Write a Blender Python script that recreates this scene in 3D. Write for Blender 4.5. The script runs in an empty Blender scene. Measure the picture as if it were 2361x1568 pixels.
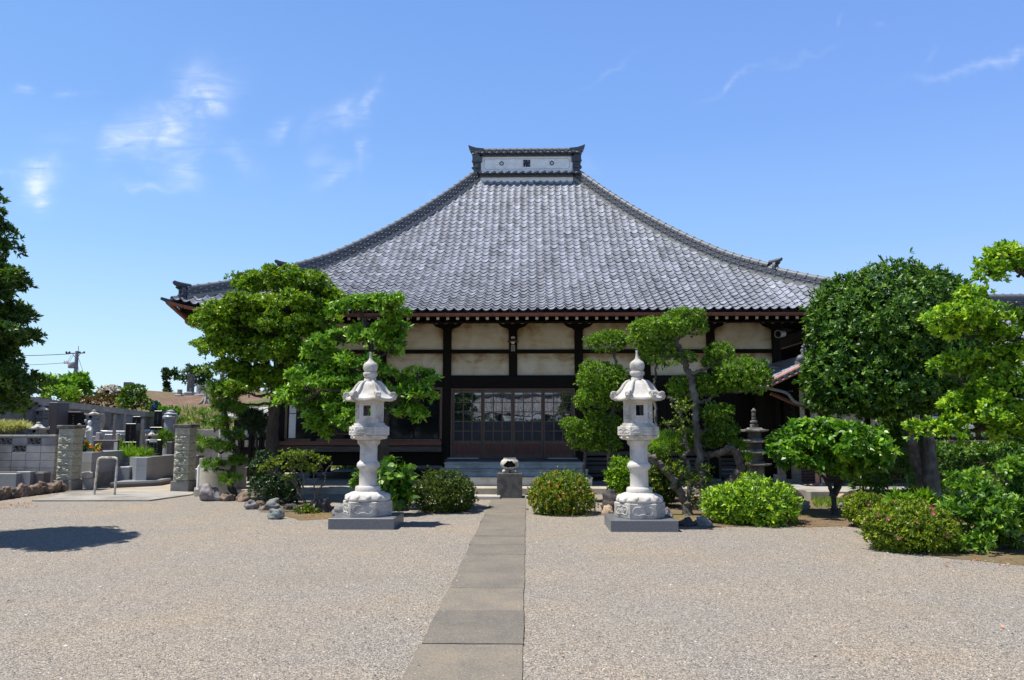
import bpy, math, random
import numpy as np
from mathutils import Vector, Matrix
R = math.radians
random.seed(7)
rng = np.random.default_rng(11)
sc = bpy.context.scene
col = sc.collection

# ---------------------------------------------------------------- camera, sky, sun, exposure
EYE = 1.6
F_PX, TH, YAW = 1771.0, math.atan(201 / 1771.0), math.atan(35 / 1771.0)   # measured on the photograph at 2361 px width
cam = bpy.data.cameras.new("camera")
camo = bpy.data.objects.new("camera", cam)
col.objects.link(camo)
cam.sensor_width = 36.0
cam.lens = 36.0 * F_PX / 2361.0
cam.clip_end = 2000
camo.location = (0, 0, EYE)
camo.rotation_euler = (math.pi / 2 + TH, 0, YAW)
sc.camera = camo

SUN_EL, SUN_AZ = R(67), R(-102)          # azimuth from +Y (into the picture), clockwise; sun to the left, a little in front of the hall
SUN_DIR = Vector((math.sin(SUN_AZ) * math.cos(SUN_EL), math.cos(SUN_AZ) * math.cos(SUN_EL), math.sin(SUN_EL)))
sun = bpy.data.lights.new("sun", 'SUN')
sun.energy = 5.0
sun.angle = R(0.5)
sun.color = (1.0, 0.955, 0.88)
suno = bpy.data.objects.new("sun", sun)
col.objects.link(suno)
suno.rotation_euler = SUN_DIR.to_track_quat('Z', 'Y').to_euler()

world = bpy.data.worlds.new("World")
sc.world = world
world.use_nodes = True
sc.view_settings.view_transform = 'Standard'
sc.view_settings.look = 'None'
sc.view_settings.exposure = 0.42
sc.view_settings.gamma = 1.0
sc.cycles.max_bounces = 7
sc.cycles.transparent_max_bounces = 6
sc.cycles.sample_clamp_indirect = 6


def N(nt, typ, **kw):
    n = nt.nodes.new(typ)
    ins = kw.pop('ins', {})
    for k, v in kw.items():
        setattr(n, k, v)
    for k, v in ins.items():
        if hasattr(v, 'is_output') or isinstance(v, bpy.types.NodeSocket):
            nt.links.new(v, n.inputs[k])
        else:
            n.inputs[k].default_value = v
    return n


def M(nt, op, a, b=None, c=None, clamp=False):
    n = nt.nodes.new('ShaderNodeMath')
    n.operation = op
    n.use_clamp = clamp
    for i, v in enumerate((a, b, c)):
        if v is None:
            continue
        if isinstance(v, bpy.types.NodeSocket):
            nt.links.new(v, n.inputs[i])
        else:
            n.inputs[i].default_value = v
    return n.outputs[0]


def MIX(nt, fac, a, b, blend='MIX'):
    n = nt.nodes.new('ShaderNodeMix')
    n.data_type = 'RGBA'
    n.blend_type = blend
    for i, v in ((0, fac), (6, a), (7, b)):
        if isinstance(v, bpy.types.NodeSocket):
            nt.links.new(v, n.inputs[i])
        else:
            n.inputs[i].default_value = v if i == 0 else ((*v, 1) if len(v) == 3 else v)
    return n.outputs[2]


def ramp(nt, fac, stops, interp='LINEAR'):
    n = nt.nodes.new('ShaderNodeValToRGB')
    n.color_ramp.interpolation = interp
    e = n.color_ramp.elements
    while len(e) < len(stops):
        e.new(0.5)
    for i, (p, c) in enumerate(stops):
        e[i].position = p
        e[i].color = (*c, 1) if len(c) == 3 else c
    nt.links.new(fac, n.inputs[0])
    return n.outputs[0]


def ray(px, py):
    x, y, z = (px - 1180.5) / F_PX, (784 - py) / F_PX, -1.0
    a = math.pi / 2 + TH
    c, s = math.cos(a), math.sin(a)
    x, y, z = x, c * y - s * z, s * y + c * z
    c, s = math.cos(YAW), math.sin(YAW)
    return Vector((c * x - s * y, s * x + c * y, z))


def build_world():
    nt = world.node_tree
    bg = nt.nodes['Background']
    sky = N(nt, 'ShaderNodeTexSky', sky_type='NISHITA', sun_disc=False, sun_elevation=SUN_EL, sun_rotation=SUN_AZ % (2 * math.pi),
            altitude=0.0, air_density=1.0, dust_density=0.0, ozone_density=2.0)
    geo = N(nt, 'ShaderNodeTexCoord')
    sep = N(nt, 'ShaderNodeSeparateXYZ', ins={0: geo.outputs['Generated']})
    x, y, z = sep.outputs
    yy = M(nt, 'MAXIMUM', y, 0.05)
    u = M(nt, 'DIVIDE', x, yy)          # direction plane: right
    v = M(nt, 'DIVIDE', z, yy)          # direction plane: up
    total = None
    # cirrus wisps: centre (u, v), half size, tilt, strength
    wisps = [(455, 205, 62, 40, 40, .50), (440, 262, 92, 36, 38, .62), (330, 312, 95, 40, 10, .46), (400, 292, 58, 50, 50, .5), (262, 312, 36, 34, 0, .25), (520, 240, 30, 30, 30, .25),
             (440, 362, 52, 18, 35, .38), (418, 415, 24, 30, 60, .5), (325, 428, 50, 9, -12, .75), (556, 372, 22, 34, 40, .36), (550, 345, 24, 12, 10, .4), (650, 298, 32, 13, 48, .42),
             (790, 258, 56, 24, 32, .68), (855, 225, 28, 9, 58, .62), (828, 345, 12, 32, 12, .62), (775, 402, 52, 11, 28, .3), (742, 378, 30, 28, 0, .2),
             (90, 405, 38, 36, 0, 1.1), (100, 440, 20, 30, -10, .9), (20, 405, 40, 9, -12, .4), (45, 215, 20, 14, 0, .35), (180, 215, 30, 8, 0, .25), (140, 300, 60, 20, 10, .15),
             (2250, 155, 120, 9, 10, .34), (2340, 132, 44, 10, 16, .36), (1690, 195, 70, 6, 30, .2), (1850, 130, 80, 7, 18, .14), (1400, 165, 64, 5, 28, .14), (1930, 52, 14, 6, 60, .18),
             (2020, 45, 12, 8, 0, .28), (2150, 122, 26, 6, 60, .14), (992, 443, 15, 5, 0, .22), (1350, 390, 26, 18, 0, .16)]
    comb = N(nt, 'ShaderNodeCombineXYZ', ins={0: u, 1: v})
    wob = N(nt, 'ShaderNodeTexNoise', noise_dimensions='2D', ins={'Vector': comb.outputs[0], 'Scale': 14.0, 'Detail': 3.0})
    wsep = N(nt, 'ShaderNodeSeparateColor', ins={0: wob.outputs['Color']})
    uw = M(nt, 'ADD', u, M(nt, 'MULTIPLY', M(nt, 'SUBTRACT', wsep.outputs[0], .5), .05))
    vw = M(nt, 'ADD', v, M(nt, 'MULTIPLY', M(nt, 'SUBTRACT', wsep.outputs[1], .5), .05))
    for (wx, wy, rx_, ry_, ang, st) in wisps:
        d0 = ray(wx, wy)
        cu, cv = d0.x / d0.y, d0.z / d0.y
        ru, rv = 1.3 * rx_ / F_PX, 1.35 * ry_ / F_PX
        ca, sa = math.cos(R(ang)), math.sin(R(ang))
        du, dv = M(nt, 'SUBTRACT', uw, cu), M(nt, 'SUBTRACT', vw, cv)
        a = M(nt, 'ADD', M(nt, 'MULTIPLY', du, ca / ru), M(nt, 'MULTIPLY', dv, sa / ru))
        b = M(nt, 'ADD', M(nt, 'MULTIPLY', du, -sa / rv), M(nt, 'MULTIPLY', dv, ca / rv))
        q = M(nt, 'ADD', M(nt, 'MULTIPLY', a, a), M(nt, 'MULTIPLY', b, b))
        g = M(nt, 'MULTIPLY', M(nt, 'POWER', 2.718, M(nt, 'MULTIPLY', q, -1.3)), st)
        total = g if total is None else M(nt, 'ADD', total, g)
    # fibrous texture, drawn out along the wind
    mp = N(nt, 'ShaderNodeMapping', ins={'Vector': comb.outputs[0], 'Rotation': (0, 0, R(-52)), 'Scale': (11, 48, 1)})
    n1 = N(nt, 'ShaderNodeTexNoise', noise_dimensions='2D', ins={'Vector': mp.outputs[0], 'Scale': 1.0, 'Detail': 7.0, 'Roughness': .62, 'Distortion': .8})
    n2 = N(nt, 'ShaderNodeTexNoise', noise_dimensions='2D', ins={'Vector': comb.outputs[0], 'Scale': 16.0, 'Detail': 5.0, 'Roughness': .6, 'Distortion': .5})
    fib = M(nt, 'MULTIPLY', M(nt, 'MULTIPLY_ADD', n1.outputs[0], 2.6, -.85, clamp=True), M(nt, 'MULTIPLY_ADD', n2.outputs[0], 2.2, -.45, clamp=True))
    haze = M(nt, 'MULTIPLY', M(nt, 'MULTIPLY_ADD', n2.outputs[0], 1.3, -.1, clamp=True), .25)
    cl = M(nt, 'MULTIPLY', total, M(nt, 'ADD', fib, haze), clamp=True)
    front = M(nt, 'GREATER_THAN', y, 0.06)
    cl = M(nt, 'MULTIPLY', M(nt, 'MULTIPLY', cl, front), .62)
    # the sky model blended with the deeper, more violet blue of the day
    grad = ramp(nt, M(nt, 'MAXIMUM', z, 0.0), [(0.0, (.62, .79, .97)), (.10, (.48, .705, .965)), (.22, (.305, .54, .935)), (.36, (.212, .408, .87)), (.52, (.168, .338, .79)), (.62, (.10, .19, .52)), (.8, (.03, .07, .24)), (1.0, (.02, .05, .17))])  # upper stops darkened above the visible sky to cut its fill light
    side = MIX(nt, M(nt, 'MULTIPLY_ADD', u, -.55, .5, clamp=True), (.95, .94, 1.0), (1.04, 1.08, 1.02))
    grad = MIX(nt, 1.0, MIX(nt, 1.0, grad, side, 'MULTIPLY'), (.86 / SKY_STRENGTH,) * 3, 'MULTIPLY')
    tint = MIX(nt, .86, sky.outputs[0], grad)
    c = MIX(nt, cl, tint, CLOUD_COL)
    nt.links.new(c, bg.inputs[0])
    bg.inputs[1].default_value = SKY_STRENGTH


SKY_STRENGTH = 0.115
CLOUD_COL = (7.2, 7.6, 8.2)
build_world()


# ---------------------------------------------------------------- measuring helpers: photograph pixel (2361 x 1568) -> place in the yard
def G(px, py, z=0.0):
    d = ray(px, py)
    t = (z - EYE) / d.z
    return Vector((d.x * t, d.y * t, z))


def P(px, py, Y):
    d = ray(px, py)
    t = Y / d.y
    return Vector((d.x * t, Y, EYE + d.z * t))


def mpp(Y):
    return Y / F_PX


def C1(x, y):
    return (x * .29409, 749.3 + y * .29409)


# ---------------------------------------------------------------- object helpers
WM = {}


def setp(o, label=None, cat=None, group=None, kind=None):
    if label: o['label'] = label
    if cat: o['category'] = cat
    if group: o['group'] = group
    if kind: o['kind'] = kind
    return o


def thing(name, label, cat, loc=(0, 0, 0), rz=0.0, group=None):
    o = bpy.data.objects.new(name, None)
    o.empty_display_size = .2
    o.location = loc
    o.rotation_euler = (0, 0, rz)
    col.objects.link(o)
    WM[o.name] = Matrix.Translation(loc) @ Matrix.Rotation(rz, 4, 'Z')
    return setp(o, label, cat, group)


def link_mesh(name, me, parent=None, local=False, origin=None):
    """World-coordinate mesh by default; local=True: coordinates are in the parent's own frame."""
    o = bpy.data.objects.new(name, me)
    col.objects.link(o)
    if parent is not None:
        o.parent = parent
        if not local:
            o.matrix_parent_inverse = WM[parent.name].inverted()
            WM[o.name] = Matrix()
        else:
            WM[o.name] = WM[parent.name].copy()
    else:
        if origin is not None:
            me.transform(Matrix.Translation(-Vector(origin)))
            o.location = origin
            WM[o.name] = Matrix.Translation(origin)
        else:
            WM[o.name] = Matrix()
    return o


def copy_tree(o, parent=None):
    c = o.copy()
    col.objects.link(c)
    if parent is not None:
        c.parent = parent
        c.matrix_parent_inverse = o.matrix_parent_inverse.copy()
    for ch in list(o.children):
        copy_tree(ch, c)
    return c


class MB:
    def __init__(s):
        s.v, s.f, s.m = [], [], []

    def add(s, vs, fs, mi=0):
        b = len(s.v)
        s.v += [tuple(v) for v in vs]
        s.f += [tuple(i + b for i in f) for f in fs]
        s.m += [mi] * len(fs)

    def box(s, a, b, mi=0, rot=None, pivot=None, bev=0.0):
        """box between corners a and b; bev > 0 cuts the edges"""
        x0, y0, z0 = (min(a[i], b[i]) for i in range(3))
        x1, y1, z1 = (max(a[i], b[i]) for i in range(3))
        if bev > 0:
            bev = min(bev, .45 * min(x1 - x0, y1 - y0, z1 - z0))
            ring = lambda e, z: [(x0 + e, y0 + bev, z), (x0 + bev, y0 + e, z), (x1 - bev, y0 + e, z), (x1 - e, y0 + bev, z),
                                 (x1 - e, y1 - bev, z), (x1 - bev, y1 - e, z), (x0 + bev, y1 - e, z), (x0 + e, y1 - bev, z)]
            vs = ring(bev, z0) + ring(0, z0 + bev) + ring(0, z1 - bev) + ring(bev, z1)
            fs = [tuple(range(7, -1, -1)), tuple(range(24, 32))]
            for k in range(3):
                for i in range(8):
                    j = (i + 1) % 8
                    fs.append((k * 8 + i, k * 8 + j, k * 8 + 8 + j, k * 8 + 8 + i))
        else:
            vs = [(x0, y0, z0), (x1, y0, z0), (x1, y1, z0), (x0, y1, z0), (x0, y0, z1), (x1, y0, z1), (x1, y1, z1), (x0, y1, z1)]
            fs = [(3, 2, 1, 0), (4, 5, 6, 7), (0, 1, 5, 4), (1, 2, 6, 5), (2, 3, 7, 6), (3, 0, 4, 7)]
        if rot is not None:
            p = Vector(pivot if pivot is not None else ((x0 + x1) / 2, (y0 + y1) / 2, (z0 + z1) / 2))
            vs = [p + rot @ (Vector(v) - p) for v in vs]
        s.add(vs, fs, mi)
        return s

    def prism(s, poly, axis, a, b, mi=0):
        """extrude a 2D outline along axis ('x','y','z') from a to b; outline is (other two axes in order)"""
        n = len(poly)
        mk = {'x': lambda p, t: (t, p[0], p[1]), 'y': lambda p, t: (p[0], t, p[1]), 'z': lambda p, t: (p[0], p[1], t)}[axis]
        vs = [mk(p, a) for p in poly] + [mk(p, b) for p in poly]
        fs = [tuple(range(n)), tuple(range(2 * n - 1, n - 1, -1))]
        fs += [(i, i + n, (i + 1) % n + n, (i + 1) % n) for i in range(n)]
        s.add(vs, fs, mi)
        return s

    def lathe(s, prof, c=(0, 0, 0), n=24, mod=None, mi=0, phase=0.0, cap=True):
        vs, fs = [], []
        for k, (r, z) in enumerate(prof):
            for i in range(n):
                a = 2 * math.pi * i / n + phase
                rr = r * (mod(a, k, z) if mod else 1)
                vs.append((c[0] + rr * math.cos(a), c[1] + rr * math.sin(a), c[2] + z))
        for k in range(len(prof) - 1):
            for i in range(n):
                j = (i + 1) % n
                fs.append((k * n + i, k * n + j, (k + 1) * n + j, (k + 1) * n + i))
        if cap:
            fs.append(tuple(range(n - 1, -1, -1)))
            fs.append(tuple((len(prof) - 1) * n + i for i in range(n)))
        s.add(vs, fs, mi)
        return s

    def tube(s, pts, rad, n=8, mi=0, cap=True):
        pts = [Vector(p) for p in pts]
        if not hasattr(rad, '__len__'):
            rad = [rad] * len(pts)
        vs, fs = [], []
        ref = None
        for k, p in enumerate(pts):
            t = (pts[min(k + 1, len(pts) - 1)] - pts[max(k - 1, 0)])
            t = t.normalized() if t.length > 1e-9 else Vector((0, 0, 1))
            if ref is None:
                ref = Vector((1, 0, 0)) if abs(t.x) < .8 else Vector((0, 1, 0))
            e1 = (ref - t * ref.dot(t)).normalized()
            ref = e1
            e2 = t.cross(e1)
            for i in range(n):
                a = 2 * math.pi * i / n
                vs.append(p + (e1 * math.cos(a) + e2 * math.sin(a)) * rad[k])
        for k in range(len(pts) - 1):
            for i in range(n):
                j = (i + 1) % n
                fs.append((k * n + i, k * n + j, (k + 1) * n + j, (k + 1) * n + i))
        if cap:
            fs.append(tuple(range(n - 1, -1, -1)))
            fs.append(tuple((len(pts) - 1) * n + i for i in range(n)))
        s.add(vs, fs, mi)
        return s

    def ball(s, c, r, n=12, mi=0):
        """ellipsoid, r = radius or (rx, ry, rz)"""
        rx, ry, rz = (r, r, r) if not hasattr(r, '__len__') else r
        vs, fs = [], []
        m = max(4, n // 2)
        for k in range(m + 1):
            th = math.pi * (k + .02) / (m + .04)
            for i in range(n):
                a = 2 * math.pi * i / n
                vs.append((c[0] + rx * math.sin(th) * math.cos(a), c[1] + ry * math.sin(th) * math.sin(a), c[2] - rz * math.cos(th)))
        for k in range(m):
            for i in range(n):
                j = (i + 1) % n
                fs.append((k * n + i, k * n + j, (k + 1) * n + j, (k + 1) * n + i))
        fs.append(tuple(range(n - 1, -1, -1)))
        fs.append(tuple(m * n + i for i in range(n)))
        s.add(vs, fs, mi)
        return s

    def move(s, mat):
        s.v = [tuple(mat @ Vector(v)) for v in s.v]
        return s

    def build(s, name, mat, parent=None, smooth=False, local=False, origin=None):
        me = bpy.data.meshes.new(name)
        me.from_pydata(s.v, [], s.f)
        for m in (mat if isinstance(mat, (list, tuple)) else [mat]):
            me.materials.append(m)
        if any(s.m):
            me.polygons.foreach_set('material_index', s.m)
        me.update()
        if smooth:
            me.polygons.foreach_set('use_smooth', [True] * len(me.polygons))
            if smooth != 'all':
                me.set_sharp_from_angle(angle=R(38))
        return link_mesh(name, me, parent, local, origin)


def spline(pts, k=6):
    """Catmull-Rom through the points (any dimension)"""
    pts = [np.array(p, float) for p in pts]
    if len(pts) < 3:
        return [pts[0] + (pts[-1] - pts[0]) * t for t in np.linspace(0, 1, k + 1)]
    ext = [2 * pts[0] - pts[1]] + pts + [2 * pts[-1] - pts[-2]]
    out = []
    for i in range(1, len(ext) - 2):
        p0, p1, p2, p3 = ext[i - 1:i + 3]
        for j in range(k):
            t = j / k
            out.append(.5 * (2 * p1 + (p2 - p0) * t + (2 * p0 - 5 * p1 + 4 * p2 - p3) * t * t + (3 * p1 - p0 - 3 * p2 + p3) * t ** 3))
    out.append(pts[-1])
    return out


# ---------------------------------------------------------------- materials (all procedural)
MATS = {}


def base_mat(name):
    m = bpy.data.materials.new(name)
    m.use_nodes = True
    nt = m.node_tree
    return m, nt, nt.nodes['Principled BSDF'], N(nt, 'ShaderNodeTexCoord').outputs['Object']


def stone(name, a, b, scale=6.0, rough=.8, bump=.3, speck=None, c=None, cscale=1.5, spec=.3, bscale=None, metal=0.0, stretch=None, bdist=.02):
    """two-tone noise surface with optional fine speckle and large blotches of a third colour"""
    m, nt, bs, co = base_mat(name)
    oi = N(nt, 'ShaderNodeObjectInfo')
    co = N(nt, 'ShaderNodeVectorMath', operation='ADD', ins={0: co, 1: N(nt, 'ShaderNodeVectorMath', operation='SCALE', ins={0: (7.3, 3.1, 5.7), 'Scale': oi.outputs['Random']}).outputs[0]}).outputs[0]
    v = co
    if stretch:
        v = N(nt, 'ShaderNodeMapping', ins={'Vector': co, 'Scale': stretch}).outputs[0]
    n1 = N(nt, 'ShaderNodeTexNoise', ins={'Vector': v, 'Scale': scale, 'Detail': 6.0, 'Roughness': .65})
    cl = ramp(nt, n1.outputs[0], [(.3, a), (.7, b)])
    if c is not None:
        n3 = N(nt, 'ShaderNodeTexNoise', ins={'Vector': co, 'Scale': cscale, 'Detail': 5.0, 'Roughness': .6})
        cl = MIX(nt, M(nt, 'MULTIPLY_ADD', n3.outputs[0], 5.0, -2.4, clamp=True), cl, c)
    if speck is not None:
        n2 = N(nt, 'ShaderNodeTexNoise', ins={'Vector': co, 'Scale': speck[0], 'Detail': 2.0, 'Roughness': .8})
        cl = MIX(nt, M(nt, 'MULTIPLY', M(nt, 'MULTIPLY_ADD', n2.outputs[0], 4.0, -1.6, clamp=True), speck[2]), cl, speck[1])
    nt.links.new(cl, bs.inputs['Base Color'])
    bs.inputs['Roughness'].default_value = rough
    bs.inputs['Specular IOR Level'].default_value = spec
    bs.inputs['Metallic'].default_value = metal
    if bump:
        nb = N(nt, 'ShaderNodeTexNoise', ins={'Vector': v, 'Scale': bscale or scale * 6, 'Detail': 5.0, 'Roughness': .7})
        bp = N(nt, 'ShaderNodeBump', ins={'Strength': bump, 'Distance': bdist, 'Height': nb.outputs[0]})
        nt.links.new(bp.outputs[0], bs.inputs['Normal'])
    MATS[name] = m
    return m


def leafmat(name, dark, mid, light, trans=.22, rough=.42, spec=.36, extra=None):
    m, nt, bs, co = base_mat(name)
    at = N(nt, 'ShaderNodeAttribute', attribute_name='tint')
    stops = [(0.0, dark), (.5, mid), (1.0, light)]
    if extra:
        stops = [(0.0, dark), (.45, mid), (.86, light), (.9, extra), (1.0, extra)]
    cl = ramp(nt, at.outputs['Fac'], stops)
    nt.links.new(cl, bs.inputs['Base Color'])
    bs.inputs['Roughness'].default_value = rough
    bs.inputs['Specular IOR Level'].default_value = spec
    tr = N(nt, 'ShaderNodeBsdfTranslucent')
    tc = MIX(nt, 1.0, cl, (1.6, 1.7, .5), 'MULTIPLY')
    nt.links.new(tc, tr.inputs[0])
    mx = N(nt, 'ShaderNodeMixShader', ins={0: trans, 1: bs.outputs[0], 2: tr.outputs[0]})
    nt.links.new(mx.outputs[0], nt.nodes['Material Output'].inputs[0])
    MATS[name] = m
    return m


def wood(name, a, b, rough=.7, axis='z', scale=3.0, spec=.3):
    st = {'z': (9, 9, .7), 'x': (.7, 9, 9), 'y': (9, .7, 9)}[axis]
    return stone(name, a, b, scale=scale, rough=rough, bump=.25, stretch=st, spec=spec, bscale=scale * 2, bdist=.006)


def attr_mat(name, stops, rough, spec=.4, noise=.35, nscale=9.0, bump=.0, dirt=None, broad=0.0):
    """colour picked per piece through the 'tint' attribute plus fine mottling"""
    m, nt, bs, co = base_mat(name)
    at = N(nt, 'ShaderNodeAttribute', attribute_name='tint')
    n1 = N(nt, 'ShaderNodeTexNoise', ins={'Vector': co, 'Scale': nscale, 'Detail': 5.0, 'Roughness': .65})
    f = M(nt, 'ADD', at.outputs['Fac'], M(nt, 'MULTIPLY', M(nt, 'SUBTRACT', n1.outputs[0], .5), noise), clamp=True)
    if broad:      # weathering in broad streaks down the slope
        mp = N(nt, 'ShaderNodeMapping', ins={'Vector': co, 'Scale': (.9, .25, .25)})
        nb = N(nt, 'ShaderNodeTexNoise', ins={'Vector': mp.outputs[0], 'Scale': 1.3, 'Detail': 5.0, 'Roughness': .6})
        f = M(nt, 'ADD', f, M(nt, 'MULTIPLY', M(nt, 'SUBTRACT', nb.outputs[0], .5), broad * 2), clamp=True)
    cl = ramp(nt, f, stops)
    if dirt:
        n2 = N(nt, 'ShaderNodeTexNoise', ins={'Vector': co, 'Scale': dirt[0], 'Detail': 6.0, 'Roughness': .7})
        cl = MIX(nt, M(nt, 'MULTIPLY', M(nt, 'MULTIPLY_ADD', n2.outputs[0], 5, -2.5, clamp=True), dirt[2]), cl, dirt[1])
    nt.links.new(cl, bs.inputs['Base Color'])
    bs.inputs['Roughness'].default_value = rough
    bs.inputs['Specular IOR Level'].default_value = spec
    if bump:
        bp = N(nt, 'ShaderNodeBump', ins={'Strength': bump, 'Distance': .01, 'Height': n1.outputs[0]})
        nt.links.new(bp.outputs[0], bs.inputs['Normal'])
    MATS[name] = m
    return m


def gravel_mat():
    m, nt, bs, co = base_mat('gravel')
    vo = N(nt, 'ShaderNodeTexVoronoi', ins={'Vector': co, 'Scale': 100.0, 'Randomness': 1.0})
    sep = N(nt, 'ShaderNodeSeparateColor', ins={0: vo.outputs['Color']})
    cl = ramp(nt, sep.outputs[0], [(0.0, (.085, .082, .08)), (.2, (.205, .187, .163)), (.42, (.30, .258, .203)), (.62, (.34, .304, .254)), (.82, (.445, .386, .305)), (1.0, (.58, .53, .46))])
    v2 = N(nt, 'ShaderNodeTexVoronoi', ins={'Vector': co, 'Scale': 21.0})
    s2 = N(nt, 'ShaderNodeSeparateColor', ins={0: v2.outputs['Color']})
    cl = MIX(nt, M(nt, 'MULTIPLY', s2.outputs[1], .22), cl, (.275, .246, .208))
    # wide patches: cooler, greyer stone and warmer sand showing through
    n1 = N(nt, 'ShaderNodeTexNoise', ins={'Vector': co, 'Scale': .55, 'Detail': 5.0, 'Roughness': .55})
    cl = MIX(nt, M(nt, 'MULTIPLY_ADD', n1.outputs[0], 3.2, -1.35, clamp=True), MIX(nt, 1.0, cl, (.93, .94, .96), 'MULTIPLY'), MIX(nt, 1.0, cl, (1.08, 1.0, .90), 'MULTIPLY'))
    mp = N(nt, 'ShaderNodeMapping', ins={'Vector': co, 'Scale': (.22, .8, 1)})
    n2 = N(nt, 'ShaderNodeTexNoise', ins={'Vector': mp.outputs[0], 'Scale': 1.0, 'Detail': 6.0, 'Roughness': .6})
    cl = MIX(nt, M(nt, 'MULTIPLY', M(nt, 'MULTIPLY_ADD', n2.outputs[0], 6, -3.4, clamp=True), .5), cl, (.27, .225, .165))
    nt.links.new(cl, bs.inputs['Base Color'])
    bs.inputs['Roughness'].default_value = .9
    bs.inputs['Specular IOR Level'].default_value = .2
    h = M(nt, 'MULTIPLY', vo.outputs['Distance'], -1.0)
    bp = N(nt, 'ShaderNodeBump', ins={'Strength': .8, 'Distance': .014, 'Height': h})
    ng = N(nt, 'ShaderNodeTexNoise', ins={'Vector': co, 'Scale': 3.2, 'Detail': 4.0, 'Roughness': .6})
    b2 = N(nt, 'ShaderNodeBump', ins={'Strength': .55, 'Distance': .06, 'Height': ng.outputs[0], 'Normal': bp.outputs[0]})
    nt.links.new(b2.outputs[0], bs.inputs['Normal'])
    MATS['gravel'] = m
    return m


def path_mat():
    m, nt, bs, co = base_mat('path_concrete')
    at = N(nt, 'ShaderNodeAttribute', attribute_name='tint')
    n1 = N(nt, 'ShaderNodeTexNoise', ins={'Vector': co, 'Scale': 2.2, 'Detail': 8.0, 'Roughness': .68})
    f = M(nt, 'ADD', at.outputs['Fac'], M(nt, 'MULTIPLY', M(nt, 'SUBTRACT', n1.outputs[0], .5), 1.25), clamp=True)
    cl = ramp(nt, f, [(0, (.12, .11, .096)), (.5, (.185, .165, .135)), (1, (.27, .222, .16))])
    n2 = N(nt, 'ShaderNodeTexVoronoi', ins={'Vector': co, 'Scale': 135.0})
    s2 = N(nt, 'ShaderNodeSeparateColor', ins={0: n2.outputs['Color']})
    cl = MIX(nt, M(nt, 'MULTIPLY', M(nt, 'GREATER_THAN', s2.outputs[0], .93), .4), cl, (.42, .38, .31))
    cl = MIX(nt, M(nt, 'MULTIPLY', M(nt, 'LESS_THAN', s2.outputs[1], .07), .6), cl, (.07, .07, .065))
    nt.links.new(cl, bs.inputs['Base Color'])
    bs.inputs['Roughness'].default_value = .9
    bs.inputs['Specular IOR Level'].default_value = .2
    nb = N(nt, 'ShaderNodeTexNoise', ins={'Vector': co, 'Scale': 45.0, 'Detail': 6.0, 'Roughness': .75})
    bp = N(nt, 'ShaderNodeBump', ins={'Strength': .5, 'Distance': .01, 'Height': nb.outputs[0]})
    nt.links.new(bp.outputs[0], bs.inputs['Normal'])
    MATS['path'] = m


def plaster_mat():
    """old cream plaster; brown seepage stains of their own shape, heaviest under the top beams"""
    m, nt, bs, co = base_mat('plaster')
    at = N(nt, 'ShaderNodeAttribute', attribute_name='stain')
    n0 = N(nt, 'ShaderNodeTexNoise', ins={'Vector': co, 'Scale': 1.6, 'Detail': 6.0, 'Roughness': .6, 'Distortion': .6})
    mp = N(nt, 'ShaderNodeMapping', ins={'Vector': co, 'Scale': (1.1, 1, 7)})
    n1 = N(nt, 'ShaderNodeTexNoise', ins={'Vector': mp.outputs[0], 'Scale': 1.2, 'Detail': 6.0, 'Roughness': .65})
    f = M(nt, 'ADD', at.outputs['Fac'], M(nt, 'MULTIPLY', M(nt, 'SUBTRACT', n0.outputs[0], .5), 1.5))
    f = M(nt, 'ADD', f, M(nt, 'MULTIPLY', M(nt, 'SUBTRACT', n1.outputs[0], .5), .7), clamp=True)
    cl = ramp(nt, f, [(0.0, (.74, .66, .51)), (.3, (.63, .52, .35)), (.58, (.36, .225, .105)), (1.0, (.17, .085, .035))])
    nt.links.new(cl, bs.inputs['Base Color'])
    bs.inputs['Roughness'].default_value = .85
    nb = N(nt, 'ShaderNodeTexNoise', ins={'Vector': co, 'Scale': 30.0, 'Detail': 4.0})
    bp = N(nt, 'ShaderNodeBump', ins={'Strength': .12, 'Distance': .01, 'Height': nb.outputs[0]})
    nt.links.new(bp.outputs[0], bs.inputs['Normal'])
    MATS['plaster'] = m


def flat(name, c, rough=.5, spec=.4, metal=0.0):
    return stone(name, tuple(x * .85 for x in c), tuple(min(1, x * 1.1) for x in c), scale=5, rough=rough, bump=.05, spec=spec, metal=metal)


gravel_mat(); path_mat(); plaster_mat()
stone('granite_white', (.57, .54, .485), (.69, .655, .595), scale=11, rough=.8, bump=.15, speck=(150, (.28, .27, .26), .42), c=(.36, .325, .27), cscale=3.2, stretch=(1.5, 1.5, .4))
stone('granite_weathered', (.48, .45, .40), (.64, .61, .55), scale=9, rough=.85, bump=.25, speck=(130, (.22, .21, .20), .5), c=(.22, .205, .175), cscale=4.2)
stone('granite_grey', (.24, .245, .25), (.36, .365, .37), scale=60, rough=.35, bump=.04, speck=(220, (.06, .06, .065), .7), spec=.5)
stone('granite_slab', (.13, .135, .145), (.22, .225, .235), scale=60, rough=.4, bump=.04, speck=(200, (.05, .05, .055), .6), spec=.45)
stone('granite_blue', (.26, .275, .295), (.38, .395, .415), scale=50, rough=.4, bump=.05, speck=(150, (.12, .12, .13), .5), spec=.5)
stone('granite_black', (.008, .009, .010), (.02, .021, .023), scale=30, rough=.22, bump=.0, spec=.25)
stone('granite_brown', (.085, .075, .075), (.15, .135, .135), scale=40, rough=.5, bump=.15, speck=(120, (.04, .04, .04), .5))
stone('stone_dark', (.055, .052, .05), (.13, .122, .115), scale=5, rough=.9, bump=.5, c=(.22, .205, .19), cscale=2.5)
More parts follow.
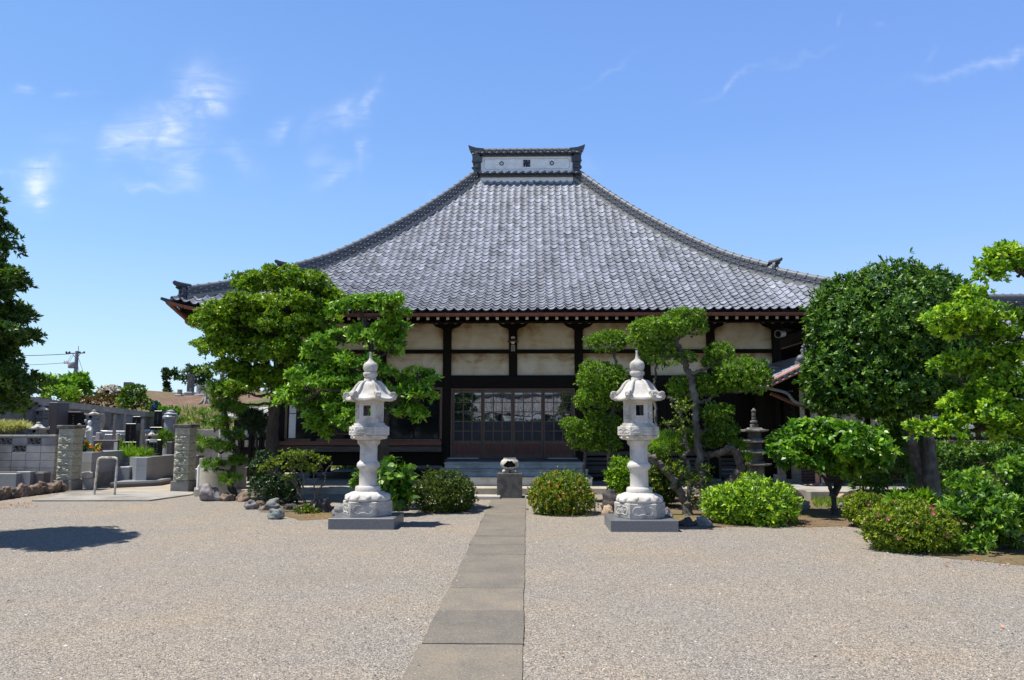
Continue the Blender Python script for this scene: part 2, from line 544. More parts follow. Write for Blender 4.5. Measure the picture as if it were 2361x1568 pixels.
stone('stone_block', (.085, .078, .075), (.16, .15, .142), scale=7, rough=.9, bump=.4, c=(.055, .05, .05), cscale=5.0)
stone('concrete', (.30, .285, .255), (.42, .40, .36), scale=3, rough=.9, bump=.25, c=(.22, .205, .18), cscale=1.2)
stone('concrete_warm', (.36, .32, .25), (.50, .455, .37), scale=2.5, rough=.9, bump=.2, c=(.31, .28, .215), cscale=1.0)
stone('concrete_wall', (.15, .155, .16), (.26, .265, .27), scale=1.5, rough=.9, bump=.2, stretch=(1, 1, .25), c=(.09, .09, .09), cscale=1.0)
stone('concrete_step', (.46, .465, .43), (.62, .62, .58), scale=2.0, rough=.9, bump=.2, c=(.36, .35, .30), cscale=2.2)
stone('concrete_pale', (.42, .39, .35), (.55, .515, .46), scale=2.0, rough=.9, bump=.15, c=(.33, .30, .25), cscale=.9)
stone('block_wall', (.29, .275, .27), (.42, .40, .385), scale=2.2, rough=.9, bump=.25, c=(.20, .19, .18), cscale=1.0)
stone('rough_ashlar', (.38, .375, .30), (.60, .585, .47), scale=9, rough=.95, bump=.9, speck=(50, (.08, .08, .07), .5), bscale=26, bdist=.03)
stone('pillar_base', (.16, .155, .145), (.26, .25, .23), scale=5, rough=.9, bump=.4)
stone('soil', (.095, .07, .045), (.18, .138, .09), scale=4, rough=.95, bump=.6, c=(.15, .14, .045), cscale=1.1, speck=(40, (.28, .13, .06), .35))
stone('moss_soil', (.10, .076, .045), (.18, .14, .088), scale=2.5, rough=.95, bump=.5, c=(.125, .115, .035), cscale=.9, speck=(45, (.30, .18, .09), .3))
stone('hill_soil', (.14, .085, .055), (.26, .17, .115), scale=1.2, rough=.95, bump=.8, c=(.11, .14, .04), cscale=.35, speck=(7, (.10, .06, .04), .5), bscale=6, bdist=.1)
stone('cemetery_path', (.30, .26, .20), (.44, .39, .31), scale=1.0, rough=.95, bump=.2, c=(.38, .24, .13), cscale=.4)
stone('pavement', (.26, .245, .215), (.38, .36, .32), scale=1.6, rough=.9, bump=.25, c=(.20, .18, .155), cscale=1.1)
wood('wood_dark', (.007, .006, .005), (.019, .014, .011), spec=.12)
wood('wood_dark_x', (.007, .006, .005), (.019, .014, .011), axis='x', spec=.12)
wood('wood_brown', (.10, .066, .047), (.175, .12, .088), rough=.6)
wood('wood_brown_x', (.105, .07, .05), (.18, .125, .092), rough=.6, axis='x')
wood('wood_red', (.11, .048, .033), (.19, .085, .06), rough=.6)
wood('wood_redx', (.13, .055, .035), (.21, .09, .06), rough=.6, axis='x')
wood('wood_grey', (.05, .042, .036), (.12, .105, .092), axis='x')
wood('wood_pale', (.24, .20, .16), (.40, .35, .29))
flat('white_paint', (.74, .73, .70), .6)
flat('white_wall', (.80, .80, .79), .8)
flat('copper_gutter', (.21, .08, .055), .5, .3)
flat('tile_hip', (.095, .10, .112), .45, .4)
flat('horn_grey', (.36, .35, .33), .6)
flat('copper_pink', (.52, .27, .22), .5, .4)
flat('tile_dark', (.048, .053, .064), .42, .45)
flat('lip_shade_bedding', (.035, .037, .042), .6, .2)  # shade of the gap under each course, painted on tile lips; also bedding
flat('tile_ridge', (.15, .155, .165), .5, .35)
flat('mortar', (.24, .235, .215), .9)
flat('black', (.012, .012, .013), .8, .2)
flat('navy_mark', (.012, .016, .045), .5)
flat('steel', (.50, .50, .50), .4, .5, .6)
flat('pipe_white', (.70, .70, .69), .5)
flat('pvc_grey', (.24, .25, .26), .5)
stone('painted_pipe', (.50, .47, .40), (.64, .61, .54), scale=12, rough=.6, bump=.1, c=(.22, .11, .06), cscale=9)
flat('metal_sheet', (.30, .34, .45), .35, .5, .3)
flat('metal_roof', (.42, .42, .40), .55, .4)
m_, nt_, bs_, co_ = base_mat('door_glass')
bs_.inputs['Base Color'].default_value = (.012, .016, .024, 1)
bs_.inputs['Roughness'].default_value = .02
bs_.inputs['Specular IOR Level'].default_value = .9
bs_.inputs['IOR'].default_value = 1.95
nb_ = N(nt_, 'ShaderNodeTexNoise', ins={'Vector': co_, 'Scale': 3.0, 'Detail': 1.0})
bp_ = N(nt_, 'ShaderNodeBump', ins={'Strength': .05, 'Distance': .02, 'Height': nb_.outputs[0]})
nt_.links.new(bp_.outputs[0], bs_.inputs['Normal'])
MATS['glass'] = m_
m_, nt_, bs_, co_ = base_mat('frosted_glass')
bs_.inputs['Base Color'].default_value = (.016, .023, .040, 1)
bs_.inputs['Roughness'].default_value = .16
bs_.inputs['Specular IOR Level'].default_value = .35
MATS['frosted'] = m_
m_, nt_, bs_, co_ = base_mat('window_glass')
bs_.inputs['Base Color'].default_value = (.010, .011, .013, 1)
bs_.inputs['Roughness'].default_value = .05
bs_.inputs['Specular IOR Level'].default_value = .35
MATS['window_glass'] = m_
attr_mat('roof_tile', [(0, (.105, .112, .13)), (.35, (.195, .206, .235)), (.6, (.262, .28, .325)), (.85, (.335, .362, .42)), (1, (.41, .425, .45))], .36, .6, noise=.32, nscale=7, bump=.04, dirt=(20, (.21, .175, .14), .3), broad=.30)
stone('bark_dark', (.045, .036, .028), (.11, .09, .072), scale=7, rough=.95, bump=.9, stretch=(3, 3, .6), bdist=.03)
stone('bark_grey', (.07, .06, .048), (.16, .14, .115), scale=6, rough=.95, bump=.8, stretch=(3, 3, .6), c=(.23, .22, .19), cscale=4, bdist=.03)
stone('bark_pine', (.10, .07, .055), (.24, .19, .16), scale=12, rough=.95, bump=1.0, bdist=.05, bscale=18)
stone('stump', (.20, .17, .14), (.38, .34, .29), scale=6, rough=.95, bump=.7, stretch=(3, 3, .6), bdist=.04)
leafmat('leaf_mokkoku', (0.0175, 0.0574, 0.0058), (0.0998, 0.2196, 0.0112), (0.283, 0.4082, 0.022))
leafmat('leaf_loose', (0.0215, 0.0705, 0.0086), (0.105, 0.2523, 0.016), (0.2535, 0.4386, 0.0352))
leafmat('leaf_osmanthus', (.018, .055, .009), (.060, .150, .016), (.165, .29, .032), trans=.2)
leafmat('leaf_round', (0.03, 0.1, 0.0096), (0.096, 0.244, 0.0144), (0.2432, 0.42, 0.028), rough=.38)
leafmat('leaf_pruned', (0.0281, 0.0769, 0.0086), (0.1349, 0.2551, 0.0176), (0.2833, 0.4463, 0.0352), trans=.28)
leafmat('leaf_yellow', (0.0369, 0.1035, 0.0072), (0.164, 0.3312, 0.016), (0.3961, 0.5564, 0.0275))
leafmat('leaf_big', (.030, .095, .010), (.105, .235, .018), (.27, .43, .05), trans=.22)
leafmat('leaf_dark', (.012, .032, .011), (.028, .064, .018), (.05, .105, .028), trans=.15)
leafmat('leaf_deep', (.018, .048, .008), (.045, .105, .013), (.12, .21, .022), trans=.22)
leafmat('leaf_pine', (0.0169, 0.0561, 0.0058), (0.1152, 0.2469, 0.0144), (0.3024, 0.479, 0.0308), trans=.2)
leafmat('leaf_needle', (.018, .065, .006), (.065, .165, .012), (.21, .36, .025), trans=.08)
leafmat('leaf_azalea', (0.0287, 0.0641, 0.0072), (0.1414, 0.2196, 0.0144), (0.3427, 0.4082, 0.022))
leafmat('leaf_azalea_orange', (0.0255, 0.0675, 0.0072), (0.1414, 0.2306, 0.0128), (0.3313, 0.4082, 0.022), extra=(.62, .26, .08))
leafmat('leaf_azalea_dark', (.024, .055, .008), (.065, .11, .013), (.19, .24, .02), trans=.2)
leafmat('leaf_fresh', (0.0462, 0.114, 0.0101), (0.2028, 0.3709, 0.0176), (0.4258, 0.591, 0.0352))
leafmat('leaf_rust', (.06, .045, .018), (.12, .075, .022), (.17, .13, .03))
leafmat('leaf_pale', (.25, .27, .09), (.45, .45, .18), (.62, .60, .30))
leafmat('grass_green', (0.06, 0.13, 0.016), (0.1664, 0.2806, 0.032), (0.3072, 0.384, 0.048))
leafmat('petal_pink', (.55, .05, .20), (.72, .10, .30), (.80, .25, .40), trans=.25)
leafmat('petal_white', (.55, .48, .42), (.70, .62, .58), (.80, .76, .72), trans=.2)
leafmat('petal_blue', (.08, .09, .45), (.13, .15, .60), (.25, .28, .70), trans=.2)
leafmat('petal_mixed', (.75, .04, .03), (.85, .55, .03), (.90, .80, .10), extra=(.35, .10, .60), trans=.2)
leafmat('dead_leaf', (.22, .09, .04), (.42, .16, .06), (.55, .28, .09), trans=.1)


# ---------------------------------------------------------------- ground and paths
def sheet(name, pts, z, mat, kind='structure', jag=0.0, step=.12):
    """flat polygon laid on the ground; jag frays its outline"""
    out = []
    n = len(pts)
    for i in range(n):
        a, b = Vector((pts[i][0], pts[i][1])), Vector((pts[(i + 1) % n][0], pts[(i + 1) % n][1]))
        k = max(1, int((b - a).length / step)) if jag else 1
        nrm = Vector((b.y - a.y, a.x - b.x)).normalized()
        for j in range(k):
            o = 0 if not jag else jag * (random.uniform(-1, 1) + .8 * math.sin(j * .35 + i))
            out.append(a.lerp(b, j / k) + nrm * o)
    area = sum(out[i].x * out[(i + 1) % len(out)].y - out[(i + 1) % len(out)].x * out[i].y for i in range(len(out)))
    if area < 0:
        out.reverse()
    mb = MB()
    mb.add([(p.x, p.y, z) for p in out], [tuple(range(len(out)))])
    o = mb.build(name, mat)
    return setp(o, kind=kind)


g = MB()
g.add([(-400, -60, 0), (400, -60, 0), (400, 900, 0), (-400, 900, 0)], [(0, 1, 2, 3)])
setp(g.build('ground', MATS['gravel']), kind='structure')


def path_slabs():
    """concrete slab path up to the incense stand; each slab a hair out of level"""
    ys = [2.0, 3.4, 4.8, 5.87, 6.9, 7.85, 9.1, 9.9, 10.7, 11.5, 12.3, 13.2, 14.2, 15.2, 16.3, 17.4, 18.68]
    tints = [.6, .64, .64, .33, .64, .47, .46, .40, .48, .44, .5, .46, .53, .5, .54, .5]
    me_v, me_f, tn = [], [], []
    for i in range(len(ys) - 1):
        a, b = ys[i] + (.005 if i in (3, 5, 6) else .0015), ys[i + 1] - (.005 if i in (2, 4, 5) else .0015)
        x0, x1 = -.785 + random.uniform(-.012, .012), -.035 + random.uniform(-.004, .004)
        zz = .014 + random.uniform(-.004, .004)
        nseg = 9
        pts = []
        for k in range(nseg):
            pts.append((x0 + random.uniform(-.012, .008), a + (b - a) * k / nseg))
        for k in range(nseg):
            pts.append((x0 + (x1 - x0) * k / nseg, b + random.uniform(-.005, .004)))
        for k in range(nseg):
            pts.append((x1 + random.uniform(-.003, .003), b + (a - b) * k / nseg))
        for k in range(nseg):
            pts.append((x1 + (x0 - x1) * k / nseg, a + random.uniform(-.004, .005)))
        bi, n = len(me_v), len(pts)
        me_v += [(p[0], p[1], zz) for p in pts] + [(p[0], p[1], -.05) for p in pts]
        me_f.append(tuple(bi + n - 1 - k for k in range(n)))
        me_f += [(bi + k, bi + (k + 1) % n, bi + n + (k + 1) % n, bi + n + k) for k in range(n)]
        tn += [tints[i]] * (n + 1)
    me = bpy.data.meshes.new('path')
    me.from_pydata(me_v, [], me_f)
    me.materials.append(MATS['path'])
    at = me.attributes.new('tint', 'FLOAT', 'FACE')
    at.data.foreach_set('value', tn)
    setp(link_mesh('path', me), kind='structure')


path_slabs()
# bare soil and moss under the planting on both sides
gp = lambda *a: [(G(x, y).x, G(x, y).y) for x, y in a]
sheet('garden_soil', gp((1385, 1150), (1400, 1196), (1565, 1212), (1640, 1217), (1830, 1217), (1985, 1213), (2010, 1256), (2200, 1288), (2300, 1297), (2440, 1308), (2700, 1300), (2700, 1150), (2200, 1135), (1890, 1143), (1700, 1142)), .004, MATS['moss_soil'], jag=.07)
sheet('planting_soil', gp((560, 1150), (600, 1178), (690, 1200), (770, 1196), (780, 1170), (700, 1158)), .004, MATS['soil'], jag=.05)
# concrete apron in front of the graveyard gate, then the lane running back between the graves
sheet('pavement', [tuple(G(*C1(x, y)).xy) for x, y in ((250, 1385), (565, 1318), (1330, 1312), (1515, 1318), (1510, 1335), (1170, 1383))], .03, MATS['pavement'])
mbp = MB()
pp = [G(*C1(x, y)) for x, y in ((250, 1385), (1170, 1383), (1510, 1335))]
for a, b in zip(pp, pp[1:]):
    mbp.add([(a.x, a.y, 0), (b.x, b.y, 0), (b.x, b.y, .03), (a.x, a.y, .03)], [(0, 1, 2, 3)])
setp(mbp.build('pavement_edge', MATS['pavement']), kind='structure')
sheet('cemetery_path', [(-20, 19.2), (-6.2, 19.2), (-7.5, 24), (-9, 40), (-40, 40), (-40, 19.2)], .012, MATS['cemetery_path'])

# kerb beside the rough edging stones, left of the gate
mbk = MB()
ka, kb = G(-60, 1165), G(165, 1125)
dv = (kb - ka).normalized()
nv = Vector((-dv.y, dv.x, 0))
prev = [ka, kb]
mbk.add([ka, kb, kb + nv * .22, ka + nv * .22] + [p + Vector((0, 0, .11)) for p in (ka, kb, kb + nv * .22, ka + nv * .22)],
        [(4, 5, 6, 7), (0, 1, 5, 4), (1, 2, 6, 5), (2, 3, 7, 6), (3, 0, 4, 7)])
setp(mbk.build('kerb', MATS['stone_dark']), kind='structure')

# ---------------------------------------------------------------- the temple hall
WY, HX, HD, EX, OV = 21.2, 6.85, 10.4, 9.05, 2.2      # wall plane, half width, depth, eave half length, overhang
EY = WY - OV                                          # front eave
T_TOP = 7.45
ZE = 4.50
zf = lambda t: ZE + .415 * t + .0525 * t * t
ED = EX - T_TOP                                       # ridge half length ~1.6
HL_SIDE = T_TOP                                       # half length of side eaves (depth)
CY = EY + T_TOP                                       # ridge line in plan
hall = thing('temple_hall', 'wide timber temple hall with a hipped grey tile roof behind the two stone lanterns', 'temple', (0, WY, 0))


def upturn(u, t, L, amt=.33, w=2.4):
    s = max(0.0, (abs(u) - (L - t) + w) / w)
    return amt * min(s, 1.05) ** 2 * max(0.0, 1 - t / 3.2)


def roof_field(L, T, place, zfun, parent, name, mat, col_w=.231, row_w=.236, up=True, hip=True):
    """one slope of pantiles: scalloped courses with a lip, each tile its own tint. place(u, t, z) -> world"""
    ts, s, t = [0.0], 0.0, 0.0
    while t < T:
        dz = (zfun(t + .01) - zfun(t)) / .01
        t += row_w / math.sqrt(1 + dz * dz)
        ts.append(t)
    prof = [(0, .030), (.09, .050), (.20, .040), (.32, .008), (.48, -.012), (.66, -.010), (.84, .004), (1.0, .030)]
    npf = len(prof)
    V, Fc, Tn, Mi = [], [], [], []
    for j in range(len(ts) - 1):
        t0, t1 = ts[j], min(ts[j + 1] + .06, T)
        half = L - t0 if hip else L
        nc = int(math.ceil((half + col_w) / col_w))
        for i in range(-nc, nc):
            u0 = i * col_w
            if abs(u0 + col_w / 2) > half + .02:
                continue
            b = len(V)
            tint = min(1, max(0, random.gauss(.47, .14)))
            jit = random.uniform(-.007, .007)
            zj = random.uniform(-.005, .005) + .012 * math.sin(u0 * 1.3 + t0 * .6) + .008 * math.sin(u0 * 3.1 - t0 * 1.7)
            for (tt, lift, q) in ((t0, .029, 0), (t1, .0, 0), (t0, -.005, 1)):
                for (pu, pz) in prof:
                    u = u0 + pu * col_w + jit
                    lim = L - tt if hip else L
                    u = max(-lim, min(lim, u))
                    z = zfun(tt) + lift + pz + zj + (upturn(u, tt, L) if up else 0)
                    V.append(place(u, tt - (.0 if q == 0 else -.012), z))
            for k in range(npf - 1):
                Fc.append((b + k, b + k + 1, b + npf + k + 1, b + npf + k))
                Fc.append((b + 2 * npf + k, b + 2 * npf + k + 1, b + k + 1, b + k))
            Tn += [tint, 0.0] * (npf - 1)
            Mi += [0, 1] * (npf - 1)  # lip faces take the dark gap-shade colour
    # dark bedding under the tiles
    nu, ntt = 24, 10
    b = len(V)
    for j in range(ntt + 1):
        t = T * j / ntt
        for i in range(nu + 1):
            u = (L - (t if hip else 0)) * (2 * i / nu - 1)
            V.append(place(u, t + .03, zfun(t) - .03 + (upturn(u, t, L) if up else 0)))
    for j in range(ntt):
        for i in range(nu):
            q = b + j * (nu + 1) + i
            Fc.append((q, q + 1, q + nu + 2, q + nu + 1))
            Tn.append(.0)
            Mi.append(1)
    me = bpy.data.meshes.new(name)
    me.from_pydata(V, [], Fc)
    me.materials.append(mat)
    me.materials.append(MATS['lip_shade_bedding'])
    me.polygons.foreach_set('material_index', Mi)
    at = me.attributes.new('tint', 'FLOAT', 'FACE')
    at.data.foreach_set('value', Tn)
    me.update()
    me.polygons.foreach_set('use_smooth', [True] * len(me.polygons))
    me.set_sharp_from_angle(angle=R(50))
    return link_mesh(name, me, parent)


pl_front = lambda u, t, z: (u, EY + t, z)
pl_back = lambda u, t, z: (-u, 2 * CY - EY - t, z)
pl_left = lambda u, t, z: (-EX + t, CY - u, z)
pl_right = lambda u, t, z: (EX - t, CY + u, z)
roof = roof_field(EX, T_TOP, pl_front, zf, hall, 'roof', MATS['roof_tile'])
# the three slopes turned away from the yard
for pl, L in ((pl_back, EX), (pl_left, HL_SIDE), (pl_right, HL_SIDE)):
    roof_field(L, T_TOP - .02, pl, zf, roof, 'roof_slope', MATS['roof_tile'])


def onigawara(mb, base, out, s=1.0):
    """ridge-end tile: block with shoulders, roll on top and an upswept horn pointing out"""
    out = Vector(out).normalized()
    side = Vector((-out.y, out.x, 0))
    up = Vector((0, 0, 1))
    fr = lambda a, b, c: Vector(base) + out * a * s + side * b * s + up * c * s
    shape = [(-.24, 0), (-.26, .16), (-.19, .34), (-.12, .46), (.12, .46), (.19, .34), (.26, .16), (.24, 0)]
    vs = [fr(-.05, x, z) for x, z in shape] + [fr(.09, x, z) for x, z in shape]
    n = len(shape)
    mb.add(vs, [tuple(range(n)), tuple(range(2 * n - 1, n - 1, -1))] + [(i, i + n, (i + 1) % n + n, (i + 1) % n) for i in range(n)])
    mb.tube([fr(-.3, 0, .50), fr(.0, 0, .51), fr(.20, 0, .54), fr(.34, 0, .59), fr(.40, 0, .65)], [.115 * s, .125 * s, .115 * s, .095 * s, .06 * s], 10)
    mb.tube([fr(0, 0, .36), fr(.2, 0, .37), fr(.30, 0, .42)], [.055 * s, .05 * s, .03 * s], 8)
    for q in (-1, 1):
        mb.ball(fr(.09, .2 * q, .1), .07 * s, 8)
        mb.ball(fr(.09, .14 * q, .3), .05 * s, 8)
    mb.ball(fr(.10, 0, .2), .085 * s, 10)


def hip_ridge(sx, sy):
    """stacked ridge down one hip: mortar bed, three courses of offset slips, rolled cap with collars; steps down to a lower ridge"""
    cx = sx * EX
    cyy = EY if sy < 0 else 2 * CY - EY
    pt = lambda d, h: Vector((cx - sx * d, cyy + (d if sy < 0 else -d), zf(d) + (upturn(EX - d, d, EX)) + h))
    nrm = Vector((sx * .7071, sy * .7071, 0))           # outward along the hip in plan
    lat = Vector((-nrm.y, nrm.x, 0))
    mb, cap, bed = MB(), MB(), MB()
    d_split = 2.15
    segs = []
    d = .30
    while d < T_TOP - .05:
        dz = (zf(d + .01) - zf(d)) / .01
        step = .30 / math.sqrt(2 + dz * dz)
        segs.append((d, min(d + step, T_TOP - .02)))
        d += step
    for (d0, d1) in segs:
        upper = d0 > d_split
        hs = (.09, .16, .23, .30) if upper else (.09, .155, .22)
        for k, h in enumerate(hs):
            for w_half, off, dd in ((.165 - .02 * k, 0.0, .0),):
                sh = (d1 - d0) * (.5 if k % 2 else 0)
                a, b = pt(d0 + sh + .006, h - .085), pt(min(d1 + sh - .006, T_TOP), h - .085)
                th = Vector((0, 0, .046))
                lw = lat * w_half
                vs = [a - lw, a + lw, b + lw, b - lw]
                vs = vs + [v + th for v in vs]
                mb.add(vs, [(3, 2, 1, 0), (4, 5, 6, 7), (0, 1, 5, 4), (1, 2, 6, 5), (2, 3, 7, 6), (3, 0, 4, 7)])
                # little roll at each joint
                for q in (-1, 1):
                    e = a + lat * (w_half + .004) * q + Vector((0, 0, .03))
                    e2 = e + (b - a).normalized() * .05
                    cap.tube([e, e2], .022, 6)
        top = hs[-1] - .015
        a, b = pt(d0, top), pt(d1 + .03, top)
        cap.tube([a, b], [.085, .08], 10)
        cap.tube([a, a + (b - a).normalized() * .05], .098, 10)
    # core and pale mortar strip at the foot
    dd = np.linspace(.28, T_TOP, 30)
    for (w_half, z0, z1, m_) in ((.135, -.08, .20, mb), (.172, -.10, .02, bed)):
        vs = []
        for d in dd:
            hh = z1 if (m_ is bed or d > d_split) else z1 - .07
            for q, h in ((-1, z0), (-1, hh), (1, hh), (1, z0)):
                vs.append(pt(d, h) + lat * w_half * q)
        fs = []
        for k in range(len(dd) - 1):
            for i in range(4):
                j = (i + 1) % 4
                fs.append((k * 4 + i, k * 4 + j, (k + 1) * 4 + j, (k + 1) * 4 + i))
        fs += [(3, 2, 1, 0), tuple(len(dd) * 4 - 4 + i for i in range(4))]
        m_.add(vs, fs)
    h_ = mb.build('hip_ridge', MATS['tile_hip'], roof)
    cap.build('ridge_cap', MATS['tile_ridge'], h_, smooth=True)
    bed.build('mortar_bed', MATS['mortar'], h_)
    on = MB()
    onigawara(on, pt(.24, -.02), nrm, .62)
    on.tube([pt(.3, -.06), pt(.0, -.07), pt(-.14, .03)], [.06, .06, .035], 8)
    on.build('ridge_end_tile', MATS['tile_dark'], h_, smooth=True)
    on = MB()
    onigawara(on, pt(d_split, .16), nrm, .54)
    on.build('ridge_end_tile', MATS['tile_dark'], h_, smooth=True)


for sx in (-1, 1):
    for sy in (-1, 1):
        hip_ridge(sx, sy)


def ridge_box():
    """tall white plaster ridge with its own little tile roof, end tiles and the temple's mark"""
    zt = zf(T_TOP)
    hw = 1.62
    y0, y1 = CY - .30, CY + .30
    zb, zc = zt + .02, zt + .58
    mb = MB()
    mb.box((-hw, y0, zb - .5), (hw, y1, zc))
    rb = mb.build('ridge_box', MATS['white_wall'], roof)
    # tiles below and above the plaster
    tl, cp = MB(), MB()
    for (zz, half, ex) in ((zt - .05, .52, 1.62), (zc + .12, .48, 1.66)):
        tl.box((-ex, CY - half + .10, zz - .14), (ex, CY + half - .10, zz - .02))
        n = 13
        for i in range(n + 1):
            x = -ex + 2 * ex * i / n
            for q in (-1, 1):
                cp.tube([(x, CY + q * .16, zz + .10), (x, CY + q * half, zz - .015)], .045, 8)
                tl.ball((x + ex / n, CY + q * (half - .05), zz - .055), (.11, .10, .045), 8)
        for q in (-1, 1):
            tl.add([(-ex, CY + q * .1, zz + .10), (ex, CY + q * .1, zz + .10), (ex, CY + q * half, zz - .02), (-ex, CY + q * half, zz - .02)],
                   [(0, 1, 2, 3)])
    zz = zc + .08
    for k in range(2):
        tl.box((-1.72, CY - .15 + .03 * k, zz + .08 + .075 * k), (1.72, CY + .15 - .03 * k, zz + .14 + .075 * k))
    zz -= .03
    cp.tube([(-1.66, CY, zz + .26), (1.66, CY, zz + .26)], .085, 10)
    for i in range(14):
        x = -1.62 + i * 3.24 / 13
        cp.tube([(x, CY, zz + .26), (x + .05, CY, zz + .26)], .10, 10)
    tl.build('ridge_tiles', MATS['tile_dark'], rb)
    cp.build('ridge_cap', MATS['tile_ridge'], rb, smooth=True)
    for q in (-1, 1):
        e = MB()
        x = q * 1.74
        e.box((x - .13, CY - .33, zt - .02), (x + .13, CY + .33, zc + .02))
        e.box((x - .17, CY - .38, zc - .22), (x + .17, CY + .38, zc + .04))
        for k in range(3):
            e.ball((x + q * .14, CY - .2, zt + .2 + .24 * k), (.07, .1, .07), 8)
            e.ball((x, CY - .34, zt + .2 + .24 * k), (.1, .05, .08), 8)
        onigawara(e, (x, CY, zc - .10), (q, 0, 0), .62)
        e.prism([(x + q * .10, zc + .20), (x + q * .20, zc + .25), (x + q * .30, zc + .34), (x + q * .34, zc + .50), (x + q * .22, zc + .45), (x + q * .06, zc + .40), (x - q * .22, zc + .37), (x - q * .22, zc + .20)], 'y', CY - .10, CY + .10)
        e.build('ridge_end_tile', MATS['tile_dark'], rb, smooth=True)
    # raised rectangle with cut corners, two iron rings and the mark
    fr = MB()
    a, b, c, d, k = -1.5, 1.5, zb + .09, zc - .10, .06
    poly = [(a + k, c), (b - k, c), (b, c + k), (b, d - k), (b - k, d), (a + k, d), (a, d - k), (a, c + k), (a + k, c)]
    fr.tube([(x, y0 - .002, z) for x, z in poly], .006, 4)
    fr.build('panel_line', MATS['mortar'], rb)
    zm = (zb + zc) / 2 + .01
    for q in (-1, 1):
        rg = MB()
        rg.tube([(q * .885 + .06 * math.cos(t), y0 - .02, zm + .06 * math.sin(t)) for t in np.linspace(0, 2 * math.pi, 17)], .016, 6)
        rg.box((q * .885 - .01, y0 - .03, zm + .05), (q * .885 + .01, y0, zm + .09))
        rg.build('iron_ring', MATS['tile_dark'], rb)
    mk = MB()
    s, w = .120, .066
    y_a, y_b = y0 - .03, y0 - .001
    mk.box((-w / 2, y_a, zm - s), (w / 2, y_b, zm + s))
    mk.box((-s, y_a - .002, zm - w / 2), (-w / 2, y_b, zm + w / 2))
    mk.box((w / 2, y_a - .002, zm - w / 2), (s, y_b, zm + w / 2))
    mk.box((-s, y_a, zm + s - w), (-w / 2 - .001, y_b, zm + s))          # top arm runs to the left
    mk.box((w / 2 + .001, y_a, zm - s), (s, y_b, zm - s + w))            # bottom arm runs to the right
    mk.box((-s, y_a, zm - s), (-s + w, y_b, zm - w / 2 - .001))          # left arm runs down
    mk.box((s - w, y_a, zm + w / 2 + .001), (s, y_b, zm + s))            # right arm runs up
    mk.build('temple_mark', MATS['navy_mark'], rb)


ridge_box()


def eaves():
    sf = MB()
    # soffit boards: sloping ring from the wall head out to the eave
    zi, zo = 4.92, 4.40
    inn = [(-HX, WY), (HX, WY), (HX, WY + HD), (-HX, WY + HD)]
    m_ = .10
    out = [(-EX + m_, EY + m_), (EX - m_, EY + m_), (EX - m_, 2 * CY - EY - m_), (-EX + m_, 2 * CY - EY - m_)]
    for k in range(4):
        a, b = out[k], out[(k + 1) % 4]
        c, d = inn[(k + 1) % 4], inn[k]
        n = 30
        L = EX if k % 2 == 0 else HL_SIDE
        rows = []
        for s in (0, .3, .6, 1):
            row = []
            for i in range(n + 1):
                f = i / n
                po = Vector(a).lerp(Vector(b), f)
                pi = Vector(d).lerp(Vector(c), f)
                p = po.lerp(pi, s)
                u = (2 * f - 1) * L
                row.append((p.x, p.y, zo + (zi - zo) * s + upturn(u, 0, L) * (1 - s) ** 1.5))
            rows.append(row)
        vs = sum(rows, [])
        fs = [(r * (n + 1) + i, (r + 1) * (n + 1) + i, (r + 1) * (n + 1) + i + 1, r * (n + 1) + i + 1) for r in range(3) for i in range(n)]
        sf.add(vs, fs)
        # fascia board behind the gutter
        vs, fs = [], []
        for i in range(n + 1):
            p = rows[0][i]
            vs += [(p[0], p[1], p[2] - .03), (p[0], p[1], p[2] + .12)]
        fs = [(2 * i, 2 * i + 2, 2 * i + 3, 2 * i + 1) for i in range(n)]
        sf.add(vs, fs)
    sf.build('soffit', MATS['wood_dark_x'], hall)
    # two tiers of rafters with white painted ends, each a piece of its own
    up_x = lambda x: upturn(x, 0, EX)
    r1 = MB()
    r1.box((-.034, 0, -.034), (.034, 1.2, .034), 0)
    r1.box((-.036, -.006, -.036), (.036, 0, .036), 1)
    rt = R(11)
    r1.move(Matrix.Rotation(rt, 4, 'X'))
    proto = None
    n = 0
    for tier, (yo, zz, pitch, shift) in enumerate(((EY + .30, 4.345, .252, 0.0), (EY + 1.05, 4.345, .252, .126))):
        k = int(8.1 / pitch)
        for i in range(-k, k + 1):
            x = i * pitch + shift
            if abs(x) > 8.35 - .75 * tier:
                continue
            zr = zz + (up_x(x) * (.8 if tier == 0 else .35))
            if proto is None:
                me = r1.build('rafter', [MATS['wood_dark'], MATS['white_paint']], hall, local=True)
                proto = me
                o = me
            else:
                o = proto.copy()
                col.objects.link(o)
                o.parent = hall
            o.name = 'rafter' if tier == 0 else 'lower_rafter'
            o.location = (x, yo - WY, zr)
            n += 1
    # left corner: fan rafters and beam under the upturned eave
    cb = MB()
    for k in range(7):
        y = EY + .45 + k * .55
        a = Vector((-EX + .28, y, 4.36 + upturn(HL_SIDE - .45 - k * .55, 0, HL_SIDE) * .8))
        cb.tube([a, (-HX, y, 4.72)], .05, 4)
        b2 = Vector((EX - .28, y, a.z))
        cb.tube([b2, (HX, y, 4.72)], .05, 4)
    for q in (-1, 1):
        cb.tube([(q * (EX - .22), EY + .22, 4.60), (q * (HX + 1.1), WY - 1.1, 4.50), (q * (HX - .05), WY - .05, 4.52)], [.075, .085, .095], 4)
        cb.tube([(q * (HX + 1.15), EY + 1.0, 4.42), (q * (HX + 1.15), WY + 4, 4.40)], .07, 4)
    cb.tube([(-HX - 1.15, EY + 1.02, 4.36), (HX + 1.15, EY + 1.02, 4.36)], .05, 4)
    cb.build('corner_rafters', MATS['wood_dark'], hall)


eaves()


